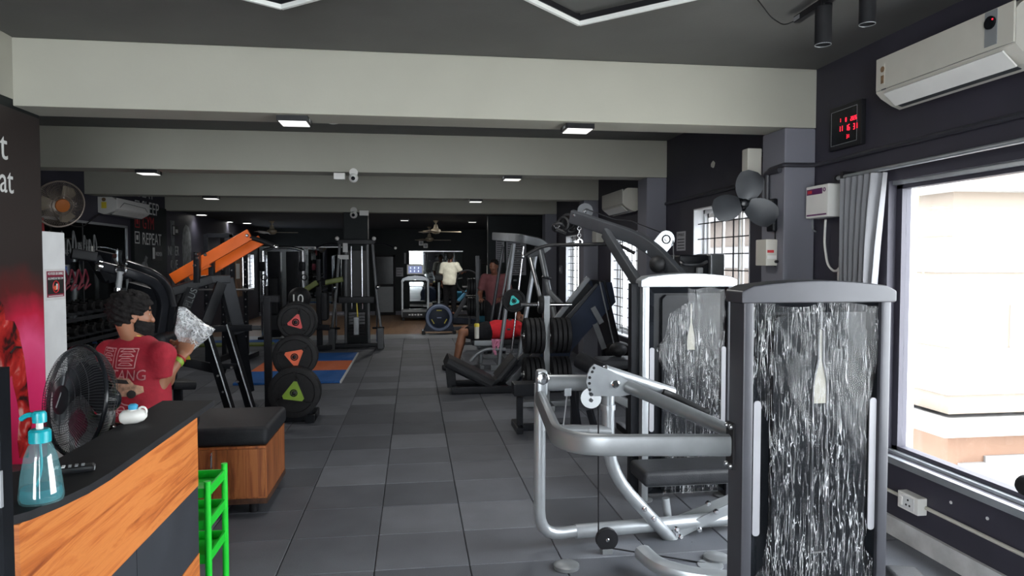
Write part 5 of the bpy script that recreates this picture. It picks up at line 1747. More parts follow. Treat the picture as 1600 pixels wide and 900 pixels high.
# black lever row machine behind the seated man
t = thing('row_machine', 'black lever row machine with chrome-tipped grips behind the seated man', 'gym machine', (-3.0, 7.2, 0))
bars(t, [('lever_arm', (112, 396), 6.6, (150, 402), 6.7, .10, .09), ('lever_arm', (150, 398), 7.2, (178, 404), 7.2, .10, .09), ('arm_link', (146, 402), 6.7, (166, 436), 6.8, .09, .09), ('arm_link', (170, 404), 7.2, (182, 424), 7.2, .09, .09),
         ('cross_beam', (165, 436), 6.8, (200, 428), 7.0, .08, .08), ('mast', (246, 470), 7.0, (228, 640), 6.9, .10, .13), ('mast', (262, 470), 7.4, (250, 640), 7.3, .10, .13),
         ('rear_strut', (205, 450), 7.2, (250, 462), 7.1, .10, .12), ('base_beam', (170, 632), 7.0, (300, 640), 7.2, .10, .10)])
build('curved_arm', MB().rbar([A(158, 416, y=6.5), A(205, 427, y=6.6), A(244, 443, y=6.8), A(256, 470, y=6.9), A(248, 520, y=6.9)], .08, .085, r=.02, fil=.25), 'frame_black', t)
build('curved_arm', MB().rbar([A(198, 413, y=7.1), A(235, 425, y=7.1), A(262, 445, y=7.2), A(270, 480, y=7.2)], .08, .08, r=.02, fil=.25), 'frame_black', t)
build('arm_cap', MB().cyl(A(152, 415, y=6.48), A(158, 416.5, y=6.5), .045, n=14), 'chrome', t)
build('arm_cap', MB().cyl(A(193, 411, y=7.08), A(198, 413, y=7.1), .045, n=14), 'chrome', t)
build('drop_grip', MB().tube([A(188, 424, y=6.5), A(185, 452, y=6.5)], .024, 12), 'grey_plastic', t)
build('grip_collar', MB().cyl(A(184.7, 450, y=6.5), A(184.5, 455, y=6.5), .034, n=14), 'chrome', t)
build('grip_collar', MB().torus(A(189, 422, y=6.5), (0, 1, 0), .04, .012, 14, 6), 'chrome', t)
build('chest_pad', MB().box(A(258, 560, y=6.6), (.12, .34, .46), bev=.045, seg=3), 'pad_black', t)
build('chest_stem', MB().rbar([A(258, 560, y=6.6) + Vector((-.06, 0, 0)), A(240, 575, y=6.95)], .07, .07, r=.008), 'frame_black', t)

# floor mat
t = thing('exercise_mat', 'blue and orange striped exercise mat on the floor beside the aisle', 'mat', (-1.75, 11.3, 0))
yv = [9.77, 10.78, 11.80, 12.83]
for k, mt in enumerate(('mat_blue', 'mat_orange', 'mat_blue')):
    build('mat_panel', MB().box((-1.71, (yv[k] + yv[k + 1]) / 2, .017), (1.40, yv[k + 1] - yv[k] - .012, .034), bev=.008), mt, t)
build('edge_binding', MB().bx(-1.01, -.99, yv[0], yv[3], 0.0, .03), 'print_white', t, smooth=False)
t = thing('exercise_mat', 'blue and olive mat on the floor far back behind the plate rack', 'mat', (-3.6, 14.7, 0))
build('mat_panel', MB().box((-3.6, 14.95, .017), (1.6, .42, .034), bev=.006), 'mat_blue', t)
build('mat_panel', MB().box((-3.6, 14.48, .017), (1.6, .42, .034), bev=.006), 'mat_green', t)

# cable tower in front of the pillar
def cable_tower(label, ux, Y, s, grp=None):
    """narrow multi-station tower: two leaning masts, stack, chrome rods, pull-up grips"""
    o = A(ux, 540, y=Y)
    t_ = thing('cable_tower', label, 'gym machine', (o.x, Y, 0), grp)
    P = lambda x, y, z: Vector((o.x + x, Y + y, z))
    zt = A(ux, 378, y=Y).z
    for sg in (-1, 1):
        build('mast', MB().rbar([P(sg * .30, 0, zt), P(sg * .38, -.05, 1.0), P(sg * .50, -.12, .02)], .05, .08, r=.008, fil=.1), 'frame_charcoal', t_)
        build('rear_mast', MB().rbar([P(sg * .20, .12, zt - .02), P(sg * .22, .12, .02)], .05, .06, r=.006), 'frame_charcoal', t_)
        build('guide_rod', MB().tube([P(sg * .10, .02, zt - .08), P(sg * .10, .02, .75)], .017, 8), 'chrome', t_)
        build('lower_rod', MB().tube([P(sg * .38, -.06, .95), P(sg * .38, -.06, .12)], .016, 8), 'chrome', t_)
        build('pull_grip', MB().tube([P(sg * .32, -.02, zt - .04), P(sg * .5, -.10, zt - .02), P(sg * .74, -.2, zt - .12)], .018, 8, fil=.1), 'frame_black', t_)
        build('grip_tip', MB().sph(P(sg * .74, -.2, zt - .12), .026, 8), 'white_plastic', t_)
        build('roller_tip', MB().sph(P(sg * .34, -.14, zt + .06), .04, 8), 'white_plastic', t_)
        build('arm_pivot', MB().sph(P(sg * .40, -.1, 1.17), .045, 8), 'chrome', t_)
        build('foot_box', MB().box(P(sg * .45, -.16, .20), (.12, .14, .40), bev=.01), 'frame_charcoal', t_)
        build('foot_bar', MB().tube([P(sg * .52, -.16, .40), P(sg * .30, -.16, .40)], .02, 8), 'frame_black', t_)
    build('head_beam', MB().box(P(0, .03, zt), (.70, .16, .09), bev=.01), 'frame_black', t_)
    build('cross_beam', MB().box(P(0, -.08, .93), (.66, .10, .12), bev=.01), 'frame_black', t_)
    build('base_beam', MB().box(P(0, -.06, .06), (.94, .10, .08), bev=.01), 'frame_black', t_)
    for k in range(8):
        build('weight_block', MB().box(P(0, .06, .24 + k * .06), (.30, .14, .054), bev=.004), 'black_matt' if k < 4 else 'frame_charcoal', t_)
    build('stack_cover', MB().box(P(0, .10, 1.42), (.36, .02, .9), bev=.004), 'black_plastic', t_)
    build('sign_plate', MB().box(P(-.2, -.05, 1.92), (.09, .01, .17), bev=.002), 'paper', t_)
    build('sign_plate', MB().box(P(-.24, -.05, 1.74), (.20, .01, .08), bev=.002), 'paper', t_)
    build('pull_cable', MB().tube([P(0, -.02, .88), P(.02, -.03, .55)], .012, 6), 'yellow_plastic', t_)
    build('seat_board', MB().box(P(.0, -.16, .44), (.10, .04, .34), bev=.01), 'frame_grey', t_)
    return t_


cable_tower('black cable tower with chrome rods in front of the dark pillar', 558, 13.7, 1)

# crossover frame in the back left
t = thing('cable_crossover', 'black cable crossover frame with chrome posts in the back left corner', 'gym machine', (-3.0, 15.4, 0))
Yc = 15.6
for u in (412, 474):
    x = A(u, 500, y=Yc).x
    build('post', MB().tube([(x, Yc, .02), (x, Yc, A(u, 392, y=Yc).z)], .05, 12), 'chrome' if u == 412 else 'steel', t)
    build('slide_carriage', MB().box((x, Yc - .05, 1.55), (.12, .14, .2), bev=.02), 'frame_black', t)
    build('handle', MB().torus((x + .05, Yc - .14, 1.32), (0, 1, .3), .06, .012, 12, 6), 'black_rubber', t)
    build('stack_cover', MB().box((x + (.22 if u == 412 else -.22), Yc + .12, .95), (.26, .24, 1.84), bev=.02), 'frame_black', t)
    build('weight_stack', MB().box((x + (.22 if u == 412 else -.22), Yc - .01, .5), (.2, .04, .6), bev=.004), 'frame_charcoal', t)
    build('foot', MB().rbar([(x, Yc - .4, .04), (x, Yc + .4, .04)], .08, .08, r=.01), 'frame_black', t)
xa, xb = A(412, 392, y=Yc).x, A(474, 392, y=Yc).x
zt = A(440, 390, y=Yc).z
build('top_arch', MB().tube([(xa, Yc, zt - .02), (xa + .2, Yc, zt + .04), ((xa + xb) / 2, Yc, zt + .05), (xb - .2, Yc, zt + .04), (xb, Yc, zt - .02)], .035, 10, fil=.15), 'chrome', t)
build('pad', MB().box(((xa + xb) / 2 - .2, Yc - .1, .92), (.22, .12, .8), bev=.05), 'pad_black', t)
# rack with olive arms behind the plate rack
t = thing('lever_machine', 'black lever machine with olive green arms left of the cable tower', 'gym machine', (-2.1, 13.3, 0))
Yo = 13.3
build('lever_arm', MB().rbar([A(466, 460, y=Yo), A(496, 441, y=Yo)], .09, .10, r=.02), 'olive_paint', t, label='olive green lever arm')
build('lever_arm', MB().rbar([A(500, 443, y=Yo + .2), A(536, 436, y=Yo + .2)], .09, .10, r=.02), 'olive_paint', t, label='olive green lever arm')
bars(t, [('mast', (498, 440), Yo + .1, (500, 545), Yo + .1, .10, .12), ('upper_post', (498, 405), Yo + .1, (498, 440), Yo + .1, .07, .08), ('seat_beam', (470, 510), Yo, (515, 512), Yo, .10, .10), ('rear_leg', (480, 470), Yo + .3, (468, 545), Yo + .3, .08, .10), ('base_beam', (462, 543), Yo, (518, 543), Yo, .10, .08), ('pivot_tube', (490, 444), Yo, (505, 441), Yo + .2, .12, .12)])
build('seat_pad', MB().box(A(482, 503, y=Yo), (.36, .34, .10), bev=.04), 'pad_black', t)
build('back_pad', MB().box(A(508, 478, y=Yo), (.12, .34, .52), bev=.04), 'pad_black', t)
# two more dark frames further left along the mirror wall
t = thing('squat_rack', 'black squat rack with drilled uprights behind the orange-armed machine', 'gym machine', (-3.5, 12.2, 0))
for (u, y) in ((324, 11.6), (364, 11.6), (350, 12.8), (385, 12.8)):
    x = A(u, 500, y=y).x
    zt = A(u, 366, y=y).z
    up_ = build('upright', MB().box((x, y, zt / 2), (.07, .07, zt), bev=.006), 'frame_black', t)
    for k in range(12):
        build('hole', MB().cyl((x, y - .0355, .35 + k * .13), (x, y - .037, .35 + k * .13), .013, n=8), 'steel', up_)
for ya, yb_, ua, ub in ((11.6, 11.6, 324, 364), (12.8, 12.8, 350, 385)):
    build('top_tie', MB().rbar([A(ua, 368, y=ya), A(ub, 368, y=yb_)], .07, .07, r=.006), 'frame_black', t)
    build('safety_hook', MB().box(A(ub, 452, y=ya) + Vector((0, -.08, 0)), (.05, .14, .06), bev=.01), 'steel', t)
xa, xb = A(324, 500, y=11.6).x, A(364, 500, y=11.6).x
build('barbell', MB().tube([(xa - .35, 11.48, 1.22), (xb + .35, 11.48, 1.22)], .016, 8), 'steel', t)
for x in (xa, xb):
    build('side_tie', MB().rbar([(x, 11.6, .05), (x + .1, 12.8, .05)], .08, .08, r=.008), 'frame_black', t)
t = thing('dumbbell_rack', 'low black dumbbell rack standing along the mirror doors', 'weight rack', (-4.2, 10.5, 0))
for y in (9.3, 11.6):
    build('side_frame', MB().rbar([(-4.5, y, .02), (-4.40, y, .95)], .06, .07, r=.006).rbar([(-4.55, y, .04), (-3.95, y, .04)], .06, .07, r=.006), 'frame_black', t)
for z, x in ((.35, -4.15), (.62, -4.25), (.90, -4.36)):
    build('shelf_rail', MB().rbar([(x, 9.2, z), (x, 11.7, z)], .03, .05, r=.004), 'frame_charcoal', t)
    build('shelf_rail', MB().rbar([(x - .14, 9.2, z + .06), (x - .14, 11.7, z + .06)], .03, .05, r=.004), 'frame_charcoal', t)
proto = None
k = 0
for z, x, row in ((.35, -4.15, 'lowest'), (.62, -4.25, 'middle'), (.90, -4.36, 'top')):
    for i in range(9):
        loc = (x - .07, 9.45 + i * .25, z + .148)
        lab = '%s black dumbbell from the near end, %s row of the mirror-door rack' % (('first', 'second', 'third', 'fourth', 'fifth', 'sixth', 'seventh', 'eighth', 'ninth')[i], row)
        if proto is None:
            proto = thing('dumbbell', lab, 'dumbbell', loc, 'dumbbells on the ' + row + ' row')
            for s in (-1, 1):
                build('head', MB().lathe([(0, 0), (.045, 0), (.055, .012), (.055, .07), (.045, .08), (0, .08)], (s * .055, 0, 0), (s, 0, 0), 6), 'black_rubber', proto, local=True, smooth=False)
            build('grip', MB().tube([(-.06, 0, 0), (.06, 0, 0)], .015, 8), 'chrome', proto, local=True)
        else:
            dup(proto, loc, 0, lab, 'dumbbells on the ' + row + ' row')

# ================================================================ things on walls and ceiling
def air_con(label, x, y0, y1, z0, z1, s, dp=.215, near_side=True, mt='cream_plastic'):
    """split unit on a side wall; s=-1: on the right wall facing -X, s=+1: on the left wall"""
    t_ = thing('air_conditioner', label, 'air conditioner', (x, (y0 + y1) / 2, z0))
    h = z1 - z0
    prof = [(0, z0 + .03), (0, z1), (dp * .75, z1), (dp * .93, z1 - .03), (dp, z1 - .10 * h - .02), (dp, z0 + .30 * h), (dp * .86, z0 + .20 * h), (dp * .55, z0 + .02), (dp * .3, z0)]
    pl = [(x + s * a, y0, b_) for a, b_ in prof]
    build('body', MB().prism(pl, (0, y1 - y0, 0)), mt, t_, smooth=False)
    fx = x + s * (dp + .0085)
    build('front_panel', MB().box((x + s * (dp + .002), (y0 + y1) / 2, z0 + h * .64), (.012, y1 - y0 - .012, h * .62), bev=.004), mt, t_)
    build('panel_seam', MB().bx(min(x + s * dp * .97, x + s * (dp + .002)), max(x + s * dp * .97, x + s * (dp + .002)), y0 + .01, y1 - .01, z0 + h * .325, z0 + h * .335), 'frame_charcoal', t_, smooth=False)
    a, b_ = Vector((x + s * dp * .97, 0, z0 + h * .285)), Vector((x + s * dp * .62, 0, z0 + h * .06))
    n_ = Vector((s * .6, 0, -.8)) * .008
    build('louvre', MB().prism([a + Vector((0, y0 + .07, 0)) + n_, a + Vector((0, y1 - .07, 0)) + n_, b_ + Vector((0, y1 - .07, 0)) + n_, b_ + Vector((0, y0 + .07, 0)) + n_], n_), 'white_plastic', t_, smooth=False)
    build('outlet', MB().prism([b_ + Vector((0, y0 + .08, .0)) + n_ * .9, b_ + Vector((0, y1 - .08, 0)) + n_ * .9, b_ + Vector((-s * .03, y1 - .08, -.012)) + n_ * .6, b_ + Vector((-s * .03, y0 + .08, -.012)) + n_ * .6], n_ * .6), 'frame_charcoal', t_, smooth=False)
    return t_, fx


mat('tan_label', (0.20, 0.12, 0.06), .6, var=.3, scale=60)
# near unit on the right wall
t, fx = air_con('large white air conditioner above the big window on the right wall', XR, 2.84, 3.80, 2.545, 2.84, -1)
yc = A(1548, 72, x=fx).y
build('display_strip', MB().bx(fx - .003, fx + .001, yc - .035, yc + .035, 2.66, 2.84 - .02), 'grey_plastic', t, smooth=False)
build('display_dial', MB().cyl((fx, yc, 2.765), (fx - .012, yc, 2.765), .03, n=20), 'black_gloss', t)
build('indicator', MB().cyl((fx - .012, yc - .02, 2.775), (fx - .014, yc - .02, 2.775), .004, n=8), 'led_red', t)
yl_ = A(1376, 125, x=fx).y
build('rating_label', MB().bx(fx - .0025, fx + .001, yl_ - .035, yl_ + .0, 2.665, 2.785), 'cream_plastic', t, smooth=False)
build('rating_arc', MB().cyl((fx - .002, yl_ - .018, 2.755), (fx - .004, yl_ - .018, 2.755), .017, n=16), 'tan_label', t)
build('rating_box', MB().bx(fx - .004, fx - .002, yl_ - .03, yl_ - .006, 2.675, 2.72), 'tan_label', t, smooth=False)
build('maker_mark', MB().bx(fx - .002, fx + .001, yl_ - .045, yl_ - .01, 2.637, 2.643), 'frame_charcoal', t, smooth=False)
# unit further back on the right wall
a0 = 9.3
air_con('small cream air conditioner high on the right wall past the second column', XR, 8.75, 9.75, 2.30, 2.60, -1, dp=.23, mt='cream_plastic')
# unit on the left wall
t, fx = air_con('white air conditioner on the left wall above the mirror doors', XL, 11.25, 12.55, 2.36, 2.62, 1, dp=.26, mt='white_plastic')
build('rating_label', MB().bx(XL + .05, XL + .12, 11.246, 11.25, 2.45, 2.545), 'yellow_plastic', t, smooth=False)
build('rating_arc', MB().cyl((XL + .085, 11.248, 2.58), (XL + .085, 11.243, 2.58), .028, n=16), 'tan_label', t)
build('panel_crease', MB().tube([(fx + .004, 11.35, 2.47), (fx + .004, 11.5, 2.55), (fx + .004, 12.35, 2.53), (fx + .004, 12.45, 2.47)], .004, 4), 'frame_charcoal', t)

# LED calendar clock
t = thing('wall_clock', 'black digital wall clock with red numerals beside the air conditioner', 'clock', (XR, 4.38, 2.42))
cy0, cy1, cz0, cz1 = 4.20, 4.55, 2.415, 2.705
build('case', MB().box((XR - .018, (cy0 + cy1) / 2, (cz0 + cz1) / 2), (.036, cy1 - cy0, cz1 - cz0), bev=.006), 'black_plastic', t)
build('screen', MB().bx(XR - .0375, XR - .035, cy0 + .045, cy1 - .03, cz0 + .035, cz1 - .035), 'black_gloss', t, smooth=False)
fr = MB()
for a, b_, c, d in ((cy0 + .04, cy1 - .025, cz0 + .03, cz0 + .033), (cy0 + .04, cy1 - .025, cz1 - .033, cz1 - .03), (cy0 + .04, cy0 + .043, cz0 + .03, cz1 - .03), (cy1 - .028, cy1 - .025, cz0 + .03, cz1 - .03)):
    fr.bx(XR - .038, XR - .0365, a, b_, c, d)
build('screen_border', fr, 'grey_plastic', t, smooth=False)
xd_ = Vector((0, -1, 0))
for s_, u, v, h_ in (('1', 1312, 192, .028), ('8', 1321, 190.5, .028), ('2026', 1329, 189, .028), ('11', 1310.5, 207, .040), ('16', 1321.5, 205, .040), ('31', 1333, 202.5, .040), ('31', 1322.5, 216.5, .026)):
    p = A(u, v, x=XR - .038)
    build('digits', seven_seg(MB(), s_, p, xd_, Vector((0, 0, 1)), h_), 'led_red', t, smooth=False)

# voltage stabiliser with its cord
t = thing('voltage_stabilizer', 'white box with a purple label on the right wall under the clock', 'electrical box', (XR, 4.56, 1.97))
build('case', MB().box((XR - .055, 4.57, 2.075), (.11, .27, .225), bev=.008), 'white_plastic', t)
build('label_strip', MB().bx(XR - .112, XR - .1095, 4.50, 4.69, 2.125, 2.165), 'pot_purple', t, smooth=False)
build('display', MB().bx(XR - .1135, XR - .1115, 4.625, 4.675, 2.135, 2.155), 'red_print', t, smooth=False)
build('emblem', MB().torus((XR - .111, 4.475, 2.150), (1, 0, 0), .012, .003, 14, 5), 'pot_purple', t)
build('label_strip', MB().bx(XR - .112, XR - .1095, 4.45, 4.69, 1.978, 1.988), 'pot_purple', t, smooth=False)
build('cord', MB().tube([A(1290, 343, x=XR - .05), A(1288, 380, x=XR - .03), A(1293, 415, x=XR - .03), A(1305, 426, x=XR - .03), A(1316, 415, x=XR - .03)], .008, 8, fil=.05), 'white_plastic', t)
build('loop_cord', MB().tube([A(1279, 326, x=XR - .02), A(1268, 345, x=XR - .02), A(1270, 360, x=XR - .02), A(1275, 362, x=XR - .02)], .006, 6, fil=.04), 'grey_plastic', t)
t = thing('plug_adapter', 'white plug adapter hanging on the wall beside the curtain', 'plug', A(1317, 430, x=XR - .02))
p = A(1317, 412, x=XR - .03)
build('plug_body', MB().box(p, (.04, .05, .12), bev=.012), 'white_plastic', t)
build('socket_plate', MB().box(A(1316, 434, x=XR - .012), (.024, .09, .14), bev=.008), 'white_plastic', t)

# small white box on the column, distribution box, gym rules sheet
t = thing('wall_speaker', 'white box mounted high on the near side of the first column', 'speaker', A(1177, 275, y=5.2))
p0, p1 = A(1164, 276, y=5.2), A(1193, 232, y=5.2)
build('case', MB().box(((p0.x + p1.x) / 2, 5.24, (p0.z + p1.z) / 2), (p1.x - p0.x - .03, .10, p1.z - p0.z), bev=.01), 'cream_plastic', t)
build('bracket', MB().bx(p1.x - .03, XR, 5.2, 5.24, p1.z - .06, p1.z - .03), 'frame_charcoal', t, smooth=False)
build('lead', MB().tube([A(1181, 280, y=5.2), A(1181, 276, y=5.2), A(1178, 285, y=5.2)], .006, 6), 'white_plastic', t)
t = thing('distribution_box', 'white electrical distribution box on the first column below the wall fan', 'electrical box', A(1200, 415, y=5.0))
cxl = XR - .24
p0, p1 = A(1183, 415, y=5.0), A(1215, 375, y=5.0)
build('case', MB().box((cxl - .045, 4.93, (p0.z + p1.z) / 2), (.09, .16, p1.z - p0.z), bev=.006), 'cream_plastic', t)
build('switch_row', MB().bx(cxl - .08, cxl - .01, 4.846, 4.85, p0.z + .05, p0.z + .075), 'white_plastic', t, smooth=False)
build('warning_label', MB().bx(cxl - .08, cxl - .03, 4.846, 4.849, p0.z + .095, p0.z + .115), 'red_print', t, smooth=False)
build('key_lock', MB().cyl((cxl - .012, 4.85, p0.z + .03), (cxl - .012, 4.83, p0.z + .03), .012, n=10), 'black_plastic', t)
t = thing('rules_sheet', 'grey laminated GYM RULES sheet on the dark wall beside the first grille window', 'sign', A(1062, 392, x=XR))
p0, p1 = A(1057, 392, x=XR - .004), A(1071, 361, x=XR - .004)
build('sheet', MB().bx(XR - .004, XR - .0005, p1.y, p0.y, p0.z, p1.z), 'paper_grey', t, smooth=False)
build('lettering', text_mb('GYM RULES', (XR - .004, p0.y - .02, p1.z - .05), (0, -1, 0), (0, 0, 1), .045, .001, sx=.85), 'print_black', t, smooth=False)
for k in range(4):
    build('text_line', MB().bx(XR - .0055, XR - .004, p1.y + .03, p0.y - .03, p1.z - .09 - k * .032, p1.z - .08 - k * .032), 'print_black', t, smooth=False)

# wall fan without cage on the first column
hc = A(1163, 318, y=4.80)
t = thing('wall_fan', 'grey three-bladed wall fan without a cage on the first column', 'fan', hc)
ax = Vector((-.35, -.92, -.05)).normalized()
d_, s_, u_ = frame_of(ax)
for k, (tu, tv) in enumerate(((1173, 282), (1128, 326), (1200, 336))):
    e = (A(tu, tv, y=4.80) - hc)
    L = max(e.length, .17)
    e.normalize()
    g_ = ax.cross(e)
    vs_, fs_ = [], []
    for i in range(9):
        s = i / 8
        rr = .03 + (L + .04) * s
        wd = .025 + .075 * math.sin(PI * min(1, s * .78 + .08)) ** .7
        if i == 8:
            wd *= .55
        for j in range(5):
            q = -1 + j / 2
            vs_.append(hc + e * rr + g_ * wd * q + ax * (.02 * q + .012 * math.cos(q * 1.5)))
    for i in range(8):
        for j in range(4):
            a = i * 5 + j
            fs_.append((a, a + 1, a + 6, a + 5))
    bl = MB().add(vs_, fs_).add([p - ax * .004 for p in vs_], [f[::-1] for f in fs_])
    build('blade', bl, 'frame_charcoal', t)
build('spinner', MB().lathe([(0, -.02), (.034, -.02), (.034, .01), (.022, .03), (0, .034)], hc, ax, 18), 'black_gloss', t)
build('motor', MB().lathe([(0, -.15), (.05, -.15), (.055, -.12), (.055, -.05), (.03, -.02), (0, -.02)], hc, ax, 18), 'black_gloss', t)
mp_ = hc - ax * .14
build('arm', MB().tube([mp_, Vector((cxl - .03, 4.90, mp_.z)), Vector((cxl, 4.90, mp_.z))], .02, 8), 'black_plastic', t)
p0, p1 = A(1206, 310, y=4.87), A(1222, 362, y=4.87)
build('mount_plate', MB().box((cxl - .02, 4.90, (p0.z + p1.z) / 2), (.04, .10, abs(p0.z - p1.z)), bev=.012), 'black_gloss', t)
build('power_cord', MB().tube([Vector((cxl - .01, 4.87, p1.z)), Vector((cxl - .006, 4.87, 1.62))], .005, 6), 'black_plastic', t)

# surface conduits on the right wall
def conduit(label, pts, r, mt='pipe_grey', fil=.05):
    return solo('conduit_pipe', MB().tube(pts, r, 8, fil=fil), mt, label, 'pipe')


zc_ = A(1275, 258, x=XR - .02).z
conduit('dark conduit pipe running along the right wall above the big window', [(XR - .018, -1, zc_ + .02), (XR - .018, 4.73, zc_), (XR - .23 + .0, 4.745, zc_), (cxl - .018, 4.745, zc_), (cxl - .018, 4.98, zc_ - .01), (cxl - .018, 4.98, 1.62 + .3)], .016, fil=.06)
conduit('second conduit pipe bending down the side of the first column', [(cxl - .018, 4.80, zc_ - .03), (cxl - .018, 5.04, zc_ - .03), (cxl - .018, 5.04, 1.95)], .02, fil=.08)
conduit('dark conduit pipe along the right wall between the first two columns', [(XR - .015, 5.1, A(1090, 305, x=XR).z), (XR - .015, 7.78, A(1090, 305, x=XR).z - .02)], .02)
conduit('grey socket trunking low along the right wall under the big window', [(XR - .012, -1, .262), (XR - .012, 3.58, .262)], .011, 'cream_plastic')
conduit('grey socket trunking between the white socket box and the tower', [(XR - .012, 3.76, .262), (XR - .012, 4.76, .262)], .011, 'cream_plastic')
t = thing('socket_box', 'white socket and switch box low on the right wall under the window', 'socket', (XR, 3.67, .2))
build('box', MB().box((XR - .03, 3.67, .265), (.06, .17, .10), bev=.006), 'white_plastic', t)
build('face_plate', MB().box((XR - .061, 3.68, .265), (.006, .13, .075), bev=.002), 'paper', t)
build('switch', MB().box((XR - .066, 3.72, .265), (.008, .03, .05), bev=.002), 'white_plastic', t)
for dy, dz in ((0, .018), (-.014, -.012), (.014, -.012)):
    build('socket_hole', MB().cyl((XR - .0645, 3.66 + dy, .265 + dz), (XR - .067, 3.66 + dy, .265 + dz), .0065, n=8), 'black_plastic', t)
for u, v in ((1486, 785), (1543, 810)):
    p = A(u, v, x=XR - .001)
    solo('wall_plug', MB().cyl((XR, p.y, p.z), (XR - .004, p.y, p.z), .009, n=8), 'paper', 'tiny white plug hole in the wall under the big window%s' % (' near its socket' if u < 1500 else ' at the frame edge'), 'wall plug')

# switches and telephone on the far right wall
for (u, v, lab, Yx) in ((932, 410, 'white wall handset on the dark wall between the two far windows', 0), (878, 421, 'small switch plate between the far windows', 1)):
    p = A(u, v, x=XR)
    t = thing('wall_handset' if Yx == 0 else 'switch_plate', lab, 'handset' if Yx == 0 else 'switch', p)
    build('body', MB().box((XR - .02, p.y, p.z), (.04, .20 if Yx == 0 else .18, .26 if Yx == 0 else .16), bev=.012), 'white_plastic' if Yx == 0 else 'column_grey', t)
    if Yx == 0:
        build('receiver', MB().tube([(XR - .05, p.y + .16, p.z + .02), (XR - .06, p.y + .22, p.z - .22), (XR - .05, p.y + .28, p.z - .26)], .03, 8, fil=.05), 'white_plastic', t)
        build('cord', MB().tube([(XR - .03, p.y + .1, p.z + .1), (XR - .03, p.y + .35, p.z + .25), (XR - .03, p.y + .40, p.z + .6)], .008, 6, fil=.1), 'white_plastic', t)
    else:
        build('rocker', MB().box((XR - .043, p.y, p.z), (.008, .06, .08), bev=.002), 'white_plastic', t)
p = A(940, 380, x=XR)
t = thing('stabilizer_box', 'cream wall box under the far cream air conditioner', 'electrical box', p)
build('case', MB().box((XR - .06, p.y, A(940, 370, x=XR).z), (.12, .26, .18), bev=.01), 'cream_plastic', t)
build('bottom_plate', MB().box((XR - .06, p.y, A(940, 370, x=XR).z - .1), (.10, .2, .02), bev=.004), 'grey_plastic', t)

# curtain gathered at the far side of the large window and its rod
t = thing('window_curtain', 'grey curtain gathered at the left side of the big window', 'curtain', (XR - .06, 4.1, 1.0))
nn = 60
vs_, fs_ = [], []
for j in range(9):
    z = 2.20 - j * (1.75 / 8)
    for i in range(nn + 1):
        s = i / nn
        y = 4.33 - s * .40 * (1 - .18 * math.sin(j / 8 * PI))
        x = XR - .075 + .035 * math.sin(s * 2 * PI * 6.5) + .01 * math.sin(s * 40 + j * .6)
        vs_.append((x, y, z))
for j in range(8):
    for i in range(nn):
        q = j * (nn + 1) + i
        fs_.append((q, q + 1, q + nn + 2, q + nn + 1))
build('cloth', MB().add(vs_, fs_).add([Vector(p) + Vector((.004, 0, 0)) for p in vs_], [f[::-1] for f in fs_]), 'curtain_grey', t)
build('curtain_rod', MB().tube([(XR - .075, .4, 2.235), (XR - .075, 4.38, 2.215)], .014, 10), 'frame_silver', t)
build('rod_bracket', MB().bx(XR - .09, XR, 4.30, 4.33, 2.20, 2.25), 'black_plastic', t, smooth=False)
build('rod_finial', MB().sph((XR - .075, 4.39, 2.215), .02, 8), 'black_plastic', t)

# left wall fan with cage
fc = A(93, 319, y=9.4)
t = thing('wall_fan', 'caged wall fan with an orange centre on the left wall above the white cabinet', 'fan', fc)
ax = Vector((.72, -.66, -.26)).normalized()
d_, s_, u_ = frame_of(ax)
R_ = .285
cg = MB()
for k in range(84):
    a = 2 * PI * k / 84
    e = s_ * math.cos(a) + u_ * math.sin(a)
    cg.tube([fc + ax * .08 + e * .07, fc + ax * .075 + e * R_ * .6, fc + e * R_], .0028, 3, cap=False)
    cg.tube([fc + e * R_, fc - ax * .07 + e * R_ * .8, fc - ax * .10 + e * .07], .0028, 3, cap=False)
o = build('cage', cg, 'fan_cage', t); o['kind'] = 'stuff'
build('cage_ring', MB().torus(fc, ax, R_, .011, 40, 6), 'fan_cage', t)
build('centre_badge', MB().lathe([(0, .08), (.085, .08), (.08, .095), (0, .10)], fc, ax, 20), 'fan_orange', t)
build('centre_ring', MB().torus(fc + ax * .082, ax, .12, .006, 28, 5), 'fan_cage', t)
for k in range(3):
    a = 2 * PI * k / 3
    e = s_ * math.cos(a) + u_ * math.sin(a); g_ = ax.cross(e)
    pl = [fc + e * .04 + g_ * .03, fc + e * .22 + g_ * .10, fc + e * .25 - g_ * .02, fc + e * .2 - g_ * .09, fc + e * .04 - g_ * .03]
    build('blade', MB().prism(pl, ax * .004), 'beige_fan', t, smooth=False)
build('motor', MB().lathe([(0, -.22), (.07, -.22), (.08, -.12), (.04, -.09), (0, -.09)], fc, ax, 16), 'black_plastic', t)
mb_ = fc - ax * .2
build('arm', MB().tube([mb_, Vector((XL + .02, mb_.y + .1, mb_.z - .05))], .025, 8), 'black_plastic', t)
build('mount_plate', MB().box((XL + .015, mb_.y + .1, mb_.z - .05), (.03, .14, .22), bev=.01), 'black_plastic', t)
build('power_lead', MB().tube([mb_, Vector((XL + .04, 9.9, 2.2)), Vector((XL + .04, 10.6, 2.12)), Vector((XL + .04, 11.2, 2.36))], .008, 5, fil=.2), 'black_plastic', t)
solo('wall_pipe', MB().tube([A(64, 340, x=XL + .03), A(66, 372, x=XL + .03)], .03, 8), 'print_red', 'thin red pipe on the left wall just above the white cabinet', 'pipe')

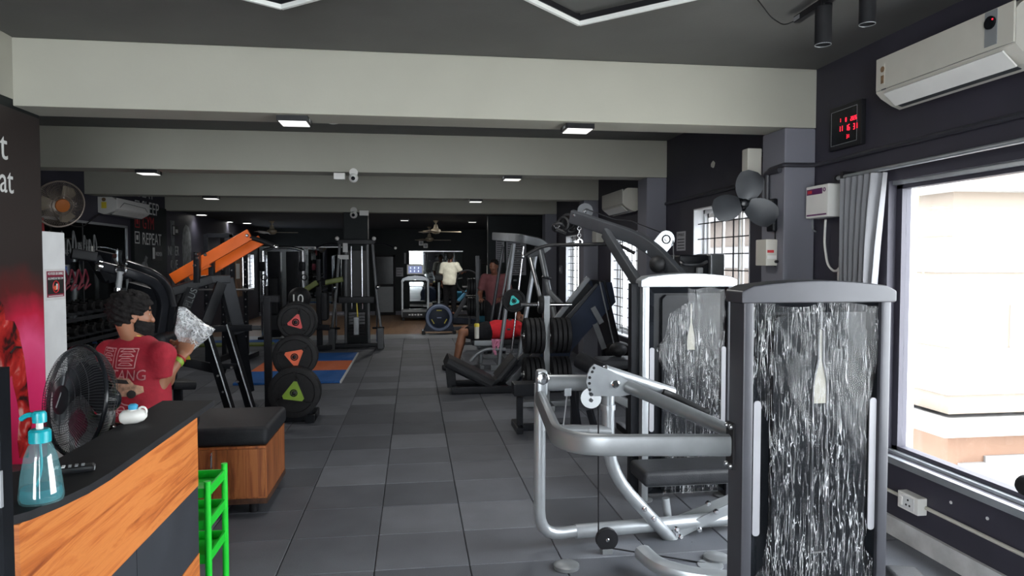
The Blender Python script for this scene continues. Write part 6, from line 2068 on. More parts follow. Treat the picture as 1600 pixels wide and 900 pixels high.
# ---------------------------------------------------------------- ceiling
def led_frame(label, corner, pa, pb, L=1.2):
    """white-edged square panel hung below the ceiling, one corner towards the room"""
    c = Vector(corner)
    da = (Vector(pa) - c).normalized(); db = (Vector(pb) - c).normalized()
    t_ = thing('ceiling_frame', label, 'ceiling light', c, 'white-edged frames on the ceiling')
    q = [c, c + da * L, c + da * L + db * L, c + db * L]
    for i in range(4):
        a, b_ = q[i], q[(i + 1) % 4]
        build('light_profile', MB().bar(a + Vector((0, 0, -.012)), b_ + Vector((0, 0, -.012)), .018, .028), 'white_led', t_)
        build('inner_profile', MB().bar(a + Vector((0, 0, .012)), b_ + Vector((0, 0, .012)), .03, .03), 'black_plastic', t_)
    for p in (q[0], q[2]):
        build('hanger', MB().tube([p + Vector((0, 0, .02)), Vector((p.x, p.y, ZC))], .008, 6), 'black_plastic', t_)
    return t_


zf = 3.0
led_frame('white-edged ceiling frame whose corner shows at the top centre', A(905, 33, z=zf), A(838, 0, z=zf), A(1050, 0, z=zf))
led_frame('white-edged ceiling frame just peeking in at the top left', A(440, 7, z=zf), A(413, 0, z=zf), A(466, 0, z=zf))
led_frame('white-edged ceiling frame half hidden behind the first beam', A(520, 190, z=zf), A(484, 181, z=zf), A(556, 185, z=zf), L=.9)


PANEL_W = 6.0


def panel_light(label, u, v, y, s=.20, ZB=ZB, W=None):
    p = A(u, v, y=y)
    t_ = thing('panel_light', label, 'ceiling light', (p.x, y, ZB - .045), 'square panel lights')
    build('housing', MB().bx(p.x - s / 2, p.x + s / 2, y - s / 2, y + s / 2, ZB - .035, ZB), 'black_plastic', t_, smooth=False)
    build('diffuser', MB().bx(p.x - s / 2 + .012, p.x + s / 2 - .012, y - s / 2 + .012, y + s / 2 - .012, ZB - .04, ZB - .034), 'panel_on', t_, smooth=False)
    ld = bpy.data.lights.new('panel_glow', 'AREA')
    ld.size = s - .03
    ld.energy = PANEL_W if W is None else W
    ld.color = (1.0, .985, .95)
    lo_ = bpy.data.objects.new('panel_glow', ld)
    COL.objects.link(lo_)
    lo_.parent = t_
    lo_.location = (0, 0, .002)
    for sx in (-1, 1):
        build('spring_clip', MB().bx(p.x + sx * (s / 2) - .004, p.x + sx * (s / 2) + .004, y - .03, y + .03, ZB - .03, ZB - .005), 'steel', t_, smooth=False)


panel_light('square panel light under the left part of the first beam', 460, 178, 4.92)
panel_light('square panel light under the right part of the first beam', 902, 197, 4.92)
panel_light('square panel light under the left part of the second beam', 232, 262, 7.95)
panel_light('square panel light under the right part of the second beam', 800, 280, 7.95)
panel_light('square panel light under the left part of the third beam', 330, 303, 10.97)
panel_light('square panel light under the right part of the third beam', 743, 316, 10.97)

panel_light('square panel light in the low back ceiling over the treadmill', 632, 344, 16.9, ZB=2.66, W=13)  # fixture is dark; its glow is added to light the back floor
panel_light('square panel light in the low back ceiling right of the ceiling fan', 738, 347, 17.4, ZB=2.66, W=13)  # glow added to this unlit fixture too, as fill

# security cameras
for (u, v, y, lab) in ((553, 279, 7.79, 'white dome camera and junction box under the second beam'), (553, 336, 14.09, 'white dome camera under the fourth beam above the cable tower')):
    p = A(u, v, y=y)
    t = thing('security_camera', lab, 'camera', (p.x, y, p.z))
    sc_ = y / 7.8 * .55 + .45
    yb_ = y
    build('mount', MB().cyl((p.x, yb_, p.z + .06 * sc_), (p.x, yb_ - .05, p.z + .06 * sc_), .045 * sc_, n=14), 'white_plastic', t)
    build('dome', MB().sph((p.x, yb_ - .06, p.z), .05 * sc_, 12), 'white_plastic', t)
    build('lens', MB().sph((p.x, yb_ - .10 * sc_ - .01, p.z - .01), .022 * sc_, 8), 'black_gloss', t)
    q = A(u - 22 if y < 10 else u + 16, v - 3, y=y)
    build('junction_box', MB().box((q.x, yb_ - .03, q.z), (.12 * sc_, .06, .07 * sc_), bev=.006), 'white_plastic', t)

# track spot lights on the right
t = thing('track_light', 'black ceiling track carrying two cylinder spotlights near the air conditioner', 'spotlight', (2.2, 3.5, 2.8))
a, b_ = A(1245, 31, z=3.0), A(1305, -8, z=3.0)
d = (b_ - a).normalized()
build('track', MB().bar(a, a + d * 1.5, .035, .035), 'black_plastic', t)
build('track_end', MB().bar(a - d * .001, a + d * .06, .037, .022), 'grey_plastic', t)
for u, v0, v1 in ((1286, 8, 70), (1355, -20, 38)):
    y = A(1286 if u < 1300 else 1340, 8 if u < 1300 else -15, z=2.98).y
    lo = A(u, v1, y=y)
    r_ = 12.5 / FPX * (y * 1.06)
    hd = build('spot_head', MB().lathe([(0, .05), (r_ * .86, .05), (r_, 0), (r_, .19), (r_ * .8, .195), (0, .195)], lo, (0, 0, 1), 24), 'black_matt', t)
    build('bezel', MB().torus(lo, (0, 0, 1), r_ * .96, .0022, 26, 5), 'frame_silver', hd)
    build('spot_stem', MB().tube([lo + Vector((0, 0, .19)), Vector((lo.x, lo.y, 3.02))], .012, 8), 'black_plastic', t)
    build('stem_knob', MB().box(lo + Vector((.03, 0, .2)), (.03, .02, .03), bev=.005), 'black_plastic', t)
build('loose_wire', MB().tube([a, A(1225, 40, z=3.0), A(1205, 28, z=3.01), A(1184, 0, z=3.02)], .003, 5, fil=.1), 'black_plastic', t)

# lit downlights of the lower back ceiling, ceiling fans
for k, (u, v, lab) in enumerate(((315, 336, 'leftmost lit round downlight in the low back ceiling'), (357, 347, 'middle lit round downlight in the low back ceiling'), (386, 349, 'lit round downlight nearest the ceiling fan'))):
    p = A(u, v, z=2.65)
    t = thing('downlight', lab, 'ceiling light', (p.x, p.y, 2.64), 'lit downlights in the back ceiling')
    build('rim', MB().torus((p.x, p.y, 2.655), (0, 0, 1), .11, .012, 24, 6), 'white_plastic', t)
    build('lens', MB().cyl((p.x, p.y, 2.648), (p.x, p.y, 2.66), .10, n=24), 'lamp_on', t)
    ld = bpy.data.lights.new('downlight_glow', 'SPOT')
    ld.energy = 14
    ld.spot_size = 2.4
    ld.spot_blend = .8
    ld.shadow_soft_size = .09
    lo_ = bpy.data.objects.new('downlight_glow', ld)
    COL.objects.link(lo_)
    lo_.parent = t
    lo_.location = (0, 0, 0)
for (u, v, lab, y) in ((425, 362, 'cream ceiling fan in the back left of the room', 18.2), (681, 361, 'nearer cream ceiling fan over the back of the room', 17.4), (671, 374, 'farther cream ceiling fan close to the back wall', 20.6)):
    p = A(u, v, y=y)
    t = thing('ceiling_fan', lab, 'fan', (p.x, y, p.z))
    build('canopy', MB().lathe([(0, 0), (.03, 0), (.07, .06), (0, .06)], (p.x, y, 2.60), (0, 0, 1), 14), 'beige_fan', t)
    build('rod', MB().tube([(p.x, y, p.z), (p.x, y, 2.62)], .014, 8), 'beige_fan', t)
    build('motor', MB().lathe([(0, -.07), (.07, -.06), (.12, -.02), (.12, .03), (.06, .07), (.04, .16), (0, .16)], (p.x, y, p.z), (0, 0, 1), 18), 'beige_fan', t)
    for k in range(3):
        a = .1 + 2 * PI * k / 3
        e = Vector((math.cos(a), math.sin(a), 0)); g_ = Vector((-e.y, e.x, .15))
        c = Vector((p.x, y, p.z - .02))
        build('blade', MB().prism([c + e * .12 + g_ * .05, c + e * .62 + g_ * .07, c + e * .62 - g_ * .07, c + e * .12 - g_ * .05], (0, 0, .008)), 'beige_fan', t, smooth=False)
build_done = True

# ---------------------------------------------------------------- back wall things
def flat_back(name, label, cat, u0, v0, u1, v1, y, mt, lines=0, frame=None):
    p0, p1 = A(u0, v1, y=y - .012), A(u1, v0, y=y - .012)
    t_ = thing(name, label, cat, (p0.x, y, p0.z))
    build('sheet', MB().bx(p0.x, p1.x, y - .012, y, p0.z, p1.z), mt, t_, smooth=False)
    for k in range(lines):
        z = p1.z - (k + .7) * (p1.z - p0.z) / (lines + .4)
        w_ = (p1.x - p0.x)
        random.seed(k)
        build('text_line', MB().bx(p0.x + w_ * .08, p1.x - w_ * random.uniform(.08, .3), y - .014, y - .012, z - .008, z + .008), 'print_black', t_, smooth=False)
    return t_


flat_back('wall_notice', 'small white notice on the back wall beside the treadmill', 'sign', 619, 418, 630, 432, YB, 'paper_grey', 3)
flat_back('wall_chart', 'narrow pale chart with lines of text behind the smith machine', 'poster', 775, 372, 788, 410, 15.5, 'paper_grey', 12)
flat_back('wall_chart', 'wide pale chart with lines of text behind the smith machine', 'poster', 791, 372, 822, 430, 15.5, 'paper_grey', 16)
for (u, v, lab) in ((658, 380, 'left'), (665, 384, 'right')):
    p = A(u, v, y=YB - .03)
    t = thing('wall_speaker', 'small white box high on the back wall, %s of the pair' % lab, 'speaker', p)
    build('case', MB().box(p, (.14, .06, .14), bev=.015), 'white_plastic', t)
    build('grille', MB().cyl(p + Vector((0, -.03, 0)), p + Vector((0, -.035, 0)), .045, n=12), 'grey_plastic', t)
solo('wall_cable', MB().tube([A(633, 395, y=YB - .02), A(633, 412, y=YB - .02)], .03, 6), 'grey_plastic', 'short grey conduit on the back wall above the notice', 'pipe')
p = A(370, 440, x=XL + .02)
t = thing('wall_poster', 'tan poster beside the far left window', 'poster', p)
mat('tan_print', (0.20, 0.11, 0.055), .6, var=.5, scale=4, detail=5)
ya, yb_ = A(368, 440, x=XL + .02).y, A(378.5, 440, x=XL + .02).y
build('sheet', MB().bx(XL, XL + .012, ya, yb_, .72, 1.72), 'tan_print', t, smooth=False)
build('printed_patch', MB().bx(XL + .012, XL + .014, ya + .1, ya + .5, 1.2, 1.6), 'print_white', t, smooth=False)

# ---------------------------------------------------------------- treadmills and bikes
def treadmill(label, X, Y, s=1.0, rotz=0.0, console='screen_blue'):
    t_ = thing('treadmill', label, 'treadmill', (X, Y, 0), rotz=rotz)
    b = lambda nm, mb, mt, lab=None: build(nm, mb, mt, t_, local=True, label=lab)
    b('deck', MB().box((0, .55, .15), (.78, 1.5, .12), bev=.02), 'frame_charcoal')
    b('belt', MB().box((0, .62, .213), (.52, 1.3, .012), bev=.003), 'black_rubber')
    b('motor_hood', MB().box((0, -.18, .20), (.78, .30, .24), bev=.06, seg=3), 'grey_plastic')
    b('hood_front', MB().box((0, -.325, .17), (.70, .03, .16), bev=.01), 'black_plastic')
    for k in range(5):
        b('hood_mark', MB().box((-.16 + k * .08, -.343, .17), (.055, .006, .05 if k % 2 else .035), bev=.002), 'print_white')
    for sg in (-1, 1):
        b('upright', MB().rbar([(sg * .36, -.12, .15), (sg * .36, -.02, 1.12)], .06, .09, r=.01), 'frame_silver')
        b('handrail', MB().tube([(sg * .36, -.02, 1.08), (sg * .34, .25, 1.04), (sg * .34, .5, .98)], .025, 8, fil=.08), 'black_rubber')
        b('foot', MB().box((sg * .33, -.2, .04), (.08, .12, .08), bev=.01), 'black_plastic')
    arc = [(-.40, 1.08), (-.36, 1.17), (-.2, 1.24), (0, 1.26), (.2, 1.24), (.36, 1.17), (.40, 1.08), (.3, 1.1), (0, 1.14), (-.3, 1.1)]
    b('console', MB().prism([(x, -.10, z) for x, z in arc], (0, .16, 0)), 'frame_silver')
    b('console_tray', MB().box((0, .0, 1.10), (.62, .22, .06), bev=.02), 'frame_black')
    b('screen', MB().box((0, -.02, 1.43), (.46, .05, .28), bev=.015), 'white_plastic')
    b('screen_glass', MB().bx(-.19, .19, -.052, -.045, 1.33, 1.53), console)
    for i in range(3):
        for j in range(2):
            b('screen_digits', seven_seg(MB(), '8', Vector((-.14 + i * .11, -.052, 1.45 - j * .09)), Vector((1, 0, 0)), Vector((0, 0, 1)), .05), 'screen_text')
    b('screen_stem', MB().box((0, .01, 1.27), (.08, .05, .1), bev=.01), 'black_plastic')
    return t_


p = A(649, 497, z=0)
treadmill('grey treadmill with a lit screen against the back wall mirror', p.x, 20.15)
p = A(705, 490, y=18.6)
# second treadmill, side on, with the cream-shirted person on its deck
t2 = treadmill('dark treadmill side-on at the back with a person standing on its deck', 1.95, 18.75, rotz=-PI / 2 + PI, console='black_gloss')

def fitness_bike(label, u, v, Y, cen):
    c = A(u, v, y=Y)
    t_ = thing('exercise_bike', label, 'exercise bike', (c.x, Y, 0))
    R_ = .29
    build('flywheel_shell', MB().lathe([(0, -.09), (R_ * .9, -.09), (R_ * 1.12, -.04), (R_ * 1.12, .05), (R_ * .92, .09), (0, .09)], c, (0, -1, 0), 36), 'navy_shell', t_)
    build('flywheel_ring', MB().torus(c + Vector((0, -.092, 0)), (0, 1, 0), R_ * .93, .035, 40, 8), 'pale_blue', t_, label='pale blue ring')
    for k, a in enumerate((PI / 2, PI / 2 + 2.1, PI / 2 + 4.2)):
        pp = c + Vector((math.cos(a) * R_ * .58, -.094, math.sin(a) * R_ * .58))
        tg = Vector((-math.sin(a), 0, math.cos(a)))
        build('printed_mark', MB().bar(pp - tg * .06, pp + tg * .06, .004, .022, up=(0, 0, 1)), 'yellow_plastic', t_)
    build('centre_mark', MB().bar(c + Vector((-.05, -.094, 0)), c + Vector((.05, -.094, 0)), .004, .02), 'pale_blue', t_)
    build('shell_skirt', MB().prism([(c.x - .36, Y - .08, .05), (c.x + .36, Y - .08, .05), (c.x + .26, Y - .08, c.z), (c.x - .26, Y - .08, c.z)], (0, .16, 0)), 'navy_shell', t_, smooth=False)
    for x in (c.x - .36, c.x + .34):
        build('stabiliser', MB().rbar([(x, Y - .25, .04), (x, Y + .25, .04)], .08, .08, r=.02), 'black_plastic', t_)
    build('chassis', MB().rbar([(c.x - .3, Y, .10), (c.x + 1.0, Y, .12)], .08, .08, r=.01), 'frame_dark_silver', t_)
    build('handle_post', MB().rbar([(c.x, Y, c.z + .2), (c.x + .0, Y, c.z + .82)], .05, .06, r=.01), 'frame_grey', t_)
    build('handle_bar', MB().tube([(c.x - .06, Y - .22, c.z + .86), (c.x, Y, c.z + .82), (c.x - .06, Y + .22, c.z + .86)], .022, 8, fil=.06), 'black_rubber', t_)
    build('seat_post', MB().rbar([(c.x + .7, Y, .12), (c.x + .72, Y, .80)], .05, .06, r=.01), 'frame_dark_silver', t_)
    build('saddle', MB().box((c.x + .74, Y, .84), (.28, .2, .08), bev=.035), 'pad_black', t_)
    build('console', MB().box((c.x, Y, c.z + .92), (.18, .06, .14), bev=.015), 'black_plastic', t_)
    return t_


fitness_bike('navy exercise bike with a pale ringed round flywheel at the edge of the wood floor', 686, 496, 16.3, None)

# low blue-black rower behind the far weight tree
t = thing('stair_machine', 'blue and black cardio machine with slanted arms behind the far weight tree', 'gym machine', (1.5, 17.0, 0))
Yb = 17.2
bars(t, [('side_arm', (708, 500), Yb, (748, 432), Yb, .08, .10, 'frame_dark_silver'), ('side_arm', (716, 470), Yb + .2, (745, 440), Yb + .2, .08, .08, 'water_blue'), ('main_beam', (700, 500), Yb, (768, 505), Yb, .12, .14, 'navy_shell'), ('mast', (748, 405), Yb, (752, 515), Yb, .10, .12, 'frame_charcoal'), ('handle', (748, 412), Yb, (772, 414), Yb, .05, .05, 'black_rubber'), ('base', (700, 517), Yb, (775, 517), Yb, .5, .08, 'navy_shell')])
build('shell', MB().box(A(760, 492, y=Yb), (.5, .3, .35), bev=.08, seg=3), 'water_blue', t)
build('hoop', MB().torus(A(731, 440, y=Yb), (.3, 1, .2), .28, .02, 24, 6), 'frame_charcoal', t)

pp = A(1114, 257, x=XR)
random.seed(4)
solo('plaster_patch', MB().prism([(XR, pp.y + .06 * math.cos(a) * random.uniform(.6, 1.1), pp.z + .035 * math.sin(a) * random.uniform(.6, 1.1)) for a in [2 * PI * k / 11 for k in range(11)]], (-.003, 0, 0)), 'cream_plastic', 'small bare plaster patch on the dark wall left of the high white box', 'patch', smooth=False)

# ================================================================ people
def surf_nets(F, org, h):
    nx, ny, nz = F.shape
    S = F < 0
    c = [(0, 0, 0), (1, 0, 0), (0, 1, 0), (1, 1, 0), (0, 0, 1), (1, 0, 1), (0, 1, 1), (1, 1, 1)]
    sl = lambda a: F[a[0]:nx - 1 + a[0], a[1]:ny - 1 + a[1], a[2]:nz - 1 + a[2]]
    cnt = np.zeros((nx - 1, ny - 1, nz - 1))
    acc = np.zeros((nx - 1, ny - 1, nz - 1, 3))
    for a in range(8):
        for b_ in range(a + 1, 8):
            df = [c[b_][q] - c[a][q] for q in range(3)]
            if sum(abs(x) for x in df) != 1:
                continue
            fa, fb_ = sl(c[a]), sl(c[b_])
            m = (fa < 0) != (fb_ < 0)
            if not m.any():
                continue
            tt = fa[m] / (fa[m] - fb_[m])
            pos = np.array(c[a])[None, :] + tt[:, None] * np.array(df)[None, :]
            acc[m] += pos
            cnt[m] += 1
    mk = cnt > 0
    idx = -np.ones(mk.shape, dtype=int)
    ii = np.argwhere(mk)
    idx[mk] = np.arange(len(ii))
    vs_ = (ii + acc[mk] / cnt[mk][:, None]) * h + np.array(org)[None, :]
    fs_ = []
    for ax in range(3):
        o1, o2 = [(1, 2), (2, 0), (0, 1)][ax]
        d = [0, 0, 0]; d[ax] = 1
        A0 = S[tuple(slice(0, S.shape[q] - d[q]) for q in range(3))]
        A1 = S[tuple(slice(d[q], None) for q in range(3))]
        E_ = np.argwhere(A0 != A1)
        E_ = E_[(E_[:, o1] > 0) & (E_[:, o2] > 0) & (E_[:, o1] < S.shape[o1] - 1) & (E_[:, o2] < S.shape[o2] - 1)]
        fl_ = A0[tuple(E_.T)]
        def cell(da, db):
            q = E_.copy()
            q[:, o1] -= da
            q[:, o2] -= db
            return idx[tuple(q.T)]
        q = np.stack([cell(1, 1), cell(0, 1), cell(0, 0), cell(1, 0)], 1)
        q[~fl_] = q[~fl_][:, ::-1]
        fs_ += [tuple(int(x) for x in r) for r in q if (r >= 0).all()]
    mb = MB()
    mb.v = [Vector(p) for p in vs_]
    mb.f = fs_
    return mb


def cone(a, b_, r0, r1=None, k=.02, clip=None):
    return dict(t='c', a=np.array(a, float), b=np.array(b_, float), r0=r0, r1=r0 if r1 is None else r1, k=k, clip=clip or [])


def ell(c, r, ax=None, k=.02, clip=None, sub=False):
    R_ = np.eye(3) if ax is None else np.array([list(Vector(q).normalized()) for q in ax])
    return dict(t='e', c=np.array(c, float), r=np.array(r, float), R=R_, k=k, clip=clip or [], sub=sub)


def sdf_mesh(prims, h, lump=None):
    lo = np.full(3, 1e9); hi = np.full(3, -1e9)
    for p in prims:
        if p['t'] == 'c':
            m = max(p['r0'], p['r1'])
            b0, b1 = np.minimum(p['a'], p['b']) - m, np.maximum(p['a'], p['b']) + m
        else:
            m = p['r'].max()
            b0, b1 = p['c'] - m, p['c'] + m
        p['bb'] = (b0, b1)
        lo = np.minimum(lo, b0); hi = np.maximum(hi, b1)
    lo -= 3 * h; hi += 3 * h
    n = np.ceil((hi - lo) / h).astype(int) + 1
    F = np.full(tuple(n), 0.5)
    axs = [lo[q] + h * np.arange(n[q]) for q in range(3)]
    for p in prims:
        mg = .05 + p['k']
        s0 = np.maximum(np.floor((p['bb'][0] - mg - lo) / h).astype(int), 0)
        s1 = np.minimum(np.ceil((p['bb'][1] + mg - lo) / h).astype(int) + 1, n)
        if (s1 <= s0).any():
            continue
        slc = tuple(slice(s0[q], s1[q]) for q in range(3))
        G = np.stack(np.meshgrid(*[axs[q][slc[q]] for q in range(3)], indexing='ij'), -1)
        if p['t'] == 'c':
            ba = p['b'] - p['a']
            L = (ba ** 2).sum() + 1e-12
            tt = np.clip(((G - p['a']) @ ba) / L, 0, 1)
            d = np.sqrt(((G - p['a'] - tt[..., None] * ba) ** 2).sum(-1)) - (p['r0'] + (p['r1'] - p['r0']) * tt)
        else:
            q = (G - p['c']) @ p['R'].T
            k0 = np.sqrt(((q / p['r']) ** 2).sum(-1)) + 1e-9
            k1 = np.sqrt(((q / p['r'] ** 2) ** 2).sum(-1)) + 1e-9
            d = k0 * (k0 - 1) / k1
        for (pt, nr) in p['clip']:
            d = np.maximum(d, (G - np.array(pt, float)) @ np.array(Vector(nr).normalized()))
        cur = F[slc]
        if p.get('sub'):
            F[slc] = np.maximum(cur, -d)
        else:
            k = max(p['k'], 1e-4)
            hh = np.clip(.5 + .5 * (cur - d) / k, 0, 1)
            F[slc] = cur * (1 - hh) + d * hh - k * hh * (1 - hh)
    if lump:
        amp, sc_ = lump
        G = np.stack(np.meshgrid(*axs, indexing='ij'), -1) * sc_
        F = F + amp * (np.sin(G[..., 0] + 1.3 * np.sin(G[..., 1])) * np.sin(G[..., 1] * 1.1 + np.sin(G[..., 2])) + np.sin(G[..., 2] * 1.2 + G[..., 0] * .6))
    return surf_nets(F, lo, h)


def side_of(f):
    return Vector((f.y, -f.x, 0)).normalized()


def head_prims(c, hf, tilt=Vector((0, 0, 1)), s=1.0):
    """skin of the head: skull, jaw, nose, ears, brow"""
    r_ = hf.cross(tilt).normalized()
    up = r_.cross(hf).normalized()
    P = lambda f, r, u: Vector(c) + hf * f * s + r_ * r * s + up * u * s
    ax = (hf, r_, up)
    R = lambda a, b_, d: (a * s, b_ * s, d * s)
    pr = [ell(P(-.005, 0, .03), R(.096, .076, .088), ax, .01), ell(P(.028, 0, -.035), R(.062, .058, .078), ax, .03), ell(P(.055, 0, -.085), R(.032, .036, .026), ax, .02)]
    pr += [cone(P(.088, 0, .012), P(.108, 0, -.022), .009 * s, .013 * s, .012), ell(P(.074, 0, .030), R(.016, .048, .012), ax, .012)]
    for g in (-1, 1):
        pr += [ell(P(.064, g * .036, -.012), R(.026, .02, .02), ax, .015), ell(P(-.002, g * .076, -.008), R(.018, .008, .032), ax, .006), ell(P(.090, g * .030, .013), R(.016, .014, .008), ax, .004, sub=True)]
    pr += [ell(P(.088, 0, -.058), R(.012, .024, .006), ax, .006), ell(P(.084, 0, -.068), R(.012, .021, .007), ax, .006)]
    return pr, P, ax, R


def hand_prims(w_, d, pn, s=1.0, curl=.6, thumb=1, spread=1.0):
    """palm and five fingers; d: along the hand, pn: palm normal (side the fingers curl to)"""
    d = Vector(d).normalized()
    pn = (Vector(pn) - d * Vector(pn).dot(d)).normalized()
    sd = d.cross(pn).normalized() * thumb
    w_ = Vector(w_)
    out = [ell(w_ + d * .045 * s, (.052 * s, .040 * s, .017 * s), (d, sd, pn), .012)]
    for k, (off, L) in enumerate(((.030, .070), (.011, .080), (-.009, .075), (-.028, .058))):
        b0 = w_ + d * .082 * s + sd * off * s * spread
        a1 = curl * (.7 + .1 * k)
        d1 = (d * math.cos(a1) + pn * math.sin(a1)).normalized()
        p1 = b0 + d1 * L * .5 * s
        d2 = (d * math.cos(a1 * 2.0) + pn * math.sin(a1 * 2.0)).normalized()
        p2 = p1 + d2 * L * .5 * s
        out += [cone(w_ + d * .05 * s + sd * off * .9 * s, b0, .010 * s, .0098 * s, .006), cone(b0, p1, .0095 * s, .0085 * s, .004), cone(p1, p2, .0085 * s, .0070 * s, .004)]
    t0 = w_ + d * .022 * s + sd * .030 * s
    t1 = t0 + (d * .6 + sd * .65 + pn * .35).normalized() * .040 * s
    t2 = t1 + (d * .85 + sd * .1 + pn * .55).normalized() * .034 * s
    out += [cone(t0, t1, .0135 * s, .011 * s, .010), cone(t1, t2, .0105 * s, .0085 * s, .004)]
    return out


def body_prims(J, f, s=1.0):
    """trunk, arms and legs from joints"""
    r_ = side_of(f) if abs(f.z) < .5 else None
    C_, Pv = Vector(J['chest']), Vector(J['pelvis'])
    sp = (C_ - Pv).normalized()
    ra = (Vector(J['shR']) - Vector(J['shL'])).normalized()
    fa = sp.cross(ra).normalized()
    if fa.dot(f) < 0:
        fa = -fa
    pr = [ell(C_, (.165 * s, .112 * s, .20 * s), (ra, fa, sp), .03), ell(C_ * .45 + Pv * .55, (.145 * s, .105 * s, .17 * s), (ra, fa, sp), .06), ell(Pv, (.165 * s, .12 * s, .13 * s), (ra, fa, sp), .06)]
    nb = (Vector(J['shR']) + Vector(J['shL'])) / 2
    pr += [cone(Vector(J['shL']) + ra * .03, Vector(J['shR']) - ra * .03, .062 * s, .062 * s, .05), cone(nb - sp * .02, Vector(J['neck']), .062 * s, .053 * s, .025)]
    for sd in 'LR':
        if 'el' + sd in J:
            pr += [ell(J['sh' + sd], (.060 * s,) * 3, None, .03), cone(J['sh' + sd], J['el' + sd], .048 * s, .043 * s, .03), cone(J['el' + sd], J['wr' + sd], .044 * s, .028 * s, .015)]
        if 'kn' + sd in J:
            pr += [cone(J['hip' + sd], J['kn' + sd], .090 * s, .056 * s, .04), cone(J['kn' + sd], Vector(J['kn' + sd]) * .62 + Vector(J['an' + sd]) * .38, .055 * s, .056 * s, .02), cone(Vector(J['kn' + sd]) * .62 + Vector(J['an' + sd]) * .38, J['an' + sd], .056 * s, .037 * s, .02)]
            an, to = Vector(J['an' + sd]), Vector(J['to' + sd])
            pr += [cone(an + (an - to) * .25 + Vector((0, 0, -.035)), to, .040 * s, .030 * s, .02), ell(an, (.04 * s,) * 3, None, .02)]
    return pr, (ra, fa, sp)


def sdf_part(nm, prims, h, mt, parent, lump=None, label=None):
    mb = sdf_mesh(prims, h, lump)
    return build(nm, mb, mt, parent, True, label)


# ---- man in the dark red T-shirt, seated on a stool behind the counter ----------
f1 = Vector((.45, .89, 0)).normalized()
r1 = side_of(f1)
cx_ = A(212, 560, y=4.0)
B0 = Vector((cx_.x, 4.0, 0))
Q = lambda f, r, z: B0 + f1 * f + r1 * r + Vector((0, 0, z))
J = dict(pelvis=Q(-.02, 0, .80), chest=Q(.0, 0, 1.06), neck=Q(-.01, .01, 1.215), shL=Q(.0, -.185, 1.165), shR=Q(.0, .185, 1.165),
         elR=A(246, 604, y=3.93), wrR=A(283, 557, y=4.06), elL=Q(.30, -.10, .97), wrL=A(279, 545, y=4.28),
         hipL=Q(.03, -.09, .78), hipR=Q(.03, .09, .78), knL=Q(.34, -.26, .72), knR=Q(.40, -.06, .72), anL=Q(.24, -.24, .32), anR=Q(.28, -.04, .32), toL=Q(.36, -.28, .27), toR=Q(.42, -.08, .27))
t = thing('person', 'bearded man in a dark red T-shirt seated behind the counter holding a plastic bag', 'person', (B0.x, B0.y, 0))
man1 = t
hf = Vector((.86, .50, -.10)).normalized()
hc = A(206, 493, y=4.03)
pr, ax3 = body_prims(J, f1)
hp_, HP, hax, HR = head_prims(hc, hf, s=.98)
pr += [cone(J['neck'], Vector(hc) + Vector((0, 0, -.03)) - hf * .035, .054, .050, .015)] + hp_
bagc = A(305, 513, y=4.14)
hdir = (A(296, 532, y=4.14) - J['wrR'])
pr += hand_prims(J['wrR'], hdir, (bagc - A(296, 532, y=4.14)) + Vector((.0, .25, 0)), 1.12, .55, thumb=1)
pr += hand_prims(J['wrL'], (bagc - J['wrL']), Vector((.3, -.8, .1)), 1.0, .6, thumb=-1)
sdf_part('body', pr, .0075, 'skin', t)
# shirt
ra, fa, sp = ax3
hem = Q(0, 0, .845)
sh = [ell(J['chest'], (.190, .138, .215), ax3, .03, clip=[(hem, (0, 0, -1))]), ell(J['chest'] * .45 + J['pelvis'] * .55, (.195, .152, .20), ax3, .06, clip=[(hem, (0, 0, -1))]), ell(J['pelvis'], (.215, .165, .17), ax3, .06, clip=[(hem, (0, 0, -1))]),
      cone(J['shL'] + ra * .04, J['shR'] - ra * .04, .066, .066, .04)]
for sd in 'LR':
    a, b_ = Vector(J['sh' + sd]), Vector(J['el' + sd])
    e = a + (b_ - a) * .74
    sh += [ell(a, (.062,) * 3, None, .03), cone(a, e, .058, .062, .03, clip=[(e - (b_ - a).normalized() * .02, (b_ - a))])]
nb = Q(.012, 0, 1.235)
sh += [cone(Q(0, 0, 1.16), nb, .082, .066, .03, clip=[(nb + Vector((0, 0, .004)) - f1 * .0, Vector((0, 0, 1)) + f1 * .35)])]
neck_cut = cone(Q(.01, 0, 1.235), Q(.03, 0, 1.40), .058, .058)
neck_cut['sub'] = True
for p in sh:
    p['k'] = max(p['k'], .03)
shirt_mb = sdf_mesh(sh + [neck_cut], .009, lump=(.0022, 34))
bvh1 = BVHTree.FromPolygons([tuple(p) for p in shirt_mb.v], shirt_mb.f)
shirt = build('t_shirt', shirt_mb, 'shirt_red', t, label='dark red T-shirt with pale printing')
# hair and beard
face_cut = (HP(.045, 0, .055), hf + Vector((0, 0, -.55)))
hair = [ell(HP(-.014, 0, .050), HR(.116, .095, .090), hax, .01, clip=[(HP(.068, 0, .045), hf * .9 + Vector((0, 0, -.75)))]), ell(HP(-.045, 0, .005), HR(.072, .084, .075), hax, .03, clip=[(HP(.008, 0, 0), hf)])]
sdf_part('hair', hair, .0065, 'hair', t, lump=(.0055, 150), label='short curly black hair')
ear_keep = (HP(.018, 0, 0), -hf)
beard = [ell(HP(.030, 0, -.058), HR(.088, .087, .074), hax, .01, clip=[(HP(.004, 0, 0), -hf), (HP(.02, 0, -.020), Vector((0, 0, 1)) + hf * .25)]), ell(HP(.066, 0, -.100), HR(.050, .050, .036), hax, .02, clip=[(HP(.02, 0, 0), -hf)])]
cutm = ell(HP(.100, 0, -.060), HR(.02, .026, .014), hax); cutm['sub'] = True
